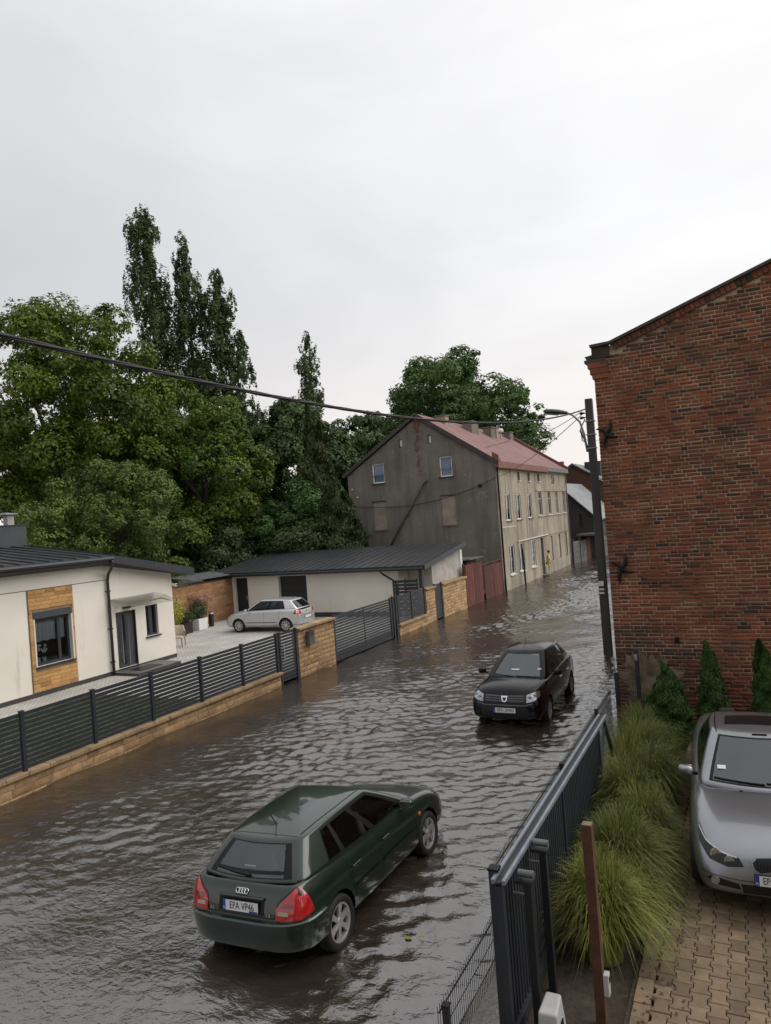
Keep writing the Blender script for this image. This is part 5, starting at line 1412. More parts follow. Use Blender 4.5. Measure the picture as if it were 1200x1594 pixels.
        for j in range(len(tl)-1):
            for k in range(n): bm.faces.new([vs_[i] for i in (j*n+k, j*n+(k+1)%n, (j+1)*n+(k+1)%n, (j+1)*n+k)])
        s.bvh_gh = BVHTree.FromBMesh(bm); bm.free()
    def wheels(s):
        S = s.S; R = S['R']; tw = S.get('tw', .20); rr = S.get('rim', .205)
        for wy in (S['wf'], S['wr']):
            for sd in (-1, 1):
                w = bpy.data.objects.new('wheel', None); COL.objects.link(w); w.parent = s.root; w.empty_display_size = .2
                w.location = (sd*S['track'], wy, R); w.rotation_euler = (0, 0, 0)
                h = tw/2
                prof = [(rr,-h*.7),(rr+.02,-h*.92),(R-.03,-h),(R-.008,-h*.8),(R,-h*.45),(R,h*.45),(R-.008,h*.8),(R-.03,h),(rr+.02,h*.92),(rr,h*.7)]
                MB().lathe(prof, 36, 'x', cap=False).build('tyre', 'rubber', w, smooth=True)
                m = MB(); o_ = sd*h*.70
                m.lathe([(rr+.012,o_*1.02),(rr+.006,o_*1.16),(rr-.012,o_*1.10),(rr-.02,o_*.6),(rr-.03,-o_*.3)], 36, 'x', cap=False)
                ns = S.get('spokes', 6); sw = S.get('sw', .05)
                for k in range(ns):
                    a = 2*math.pi*k/ns+.3; c, q = math.cos(a), math.sin(a); px, py = -q, c
                    v = []
                    for rad, wd, ox in ((.03, sw*.75, o_*1.0), (rr*.55, sw*.62, o_*.98), (rr-.004, sw*1.0, o_*1.06)):
                        for e in (-1, 1):
                            v.append((ox, c*rad+px*wd*e, q*rad+py*wd*e))
                        for e in (-1, 1):
                            v.append((ox-sd*.03, c*rad+px*wd*e*1.1, q*rad+py*wd*e*1.1))
                    m.add(v, [(0,1,5,4),(4,5,9,8),(0,4,6,2),(4,8,10,6),(1,3,7,5),(5,7,11,9)])
                m.lathe([(.055,o_*.6),(.055,o_*1.05),(.04,o_*1.12),(0.001,o_*1.12)], 16, 'x', cap=False)
                m.build('rim', S.get('rimmat', 'alloy'), w, smooth=False)
                MB().lathe([(.001,o_*.25),(rr-.018,o_*.25)], 24, 'x', cap=False).build('brake_disc', 'black_trim', w)
    def interior(s):
        S = s.S; G = S['gh']; m = S.get('seat', 'seat_dark'); zb = G['belt'][0]
        def seat(x, y, back=True):
            q = MB()
            q.add([(x-.23,y-.18,zb-.45),(x+.23,y-.18,zb-.45),(x+.23,y+.02,zb-.45),(x-.23,y+.02,zb-.45),(x-.19,y-.30,zb+.20),(x+.19,y-.30,zb+.20),(x+.18,y-.18,zb+.18),(x-.18,y-.18,zb+.18)],[(3,2,1,0),(4,5,6,7),(0,1,5,4),(1,2,6,5),(2,3,7,6),(3,0,4,7)])
            o = bevel(q.build('seat', m, s.root), .06, 3)
            h = MB(); h.add([(x-.12,y-.36,zb+.22),(x+.12,y-.36,zb+.22),(x+.12,y-.26,zb+.22),(x-.12,y-.26,zb+.22),(x-.10,y-.37,zb+.38),(x+.10,y-.37,zb+.38),(x+.10,y-.28,zb+.38),(x-.10,y-.28,zb+.38)],[(3,2,1,0),(4,5,6,7),(0,1,5,4),(1,2,6,5),(2,3,7,6),(3,0,4,7)])
            bevel(h.build('headrest', m, o), .03, 2)
        ys_ = S.get('seats', (.05, -.85))
        for y in ys_:
            for x in (-.36, .36): seat(x, y)
        yd = G['yf'][0]-.12
        bevel(MB().box(-.62,.62,yd-.62,yd-.12,zb-.2,zb-.01).build('dashboard', 'seat_dark', s.root), .04, 2)
        sx = S.get('wheel_x', -.36); q = MB()
        pts = [(sx+.17*math.cos(a), yd-.68+.06*math.sin(a), zb+.0+.16*math.sin(a)) for a in [2*math.pi*i/20 for i in range(21)]]
        q.tube(pts, .014, 6, cap=False); q.obox((sx-.16,yd-.68,zb),(sx+.16,yd-.68,zb),.02,.04); q.build('steering_wheel', 'black_trim', s.root)
    # projecting trims on to the shell
    def hit(s, axis, a, b, bvh=None):
        bv = bvh or s.bvh
        if axis in ('x+', 'x-'): o = Vector((3 if axis == 'x+' else -3, a, b)); d = Vector((-1 if axis == 'x+' else 1, 0, 0))
        elif axis in ('y+', 'y-'): o = Vector((a, 4 if axis == 'y+' else -4, b)); d = Vector((0, -1 if axis == 'y+' else 1, 0))
        else: o = Vector((a, b, 3)); d = Vector((0,0,-1))
        h = bv.ray_cast(o, d)
        if h[0] is None:
            q = bv.find_nearest(o + d*(o.length-.9)); return q[0], q[1], d
        return h[0], h[1], d
    def patch(s, name, mat, axis, poly, off=.006, step=.05, parent=None, bvh=None, skirt=.02, smooth=True, mi=0):
        bm = bmesh.new(); bm.faces.new([bm.verts.new((a, b, 0)) for a, b in poly])
        a0, a1 = min(p[0] for p in poly), max(p[0] for p in poly); b0, b1 = min(p[1] for p in poly), max(p[1] for p in poly)
        for lo, hi, nrm in ((a0,a1,(1,0,0)), (b0,b1,(0,1,0))):
            k = max(1, int((hi-lo)/step))
            for i in range(1, k):
                c = lo+(hi-lo)*i/k; bmesh.ops.bisect_plane(bm, geom=bm.verts[:]+bm.edges[:]+bm.faces[:], plane_co=(c,c,0), plane_no=nrm)
        bmesh.ops.triangulate(bm, faces=bm.faces[:])
        bound = [e for e in bm.edges if len(e.link_faces) == 1]
        for v in bm.verts:
            p, nr, d = s.hit(axis, v.co.x, v.co.y, bvh); v.co = p - d*off
            v.tag = False
        dd = s.hit(axis, *poly[0], bvh)[2]
        if skirt:
            r = bmesh.ops.extrude_edge_only(bm, edges=bound)
            for v in [g for g in r['geom'] if isinstance(g, bmesh.types.BMVert)]: v.co += dd*skirt
        bmesh.ops.recalc_face_normals(bm, faces=bm.faces)
        me = bpy.data.meshes.new(name); bm.to_mesh(me); bm.free()
        if smooth: smooth_by_angle(me, .6)
        return link(name, me, mat, parent or s.root)
    def line(s, name, mat, axis, pts, w=.007, off=.0015, bvh=None, parent=None, n=14):
        P = []
        for (a, b), (c, d) in zip(pts, pts[1:]):
            for i in range(n+1):
                if i == n and (c, d) != pts[-1]: continue
                P.append((a+(c-a)*i/n, b+(d-b)*i/n))
        V = []; F = []
        for i, p in enumerate(P):
            q0, q1 = P[max(0,i-1)], P[min(len(P)-1,i+1)]; tx, ty = q1[0]-q0[0], q1[1]-q0[1]; L = math.hypot(tx, ty) or 1
            nx, ny = -ty/L*w/2, tx/L*w/2
            for sg_ in (-1, 1):
                h, nr, d = s.hit(axis, p[0]+nx*sg_, p[1]+ny*sg_, bvh); V.append(h-d*off+nr*off)
            if i: F.append((2*i-2, 2*i-1, 2*i+1, 2*i))
        return MB().add(V, F).build(name, mat, parent or s.root, fix=False)
    def both(s, fn):
        for sd, ax in ((1,'x+'), (-1,'x-')): fn(sd, ax)
    def box(s, name, mat, x0,x1,y0,y1,z0,z1, b=.01, parent=None):
        return bevel(MB().box(x0,x1,y0,y1,z0,z1).build(name, mat, parent or s.root), b, 2)
    def mirror(s, sd, y, z, x, mat=None):
        m = MB(); V = []; F = []
        prof = [(-.02,.02,.03),(.0,.075,.05),(.045,.085,.065),(.09,.075,.06),(.115,.03,.03)]
        for (dy, wx, hz) in prof:
            for k in range(12):
                a = 2*math.pi*k/12; ca = math.copysign(abs(math.cos(a))**.6, math.cos(a)); sa = math.copysign(abs(math.sin(a))**.6, math.sin(a))
                V.append((sd*(x+.09)+wx*ca*1.15, y-.04+dy, z+hz*sa))
        for i in range(len(prof)-1):
            for k in range(12): F.append((i*12+k, i*12+(k+1)%12, (i+1)*12+(k+1)%12, (i+1)*12+k))
        F += [tuple(range(11,-1,-1)), tuple(range(48,60))]
        o = m.add(V, F).build('mirror', mat or s.paint, s.root, smooth=True)
        MB().obox((sd*(x-.06),y,z-.045),(sd*(x+.05),y+.01,z-.035),.05,.03).build('mirror_arm', 'black_trim', o)
        MB().box(sd*(x+.09)-.08, sd*(x+.09)+.08, y-.064, y-.061, z-.045, z+.045).build('mirror_glass', 'chrome', o)
    def wiper(s, front, p, q, w=.010):
        P = []
        for i in range(9):
            a, b = p[0]+(q[0]-p[0])*i/8, p[1]+(q[1]-p[1])*i/8
            h, nr, d = s.hit('y+' if front else 'y-', a, b, s.bvh_gh); P.append(h-d*.018)
        MB().tube(P, w, 5).build('wiper', 'black_trim', s.root)
    def plate(s, txt, axis, z, tilt=0, w=.52, h=.114, off=.012, x=0, blue=True, strip=None, tx=.022, tsx=.82):
        p, nr, d = s.hit(axis, x, z)
        root = MB().box(-w/2,w/2,-.004,.004,-h/2,h/2).build('number_plate', 'plate_white', s.root)
        root.location = p - d*off; sg_ = 1 if axis == 'y-' else -1
        root.rotation_euler = (tilt, 0, 0 if axis == 'y-' else math.pi)
        fr = MB(); 
        for a,b,c,e in ((-w/2-.008,w/2+.008,-h/2-.008,-h/2-.0005),(-w/2-.008,w/2+.008,h/2+.0005,h/2+.008)): fr.box(a,b,-.006,.004,c,e)
        for a,b in ((-w/2-.008,-w/2-.0005),(w/2+.0005,w/2+.008)): fr.box(a,b,-.006,.004,-h/2,h/2)
        fr.build('plate_frame', 'black_trim', root)
        if blue:
            MB().box(-w/2+.002,-w/2+.042,-.0055,-.0041,-h/2+.002,h/2-.002).build('euro_band', 'plate_blue', root)
            me = text_mesh('PL', .034, .0006); o = link('lettering', me, 'plate_white', root); o.location = (-w/2+.022,-.0064,-h/2+.024); o.rotation_euler = (math.pi/2,0,0)
        if strip: MB().box(w/2-.13,w/2-.01,-.0055,-.0041,-h/2+.002,-h/2+.02).build('plate_strip', strip, root)
        if txt:
            me = text_mesh(txt, .108, .0006, sx=tsx); o = link('lettering', me, 'ink', root); o.location = (tx,-.0060,-.001); o.rotation_euler = (math.pi/2,0,0)
        return root
    def disc(s, name, mat, axis, a, b, r, off=.01, n=20, parent=None, depth=.02, r2=None):
        p, nr, d = s.hit(axis, a, b); c = p-d*off
        m = MB().lathe([(r2 or r*.0+.0005,0.0),(r,0.0),(r,-depth)], n, 'y', cap=False); o = m.build(name, mat, parent or s.root)
        if axis[0] == 'y':
            o.location = c; o.rotation_euler = (0,0,0 if axis == 'y+' else math.pi)
        return o

def torus_pts(c, R, n=24, plane='xz'): return [(c[0]+R*math.cos(2*math.pi*i/n), c[1], c[2]+R*math.sin(2*math.pi*i/n)) for i in range(n+1)]

# ---------------- dark green hatchback (seen from behind)
A = dict(wf=1.256, wr=-1.256, R=.312, track=.765, tw=.195, rim=.21, spokes=6, sw=.040, arch=.05, seat='seat_beige', seats=(.10,-.95), mid=.50,
  st=[(-2.03,.52,.46,.60,.62,.48,0),(-2.00,.68,.37,.70,.72,.62,0),(-1.96,.77,.32,.82,.85,.68,0),(-1.905,.815,.29,.95,.97,.72,0),(-1.845,.838,.27,1.015,1.035,.745,0),
      (-1.81,.842,.26,1.025,1.03,.74,1),(-1.30,.864,.22,1.01,1.01,.79,1),(-.5,.870,.20,.985,.985,.80,1),(.3,.870,.20,.955,.955,.80,1),(.90,.868,.20,.925,.93,.78,1),
      (.95,.868,.20,.920,.955,.78,0),(1.3,.862,.20,.885,.925,.765,0),(1.65,.847,.21,.835,.870,.735,0),(1.90,.807,.22,.755,.785,.67,0),(2.03,.745,.26,.645,.67,.60,0),(2.09,.66,.30,.58,.60,.54,0),(2.115,.52,.37,.53,.55,.44,0)],
  gh=dict(yf=(1.04,.17), yr=(-1.865,-1.50), w=(.805,.585), bf=(.16,.09), br=(.13,.08), cr=(.15,.14), tf=(.03,.01), tr=(.045,.015), fc=.03, rc=.025,
     belt=(.965,-.030), roof=(1.385,-.25,.030), crown=.045, side=[(.135,.27),(.285,.585),(.615,.985)], t=(.045,.92)))
AUDI_H = math.radians(-1.5); AUDI_LOC = (-5.41,8.56,-.10)
audi = Car('hatchback_car', 'dark green hatchback standing in the water, seen from behind', AUDI_LOC, AUDI_H, A, 'paint_green')
def audi_trim(c):
    # tail lamps wrap the corners
    for sd, ax in ((1,'x+'), (-1,'x-')):
        P = [(.50,.685),(.805,.685),(.83,.74),(.81,.87),(.775,1.0),(.73,1.0),(.57,.86),(.50,.79)]
        tl = c.patch('tail_light', 'red_lens', 'y-', [(sd*a,b) for a,b in P][::sd], .012, .04, skirt=.03)
        c.patch('lamp_side', 'red_lens', ax, [(-1.93,.69),(-1.73,.71),(-1.765,.86),(-1.83,1.0),(-1.885,.98)], .008, .04, parent=tl, skirt=.01)
        c.patch('lamp_band', 'red_lens_dark', 'y-', [(sd*a,b) for a,b in [(.55,.81),(.72,.81),(.71,.85),(.60,.85)]][::sd], .016, .04, parent=tl, skirt=0)
        c.patch('reversing_lens', 'seat_beige', 'y-', [(sd*a,b) for a,b in [(.53,.735),(.67,.735),(.66,.775),(.54,.775)]][::sd], .016, .04, parent=tl, skirt=0)
        # doors
        c.line('door_seam', 'black_trim', ax, [(.80,.91),(.86,.62),(.86,.34),(.80,.27),(-.17,.26),(-.17,.94)], parent=c.body)
        c.line('door_seam', 'black_trim', ax, [(-.17,.26),(-.72,.26),(-.80,.34),(-.92,.62),(-1.00,.98)], parent=c.body)
        c.line('belt_line', 'black_trim', ax, [(.85,.90),(-1.45,.99)], .014, .002, parent=c.body)
        c.line('rub_strip', c.paint, ax, [(.78,.56),(-.12,.555)], .045, .010, parent=c.body); c.line('rub_strip', c.paint, ax, [(-.22,.555),(-.85,.55)], .045, .010, parent=c.body)
        c.patch('sill_trim', 'black_trim', ax, [(.88,.205),(.88,.255),(-.85,.255),(-.85,.205)], .006, .15, skirt=.0)
        for y in (-.02, -.80):
            h, nr, d = c.hit(ax, y, .80); o = bevel(MB().box(-.012,.012,-.095,.095,-.018,.018).build('door_handle', c.paint, c.root), .012, 2); o.location = h-d*.018
            c.patch('handle_recess', 'black_trim', ax, [(y-.05,.778),(y+.05,.778),(y+.06,.815),(y-.06,.815)], .001, .05, skirt=0)
        h, nr, d = c.hit(ax, 1.02, .70); o = MB().lathe([(.001,.008),(.025,.004),(.028,-.01)],10,'x').build('side_indicator','orange_lens',c.root); o.location = h-d*.004; o.scale = (sd,1.3,1)
        c.mirror(sd, .60, 1.01, .81, 'paint_green')
        c.patch('headlight', 'lamp_reflector', 'y+', [(sd*a,b) for a,b in [(.34,.57),(.70,.58),(.74,.68),(.60,.70),(.36,.66)]][::-sd], .01, .05)
    c.line('fuel_flap', 'black_trim', 'x+', [(-1.42,.82),(-1.42,.95),(-1.26,.95),(-1.26,.82),(-1.42,.82)], .005, parent=c.body)
    # rear bumper
    V = []; F = []; path = []
    for i in range(41):
        u = -1+2*i/40; s_ = 1 if u > 0 else -1; a = abs(u)
        if a > .72: x = .875-.02*(1-a)/.28*0; y = -1.56-(1-a)/.28*.26; x = .876-.022*((1-a)/.28)**2
        else:
            t = a/.72; x = .854*min(1, t*1.0)**.9; y = -1.82-.245*(1-t**4.0)**.75
        path.append((s_*x, y))
    prof = [(-.06,.668),(.012,.662),(.030,.648),(.034,.60),(.026,.52),(.014,.40),(-.01,.345),(-.07,.325)]
    for i, (x, y) in enumerate(path):
        p0, p1 = path[max(0,i-1)], path[min(40,i+1)]; tx, ty = p1[0]-p0[0], p1[1]-p0[1]; L = math.hypot(tx,ty); nx, ny = ty/L, -tx/L
        for o_, z in prof: V.append((x+nx*o_, y+ny*o_, z))
        if i:
            for k in range(len(prof)-1): a = (i-1)*len(prof)+k; F.append((a, a+1, a+1+len(prof), a+len(prof)))
    bp = MB().add(V, F).build('rear_bumper', c.paint, c.root, smooth=False); smooth_by_angle(bp.data, .5)
    # hatch lines, plate recess, badges, wiper, aerial
    c.line('hatch_seam', 'black_trim', 'y-', [(-.73,1.0),(-.52,.85),(-.48,.69),(.48,.69),(.52,.85),(.73,1.0)], .008, parent=c.body)
    c.patch('plate_recess', 'black_trim', 'y-', [(-.33,.705),(.33,.705),(.33,.85),(-.33,.85)], .004, .05, skirt=0)
    bevel(MB().box(-.33,.33,-.02,.02,-.014,.014).build('hatch_grip', c.paint, c.root), .008).location = c.hit('y-',0,.868)[0]+Vector((0,-.012,0))
    c.plate('EPA VP46', 'y-', .775, tilt=-.16, off=.016, strip='plate_blue')
    p = c.hit('y-', 0, .925)[0]; q = c.hit('y-', 0, .955)[0]; tl_ = math.atan2(q.y-p.y, q.z-p.z)
    for k in range(4):
        o = MB().tube([(x_, 0, z_) for x_, _, z_ in torus_pts((0,0,0), .0285, 20)], .0058, 6, cap=False).build('emblem_ring', 'chrome', c.root, smooth=True)
        o.location = Vector(((-1.5+k)*.041, p.y-.012, .925)); o.rotation_euler = (-tl_,0,0)
    for tx, x in (('A3', -.42), ('1.8', .40)):
        o = link('badge', text_mesh(tx, .052, .002), 'chrome', c.root); pp = c.hit('y-', x, .722)[0]
        o.location = (x, pp.y-.014, .722); o.rotation_euler = (math.pi/2-.1, 0, 0)
    c.wiper(False, (.02,1.065), (-.46,1.09), .013); c.wiper(False, (.06,1.06), (-.02,1.07), .022)
    c.line('screen_heater_edge', 'black_trim', 'y-', [(-.50,1.085),(.50,1.085)], .03, .004, bvh=c.bvh_gh)
    o = MB().tube([(0,0,0),(0,-.10,.16)], .006, 6).build('aerial', 'black_trim', c.root); o.location = (0,-1.18,1.385)
    c.line('roof_joint', 'black_trim', 'z', [(-.50,-1.40),(.50,-1.40)], .006, .0015, bvh=c.bvh_top, parent=c.shell)
    for sd in (-1,1): c.line('roof_joint', 'black_trim', 'z', [(sd*.485,-1.35),(sd*.50,-.6),(sd*.485,.10)], .012, .0015, bvh=c.bvh_top, parent=c.shell)
    st = MB().box(-.10,.06,0,.002,0,.022).build('window_sticker','plate_white',c.root); st.location = c.hit('y-',.02,1.11,c.bvh_gh)[0]+Vector((0,.02,0))
audi_trim(audi)
audi.root.rotation_euler[1] = math.radians(-3.6)      # right-hand wheels up on the drowned pavement

# ---------------- black hatchback (seen from the front)
D = dict(wf=1.295, wr=-1.295, R=.305, track=.765, tw=.19, rim=.20, spokes=9, sw=.026, rimmat='hubcap', arch=.05, seats=(.02,-.95), mid=.48, wheel_x=-.36,
  st=[(-1.94,.60,.45,.60,.62,.56,0),(-1.90,.76,.33,.80,.82,.68,0),(-1.84,.82,.27,.98,1.0,.72,0),(-1.80,.83,.26,1.04,1.05,.73,1),(-1.25,.862,.22,1.035,1.04,.78,1),(-.4,.866,.21,1.01,1.01,.79,1),(.4,.866,.21,.985,.985,.79,1),(.98,.864,.21,.955,.96,.77,1),
      (1.03,.864,.21,.965,1.02,.77,0),(1.35,.862,.21,.945,1.015,.765,0),(1.70,.85,.22,.915,.99,.75,0),(1.93,.825,.23,.865,.93,.725,0),(2.04,.80,.25,.79,.84,.70,0),(2.095,.765,.28,.68,.72,.67,0),(2.125,.70,.33,.58,.60,.62,0),(2.135,.55,.38,.50,.52,.48,0)],
  gh=dict(yf=(1.12,.12), yr=(-1.86,-1.50), w=(.77,.54), bf=(.18,.12), br=(.10,.08), cr=(.12,.13), tf=(.03,.012), tr=(.06,.03), fc=.03, rc=.02,
     belt=(.985,-.02), roof=(1.470,-.30,.050), crown=.07, side=[(.10,.215),(.235,.555),(.59,.985)], t=(.05,.90)))
dacia = Car('hatchback_car', 'black hatchback standing in the water facing the camera', (-5.285,18.05,-.08), math.radians(181), D, 'paint_black')
def dacia_trim(c):
    gr = c.patch('grille', 'grille_black', 'y+', [(-.47,.66),(.47,.66),(.50,.76),(.48,.815),(-.48,.815),(-.50,.76)], .006, .05)
    for z, h in ((.793,.018),(.743,.016),(.693,.014)):
        c.patch('grille_bar', 'tin_grey', 'y+', [(-.45,z),(-.07,z-.012),(-.07,z-.012+h),(-.45,z+h)], .018, .05, parent=gr, skirt=.015); c.patch('grille_bar', 'tin_grey', 'y+', [(.07,z-.012),(.45,z),(.45,z+h),(.07,z-.012+h)], .018, .05, parent=gr, skirt=.015)
    em = c.patch('emblem', 'chrome', 'y+', [(-.075,.80),(-.06,.70),(-.03,.67),(.03,.67),(.06,.70),(.075,.80)], .030, .03, skirt=.02)
    c.patch('emblem_inset', 'grille_black', 'y+', [(-.042,.775),(-.032,.715),(-.015,.695),(.015,.695),(.032,.715),(.042,.775)], .034, .02, parent=em, skirt=0)
    c.patch('emblem_bar', 'chrome', 'y+', [(-.05,.768),(.05,.768),(.048,.785),(-.048,.785)], .036, .03, parent=em, skirt=0)
    c.patch('bumper_strip', 'tin_grey', 'y+', [(-.66,.64),(-.47,.585),(.47,.585),(.66,.64),(.66,.655),(.46,.603),(-.46,.603),(-.66,.655)], .010, .04, skirt=.01)
    c.patch('lower_intake', 'grille_black', 'y+', [(-.52,.30),(.52,.30),(.58,.44),(.52,.55),(-.52,.55),(-.58,.44)], .005, .05, skirt=.01)
    c.patch('lip_strip', 'tin_grey', 'y+', [(-.66,.325),(-.48,.272),(.48,.272),(.66,.325),(.66,.345),(.46,.292),(-.46,.292),(-.66,.345)], .012, .05, skirt=.01)
    c.plate('EPA 30903', 'y+', .485, off=.02)
    for sd, ax in ((1,'x+'), (-1,'x-')):
        hl = c.patch('headlight', 'lamp_reflector', 'y+', [(sd*a,b) for a,b in [(.51,.66),(.66,.69),(.785,.765),(.80,.84),(.66,.865),(.51,.82)]][::-sd], .010, .035)
        c.patch('headlight_side', 'lamp_reflector', ax, [(2.03,.76),(1.90,.80),(1.76,.875),(1.90,.865),(2.02,.84)], .006, .04, parent=hl, skirt=0)
        for a, b, r_ in ((.585,.755,.052),(.695,.795,.046)):
            c.disc('lamp_bowl', 'chrome', 'y+', sd*a, b, r_, .014, parent=None); c.disc('lamp_bulb', 'tin_grey', 'y+', sd*a, b, r_*.4, .017)
        c.patch('fog_recess', 'grille_black', 'y+', [(sd*a,b) for a,b in [(.60,.37),(.70,.40),(.70,.47),(.60,.46)]][::-sd], .006, .04, skirt=0)
        c.line('door_seam', 'black_trim', ax, [(.84,.93),(.88,.6),(.86,.34),(-.12,.28),(-.14,.96)], parent=c.body); c.line('door_seam', 'black_trim', ax, [(-.13,.28),(-.78,.28),(-.95,.6),(-1.0,.98)], parent=c.body)
        c.line('side_moulding', 'tin_grey', ax, [(.84,.36),(-.80,.36)], .035, .008, parent=c.body)
        for y in (-.02,-.85):
            h, nr, d = c.hit(ax, y, .80); o = bevel(MB().box(-.014,.014,-.10,.10,-.018,.018).build('door_handle','chrome',c.root),.012,2); o.location = h-d*.016
        c.line('window_trim', 'chrome', ax, [(.75,.975),(-.9,1.01)], .018, .004, parent=c.body)
        c.mirror(sd, .70, 1.06, .86, 'black_trim')
        c.patch('tail_light','red_lens',ax,[(-1.88,.72),(-1.76,.74),(-1.78,1.0),(-1.84,1.0)],.006,.05,skirt=0)
    c.wiper(True, (.05,1.01),(.58,1.03)); c.wiper(True, (-.5,1.0),(.02,1.02))
    o = MB().tube([(0,0,0),(0,-.14,.20)], .006, 6).build('aerial', 'black_trim', c.root); o.location = (0,.02,1.505)
    for x, z, w_, h_ in ((-.52,1.08,.09,.05),(.06,1.08,.20,.045)):
        q = MB().box(-w_/2,w_/2,0,.002,0,h_).build('paper_slip','plate_white',c.root); q.location = c.hit('y+',x,z+.03,c.bvh_gh)[0]+Vector((0,.004,.004)); q.rotation_euler = (.98,0,0)
    c.line('bonnet_seam','black_trim','z',[(-.70,1.0),(-.66,1.6),(-.52,1.93)],.008,parent=c.body); c.line('bonnet_seam','black_trim','z',[(.70,1.0),(.66,1.6),(.52,1.93)],.008,parent=c.body)
dacia_trim(dacia)

# ---------------- silver-blue saloon in the driveway
B = dict(wf=1.444, wr=-1.444, R=.325, track=.80, tw=.23, rim=.225, spokes=10, sw=.03, arch=.045, seats=(-.05,-1.05), mid=.50,
  st=[(-2.55,.60,.45,.68,.70,.56,0),(-2.50,.78,.34,.90,.93,.70,0),(-2.40,.84,.28,.99,1.03,.74,0),(-1.75,.90,.22,.985,1.04,.79,0),(-1.60,.905,.21,.98,1.03,.80,1),(-.8,.922,.20,.965,.97,.83,1),(.1,.922,.20,.945,.95,.83,1),(.82,.92,.20,.93,.935,.81,1),
      (.87,.92,.20,.925,.975,.81,0),(1.25,.915,.20,.895,.960,.80,0),(1.65,.90,.20,.845,.920,.775,0),(1.98,.865,.21,.765,.840,.73,0),(2.14,.82,.23,.68,.745,.68,0),(2.22,.77,.25,.58,.64,.62,0),(2.27,.69,.28,.50,.54,.55,0),(2.29,.55,.34,.45,.48,.46,0)],
  gh=dict(yf=(.95,.02), yr=(-1.72,-1.05), w=(.805,.60), bf=(.20,.13), br=(.12,.08), cr=(.11,.10), tf=(.03,.012), tr=(.05,.03), fc=.03, rc=.02,
     belt=(.955,-.015), roof=(1.395,-.4,.034), crown=.05, side=[(.06,.16),(.18,.52),(.56,.985)], t=(.05,.91)))
bmw = Car('saloon_car', 'silver-blue saloon parked on the driveway facing the camera', (-.02-.01,11.14-.02,.305-.005), math.radians(182.9), B, 'paint_silverblue')
bmw.root.location = (-.04, 10.98, .32)
def bmw_trim(c):
    for sd, ax in ((1,'x+'), (-1,'x-')):
        hl = c.patch('headlight', 'grille_black', 'y+', [(sd*a,b) for a,b in [(.36,.575),(.52,.555),(.70,.60),(.80,.70),(.815,.80),(.74,.735),(.56,.675),(.40,.645)]][::-sd], .008, .035)
        for a, b, r_ in ((.50,.615,.052),(.635,.652,.058)):
            c.disc('lamp_ring','chrome','y+',sd*a,b,r_,.013,r2=r_*.72); c.disc('lamp_projector','lamp_reflector','y+',sd*a,b,r_*.66,.012)
        c.line('lamp_brow','lamp_reflector','y+',[(sd*.42,.648),(sd*.56,.672),(sd*.72,.728),(sd*.80,.79)],.012,.016,parent=hl)
        kd = c.patch('kidney_grille', 'zinc', 'y+', [(sd*a,b) for a,b in [(.035,.565),(.20,.53),(.265,.565),(.28,.625),(.22,.675),(.05,.69),(.03,.63)]][::-sd], .014, .03, skirt=.02)
        c.patch('kidney_opening', 'grille_black', 'y+', [(sd*a,b) for a,b in [(.043,.572),(.198,.538),(.255,.57),(.270,.624),(.215,.668),(.057,.683),(.038,.63)]][::-sd], .019, .03, parent=kd, skirt=0)
        for k in range(6): c.line('grille_bar','black_trim','y+',[(sd*(.075+k*.03),.565),(sd*(.075+k*.03),.668)],.008,.026,parent=kd,n=3)
        fog = c.patch('fog_recess', 'grille_black', 'y+', [(sd*a,b) for a,b in [(.40,.335),(.66,.37),(.74,.42),(.68,.455),(.42,.40)]][::-sd], .006, .04, skirt=0)
        c.disc('fog_lamp','lamp_reflector','y+',sd*.655,.415,.045,.02,parent=None)
        c.line('door_seam', 'black_trim', ax, [(.72,.92),(.80,.6),(.78,.30),(-.28,.28),(-.30,.95)], parent=c.body); c.line('door_seam','black_trim',ax,[(-.29,.28),(-.90,.28),(-1.05,.6),(-1.15,.97)],parent=c.body)
        for y in (-.12,-.95):
            h, nr, d = c.hit(ax, y, .80); o = bevel(MB().box(-.014,.014,-.11,.11,-.016,.016).build('door_handle',c.paint,c.root),.012,2); o.location = h-d*.018
        c.mirror(sd, .60, 1.03, .855)
        c.line('roof_joint','black_trim','z',[(sd*.53,-.95),(sd*.545,-.3),(sd*.53,-.02)],.012,.0015,bvh=c.bvh_top,parent=c.shell)
    c.patch('lower_intake','grille_black','y+',[(-.38,.30),(.38,.30),(.40,.40),(-.40,.40)],.006,.05,skirt=.01)
    c.plate('EPA', 'y+', .475, off=.03, tx=-.125, tsx=.66)
    c.patch('sunroof','grille_black','z',[(-.40,-.62),(.40,-.62),(.42,-.22),(-.42,-.22)],.004,.06,bvh=c.bvh_top,skirt=.01)
    c.wiper(True,(.02,.99),(.60,1.0)); c.wiper(True,(-.55,.985),(.0,1.0))
    em = c.disc('emblem','chrome','y+',0,.735,.04,.008); em.rotation_euler = (-.9,0,0)
    c.disc('emblem_centre','plate_blue','y+',0,.735,.028,.0105).rotation_euler = (-.9,0,0)
    q = MB().box(-.05,.05,0,.002,0,.06).build('windscreen_sticker','plate_white',c.root); q.location = c.hit('y+',.50,1.07,c.bvh_gh)[0]+Vector((0,.004,.004)); q.rotation_euler = (1.02,0,0)
    MB().box(-.09,.09,-.02,.02,-.05,.05).build('rear_view_mirror','black_trim',c.root).location = (0,.05,1.33)
    c.line('spoiler_seam','black_trim','y+',[(-.80,.475),(-.40,.44),(.40,.44),(.80,.475)],.006,parent=c.body)
    for x in (-.3,.3): o = bevel(MB().box(-.02,.02,-.015,.015,0,.012).build('washer_jet','black_trim',c.root),.004); o.location = c.hit('z',x,1.05)[0]
bmw_trim(bmw)

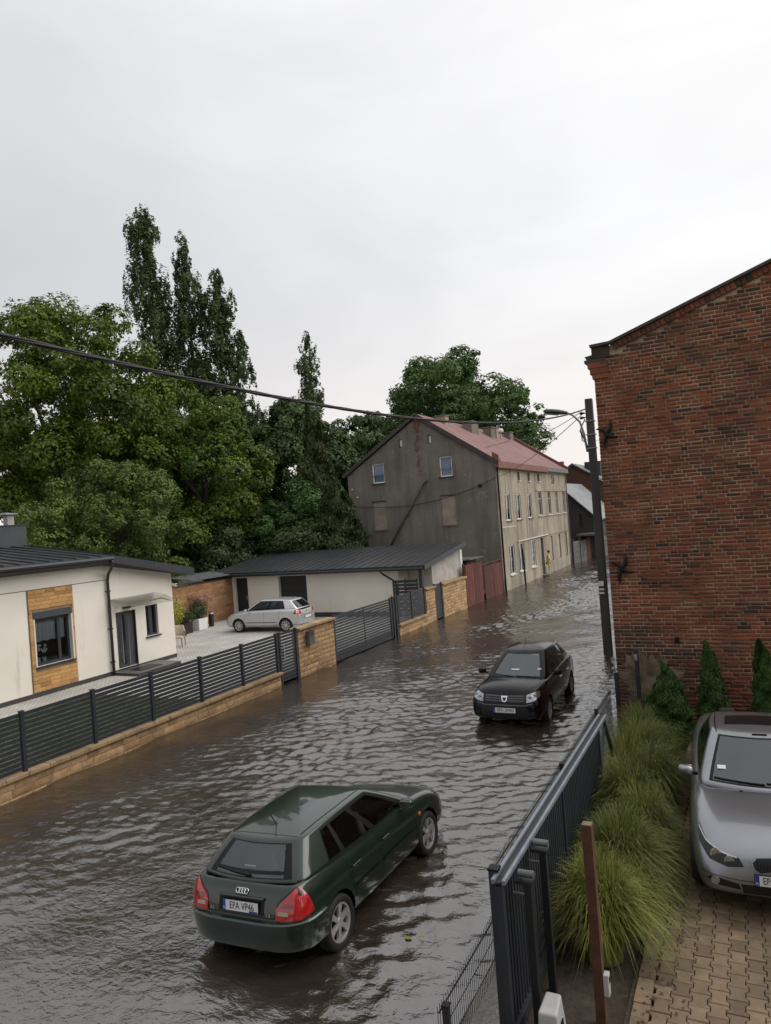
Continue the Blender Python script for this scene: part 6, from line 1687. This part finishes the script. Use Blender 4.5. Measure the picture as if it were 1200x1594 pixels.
# ---------------- small silver hatchback in the yard
P_ = dict(wf=1.235, wr=-1.235, R=.300, track=.745, tw=.185, rim=.20, spokes=8, sw=.032, rimmat='hubcap', arch=.05, seats=(.05,-.9), mid=.48,
  st=[(-1.93,.58,.45,.60,.62,.54,0),(-1.90,.74,.33,.78,.80,.66,0),(-1.83,.80,.27,.97,.99,.70,0),(-1.79,.81,.26,1.02,1.03,.71,1),(-1.25,.838,.22,1.01,1.02,.765,1),(-.4,.842,.20,.98,.98,.775,1),(.4,.842,.20,.95,.95,.775,1),(.95,.84,.20,.925,.93,.76,1),
      (1.0,.84,.20,.92,.96,.76,0),(1.35,.835,.20,.885,.935,.75,0),(1.7,.815,.21,.82,.87,.72,0),(1.90,.77,.23,.72,.76,.66,0),(1.98,.70,.27,.60,.63,.60,0),(2.02,.58,.34,.52,.54,.50,0)],
  gh=dict(yf=(1.10,.22), yr=(-1.84,-1.42), w=(.755,.57), bf=(.16,.10), br=(.08,.05), cr=(.10,.09), tf=(.03,.012), tr=(.055,.03), fc=.03, rc=.02,
     belt=(.965,-.03), roof=(1.425,-.25,.036), crown=.045, side=[(.18,.55),(.58,.985)], t=(.05,.90)))
polo = Car('hatchback_car', 'small silver hatchback parked in the paved yard by the garage', (-19.85,27.25,.302), math.radians(94), P_, 'paint_silver')
def polo_trim(c):
    for sd, ax in ((1,'x+'), (-1,'x-')):
        tl = c.patch('tail_light','red_lens','y-',[(sd*a,b) for a,b in [(.52,.78),(.77,.76),(.79,.90),(.74,.97),(.52,.95)]][::sd],.01,.05,skirt=.02)
        c.patch('lamp_side','red_lens',ax,[(-1.90,.76),(-1.66,.79),(-1.70,.95),(-1.84,.97)],.008,.05,parent=tl,skirt=.01)
        c.line('door_seam','black_trim',ax,[(.82,.90),(.86,.6),(.84,.30),(-.12,.28),(-.14,.95)],parent=c.body); c.line('door_seam','black_trim',ax,[(-.13,.28),(-.74,.28),(-.90,.6),(-.96,.97)],parent=c.body)
        c.line('rub_strip','black_trim',ax,[(.78,.44),(-.76,.44)],.03,.004,parent=c.body)
        for y in (-.02,-.80):
            h, nr, d = c.hit(ax, y, .80); o = bevel(MB().box(-.012,.012,-.09,.09,-.016,.016).build('door_handle',c.paint,c.root),.01,2); o.location = h-d*.015
        c.mirror(sd, .72, 1.0, .84)
        c.patch('headlight','lamp_reflector','y+',[(sd*a,b) for a,b in [(.36,.60),(.66,.62),(.72,.74),(.42,.70)]][::-sd],.01,.05)
    c.line('hatch_seam','black_trim','y-',[(-.70,.98),(-.52,.95),(-.50,.70),(.50,.70),(.52,.95),(.70,.98)],.008,parent=c.body)
    c.plate('', 'y-', .60, off=.02, blue=False)
    c.disc('emblem','chrome','y-',0,.86,.045,.012)
    c.wiper(False,(.0,1.06),(.35,1.08))
    o = MB().tube([(0,0,0),(0,-.12,.14)],.006,6).build('aerial','black_trim',c.root); o.location = (0,-1.2,1.40)
    c.line('bumper_seam','black_trim','y-',[(-.78,.72),(-.4,.685),(.4,.685),(.78,.72)],.008,parent=c.body)
polo_trim(polo)

# ------------------------------------------------------------------ trees
def unit(v): return v/(np.linalg.norm(v,axis=1,keepdims=True)+1e-9)
def crown_mesh(lobes, lr, per, mat, rg, leaf, squash=.78, asp=.55, gap=.0):
    """lobes (n,3), lr radii (n,), per leaves each"""
    Ps, Ns, Ts, Ss = [], [], [], []
    for c, r in zip(lobes, lr):
        k = int(per*(r/np.mean(lr))**2)
        d = unit(rg.normal(size=(k,3))); d[:,2] = np.where(rg.random(k) < .35, np.abs(d[:,2]), d[:,2])
        # twigs: leaves gather along short sprays
        ns = max(6, k//26); sp = unit(rg.normal(size=(ns,3))); si = rg.integers(0,ns,k)
        d = unit(sp[si] + rg.normal(0,.23,(k,3)))
        rad = r*(.60+.44*rg.random(k)**.6)*(1+.13*rg.normal(size=ns)[si])
        p = c + d*rad[:,None]*np.array([1,1,squash])
        n = unit(d*1.0 + np.array([0,0,.55]) + rg.normal(0,.42,(k,3)))
        Ps.append(p); Ns.append(n); Ss.append(rg.uniform(leaf*.6,leaf*1.25,k))
        base = rg.normal(.48,.13); sprayt = rg.normal(0,.10,ns)[si]
        Ts.append(np.clip(base+sprayt+rg.normal(0,.13,k),0,1))
    P = np.concatenate(Ps); N = np.concatenate(Ns); S = np.concatenate(Ss); T = np.concatenate(Ts)
    V, F = leaf_faces(P, N, S, asp, rg)
    return np_mesh('crown', V, F, mat, T)
def limbs(t, base, top, lobes, lr, r0, rg, count=14):
    trunk_top = np.array([0,0,top*.62])
    m = MB(); jig = lambda s: rg.normal(0,s,3)
    pts = [np.array([0,0,-.4])]+[np.array([0,0,top*.62*f])+jig(.06*top*.05)*np.array([1,1,0])*4*f for f in (.25,.5,.75,1)]
    m.tube([tuple(p) for p in pts],[r0*1.25,r0,r0*.85,r0*.65,r0*.4],9)
    m.build('trunk','bark',t,smooth=True)
    q = MB(); idx = rg.permutation(len(lobes))[:count]
    for i in idx:
        e = lobes[i]; s0 = pts[2+int(rg.integers(0,3))]; mid = (s0+e)/2+np.array([0,0,.08*top*rg.random()])+jig(.25)
        q.tube([tuple(s0),tuple(mid),tuple(e)],[r0*.38,r0*.22,r0*.05],6)
    q.build('limbs','bark',t,smooth=True)
def broadleaf(label, base, cz, rx, rz, nl, lr, per, mat, seed, leaf=.2, r0=.35, ry=None, shape=None, name='broadleaf_tree', zmin=None, cat='tree', nlimb=14, group=None):
    rg = np.random.default_rng(seed); t = thing(name, label, cat, base, 0, group); ry = ry or rx
    d = unit(rg.normal(size=(nl*8,3))); rad = (.35+.65*rg.random(nl*8)**.45)
    L = d*rad[:,None]
    # spread lobes apart
    keep = []
    for i in range(len(L)):
        if all(np.linalg.norm((L[i]-L[j])*np.array([rx,ry,rz])) > lr*.72 for j in keep): keep.append(i)
        if len(keep) >= nl: break
    L = L[keep]*np.array([rx-lr*.6, ry-lr*.6, rz-lr*.5]); L[:,2] += cz-base[2]
    if zmin is not None: L = L[L[:,2] > zmin-base[2]]
    R = lr*rg.uniform(.7,1.25,len(L))
    link('crown', crown_mesh(L, R, per, mat, rg, leaf), None, t)
    limbs(t, base, cz-base[2]+rz*.4, L, R, r0, rg, nlimb)
    return t
def columnar(label, base, h, rad, n, mat, seed, leaf=.16, z0=.12, name='poplar_tree', group=None, lean=(0,0)):
    rg = np.random.default_rng(seed); t = thing(name, label, 'tree', base, 0, group)
    nl = int(h*5.0); z = z0+(1-z0)*rg.random(nl)**.92; prof = np.minimum(1,(1-z)*6+.04)**.6*np.minimum(1,.62+z*.9)
    wav = 1+.28*np.sin(z*h*.9+seed)+.18*np.sin(z*h*2.1+seed*2)
    az = rg.uniform(0,6.283,nl); r = rad*prof*wav*(.15+.85*rg.random(nl)**.7)
    L = np.stack([np.cos(az)*r+lean[0]*z+.35*rad*np.sin(z*7+seed), np.sin(az)*r+lean[1]*z, z*h],1); R = rad*.38*rg.uniform(.6,1.3,nl)*(.5+.5*prof)
    link('crown', crown_mesh(L, R, n/nl, mat, rg, leaf, squash=2.4), None, t)
    m = MB(); m.tube([(0,0,-.3),(lean[0]*.4,lean[1]*.4,h*.45),(lean[0]*.95,lean[1]*.95,h*.93)],[.42,.24,.03],8); m.build('trunk','bark',t,smooth=True)
    q = MB()
    for i in rg.permutation(nl)[:26]: e = L[i]; q.tube([(lean[0]*e[2]/h,lean[1]*e[2]/h,max(.3,e[2]-2.6)),tuple(e)],[.09,.02],5)
    q.build('limbs','bark',t); return t
broadleaf('large maple with broad yellow-green crown behind the bungalow', (-42.0,36.0,.26), 12.6, 9.3, 9.4, 150, 1.45, 900, 'leaf_maple', 1, .150, .5, zmin=2.5)
broadleaf('bright green maple rounding out in front of the poplars', (-32.6,38.3,.26), 8.2, 4.9, 6.4, 80, 1.10, 850, 'leaf_bright', 2, .13, .32, zmin=1.5)
broadleaf('olive-green fruit tree leaning over the bungalow and yard wall', (-29.0,26.6,.26), 5.4, 4.3, 3.9, 90, .78, 750, 'leaf_fruit', 3, .085, .25, zmin=1.2)
columnar('tallest poplar column at the left of the poplar row', (-57.4,61,.26), 41.0, 2.15, 29376, 'leaf_poplar', 4, .17, .16, group='poplars')
columnar('second poplar column right of the tallest', (-53.6,62.6,.26), 37.4, 1.8, 24480, 'leaf_poplar', 5, .17, .16, group='poplars')
columnar('third poplar column with leaning top', (-50.8,64,.26), 33.2, 1.85, 23256, 'leaf_poplar', 6, .17, .14, group='poplars')
columnar('shorter poplar column at the right of the row', (-49.4,65,.26), 26.5, 1.55, 17136, 'leaf_poplar', 7, .17, .12, group='poplars')
columnar('low poplar at the right foot of the poplar row', (-48.0,66,.26), 19.0, 1.55, 13464, 'leaf_poplar', 17, .17, .1, group='poplars')
columnar('lone distant poplar top standing above the dark trees', (-53.0,85.0,.26), 30.6, 1.75, 18360, 'leaf_poplar', 8, .17, .2)
broadleaf('dark green lime tree left of the tenement below the lone poplar', (-34.0,52,.26), 9.6, 4.5, 7.4, 70, 1.25, 760, 'leaf_walnut', 9, .17, .35, zmin=1.5)
broadleaf('dark tree standing between the lime and the poplars', (-42.5,54,.26), 8.0, 4.4, 6.0, 36, 1.5, 700, 'leaf_dark', 19, .20, .35, zmin=1.0)
conifer('thin spruce in front of the lime tree', (-26.2,42.5,.26), 13.0, 2.1, 15000, 'leaf_conifer', 10, None, 'spruce_tree', 1.0, (.10,.24), .22)
conifer('dense dark cypress bush beside the tenement gable', (-22.3,38.4,.26), 7.3, 1.75, 26000, 'leaf_conifer', 11, None, 'cypress_tree', .62, (.06,.14), .16)
broadleaf('light green rounded bush behind the garage roof', (-26.6,39.5,.26), 5.2, 2.6, 3.0, 26, .95, 900, 'leaf_bush', 12, .12, .15, zmin=.8, name='bush', cat='bush')
broadleaf('dark shrub directly behind the left end of the garage roof', (-29.8,36.2,.26), 3.2, 2.4, 2.3, 20, .9, 900, 'leaf_dark', 13, .11, .12, zmin=.6, name='bush', cat='bush', group='shrubs behind the garage')
broadleaf('grey-green shrub between the dark shrub and the light bush', (-24.6,37.7,.26), 3.0, 2.3, 2.0, 20, .85, 900, 'leaf_dark', 14, .11, .12, zmin=.6, name='bush', cat='bush', group='shrubs behind the garage')
broadleaf('tall dark shrub at the left behind the fruit tree', (-35.5,32.5,.26), 4.0, 3.0, 3.0, 24, 1.1, 800, 'leaf_dark', 15, .13, .15, zmin=.6, name='bush', cat='bush', group='shrubs behind the garage')
broadleaf('huge dome-crowned chestnut tree rising behind the tenement roof', (-27.4,73,.26), 13.0, 10.2, 9.8, 230, 1.5, 560, 'leaf_chestnut', 16, .185, .55, zmin=4)
broadleaf('smaller dark tree left of the tenement ridge', (-32.0,60,.26), 10.2, 4.0, 5.4, 44, 1.2, 760, 'leaf_walnut', 18, .17, .3, zmin=3)
broadleaf('dark maple in the left distance under the large maple', (-51,46,.26), 7.0, 8.0, 7.0, 60, 1.9, 450, 'leaf_dark', 20, .24, .4, zmin=.8)
broadleaf('broad dark tree filling the gap behind the bright maple', (-39.5,46,.26), 6.0, 4.6, 5.0, 34, 1.5, 700, 'leaf_dark', 21, .2, .3, zmin=.5)
# distant belt of trees beyond everything on the left
rg = np.random.default_rng(50); nl = 240
L = np.stack([rg.uniform(-150,-30,nl), rg.uniform(84,112,nl), rg.uniform(.5,8.5,nl)],1)
link('treeline', crown_mesh(L, rg.uniform(2.0,3.6,nl), 230, 'leaf_dark', rg, .44), None, None, kind='stuff', label='distant dark belt of trees behind the gardens', category='trees')

nl = 200
L = np.stack([rg.uniform(-32,120,nl), rg.uniform(128,165,nl), rg.uniform(.3,4.2,nl)],1)
link('treeline', crown_mesh(L, rg.uniform(2.0,3.4,nl), 130, 'leaf_dark', rg, .5), None, None, kind='stuff', label='low distant belt of trees where the street ends', category='trees')
# two fallen leaves adrift beside the green car
for k, (x, y, lab) in enumerate(((-3.92,7.62,'larger yellow leaf floating beside the green car'),(-3.78,7.70,'smaller yellow leaf floating beside the green car'))):
    s_ = .05-.012*k
    o = MB().add([(x-s_,y,.022),(x-s_*.3,y-s_*.6,.03),(x+s_*.7,y-s_*.3,.028),(x+s_,y+s_*.2,.022),(x+s_*.2,y+s_*.6,.03),(x-s_*.6,y+s_*.4,.03)],[(0,1,2,3,4,5)]).build('floating_leaf','petal_yellow',None,label=lab,category='leaf',group='leaves on the water')

# ------------------------------------------------------------------ yard plants and furniture
def pot_plant(label, loc, potfn, foliage, n, rad, hgt, mat, seed, group=None, name='planter', petals=None):
    t = thing(name, label, 'planter', loc, 0, group); potfn(t); rg = np.random.default_rng(seed)
    d = unit(rg.normal(size=(n,3))); P = d*np.array([rad,rad,hgt])*(.5+.5*rg.random((n,1)))+np.array([0,0,foliage])
    V, F = leaf_faces(P, unit(d+rg.normal(0,.5,(n,3))), rg.uniform(.03,.06,n), .55, rg)
    link('foliage', np_mesh('foliage', V, F, mat, rg.random(n)), None, t)['kind'] = 'stuff'
    if petals:
        m, k, zz, pr = petals; q = rg.normal(size=(k,3))*np.array([pr,pr,.12])+np.array([0,0,zz])
        Ps = (q[:,None,:]+unit(rg.normal(size=(k*40,3))).reshape(k,40,3)*.085).reshape(-1,3); Nn = unit(rg.normal(size=(len(Ps),3)))
        V, F = leaf_faces(Ps, Nn, rg.uniform(.02,.035,len(Ps)), .8, rg); link('blossoms', np_mesh('blossoms', V, F, m, rg.random(len(Ps))), None, t)['kind'] = 'stuff'
    return t
def cube_pot(t): bevel(MB().add([(-.30,-.30,0),(.30,-.30,0),(.30,.30,0),(-.30,.30,0),(-.34,-.34,.56),(.34,-.34,.56),(.34,.34,.56),(-.34,.34,.56)],[(3,2,1,0),(4,5,6,7),(0,1,5,4),(1,2,6,5),(2,3,7,6),(3,0,4,7)]).build('pot','white_plastic',t),.015); MB().box(-.31,.31,-.31,.31,.555,.575).build('soil','soil',t)
def dark_pot(t): bevel(MB().box(-.26,.26,-.26,.26,0,.48).build('pot','brown_pipe',t),.015); MB().box(-.24,.24,-.24,.24,.475,.49).build('soil','soil',t)
pot_plant('white cube planter with dark shrub by the brown yard wall', (-24.1,27.15,.30), cube_pot, .82, 900, .50, .30, 'leaf_dark', 61)
pot_plant('dark planter with pink hydrangea heads against the yard wall', (-24.55,27.75,.30), dark_pot, 1.0, 700, .45, .45, 'leaf_dark', 62, petals=('petal_pink',16,1.5,.30))
pot_plant('dark low planter with shrub between the bungalow corner and the white planter', (-24.0,26.1,.30), dark_pot, .75, 900, .55, .34, 'leaf_dark', 63)
pot_plant('pot of yellow-green lily by the bungalow corner', (-23.6,25.2,.30), dark_pot, 1.15, 800, .40, .62, 'petal_yellow', 64)
bo = thing('bollard_light', 'dark bollard light in front of the brown yard wall', 'lamp', (-24.1,28.1,.30))
bevel(MB().box(-.09,.09,-.09,.09,0,.62).build('column','anthracite_dark',bo),.01); MB().box(-.085,.085,-.085,.085,.6205,.70).build('diffuser','offwhite',bo); MB().box(-.095,.095,-.095,.095,.7005,.73).build('cap','anthracite_dark',bo)
ch_ = thing('wicker_chair', 'beige wicker chair beside the bungalow corner', 'chair', (-21.6,23.0,.30), .4)
v = []; f = []
for i in range(11):
    a = math.pi*(i/10)+0; x, y_ = .30*math.cos(a), .28*math.sin(a)
    hh = .86 if 2 < i < 8 else .66
    v += [(x,y_,.40),(x*1.12,y_*1.15,hh),(x*.88,y_*.88,.40),(x*1.0,y_*1.03,hh)]
    if i: b = 4*i; f += [(b-4,b,b+1,b-3),(b-2,b-1,b+3,b+2),(b-3,b+1,b+3,b-1)]
MB().add(v,f).build('backrest','wicker',ch_,smooth=True); bevel(MB().box(-.27,.27,-.24,.22,.36,.44).build('seat','wicker',ch_),.03)
for x in (-.24,.24):
    for y_ in (-.2,.18): MB().tube([(x,y_,.37),(x*1.08,y_*1.08,0)],[.018,.013],6).build('leg','rust',ch_)

# ------------------------------------------------------------------ the person at the tenement door
pn = thing('person', 'person in a yellow jacket and ochre shorts standing at the tenement doorway', 'person', (-12.98,51.95,.06), math.radians(-70))
def skin(name, verts, edges, rad, mat, parent, lv=2, root=0):
    me = bpy.data.meshes.new(name); me.from_pydata(verts, edges, []); o = link(name, me, mat, parent)
    o.modifiers.new('skin','SKIN'); me.skin_vertices.new() if not me.skin_vertices else None
    sv = me.skin_vertices[0].data
    for i, r_ in enumerate(rad): sv[i].radius = (r_, r_) if not isinstance(r_, tuple) else r_
    sv[root].use_root = True
    s_ = o.modifiers.new('sub','SUBSURF'); s_.levels = lv; s_.render_levels = lv
    res = eval_mesh(o); o.modifiers.clear(); o.data = res
    if not res.materials: res.materials.append(MATS[mat])
    res.polygons.foreach_set('use_smooth',[True]*len(res.polygons)); return o
bv_ = [(0,0,.92),(0,.02,1.12),(0,.03,1.34),(0,.05,1.46),(0,.08,1.56),(0,.10,1.66),
       (.19,.03,1.36),(.27,.06,1.12),(.20,.24,1.04),(-.19,.03,1.36),(-.27,.02,1.10),(-.20,.20,1.0),
       (.09,0,.86),(.10,.04,.48),(.10,.0,.08),(.10,.12,.03),(-.09,0,.86),(-.10,.10,.50),(-.11,.02,.08),(-.11,.14,.03)]
be_ = [(0,1),(1,2),(2,3),(3,4),(4,5),(2,6),(6,7),(7,8),(2,9),(9,10),(10,11),(0,12),(12,13),(13,14),(14,15),(0,16),(16,17),(17,18),(18,19)]
br_ = [(.15,.11),(.14,.10),(.16,.11),.055,.075,.085,.06,.045,.032,.06,.045,.032,.085,.058,.04,.032,.085,.058,.04,.032]
skin('body', bv_, be_, br_, 'skin', pn)
ck = skin('jacket', [(0,0,.86),(0,.02,1.12),(0,.03,1.36),(0,.05,1.45),(.20,.03,1.37),(.285,.06,1.12),(.22,.20,1.06),(-.20,.03,1.37),(-.285,.02,1.10),(-.22,.17,1.02)],
     [(0,1),(1,2),(2,3),(2,4),(4,5),(5,6),(2,7),(7,8),(8,9)], [(.19,.15),(.18,.14),(.20,.15),.075,.085,.075,.055,.085,.075,.055], 'coat_yellow', pn)
skin('shorts', [(0,0,.92),(.10,.0,.84),(.105,.03,.56),(-.10,.0,.84),(-.105,.07,.58)], [(0,1),(1,2),(0,3),(3,4)], [(.17,.13),.11,.085,.11,.085], 'coat_yellow', pn)
hr = MB(); V = []; F = []
for i in range(7):
    th_ = math.pi*.62*i/6
    for k in range(14):
        a = 2*math.pi*k/14; V.append((.098*math.sin(th_)*math.cos(a), .085+.108*math.sin(th_)*math.sin(a)-.012, 1.645+.125*math.cos(th_)))
for i in range(6):
    for k in range(14):
        if i > 3 and 2 <= k <= 5: continue
        F.append((i*14+k,i*14+(k+1)%14,(i+1)*14+(k+1)%14,(i+1)*14+k))
hr.add(V,F).build('hair','hair_red',pn,smooth=True)
for sd in (-1,1): MB().lathe([(.001,.0),(.011,.004),(.001,.012)],8,'y',(sd*.034,.178,1.655)).build('eye','ink',pn)
MB().add([(-.014,.185,1.615),(.014,.185,1.615),(0,.208,1.618),(0,.187,1.655)],[(0,1,2),(0,2,3),(1,3,2)]).build('nose','skin',pn)
MB().box(-.025,.025,.178,.184,1.588,1.594).build('mouth','red_lens_dark',pn)
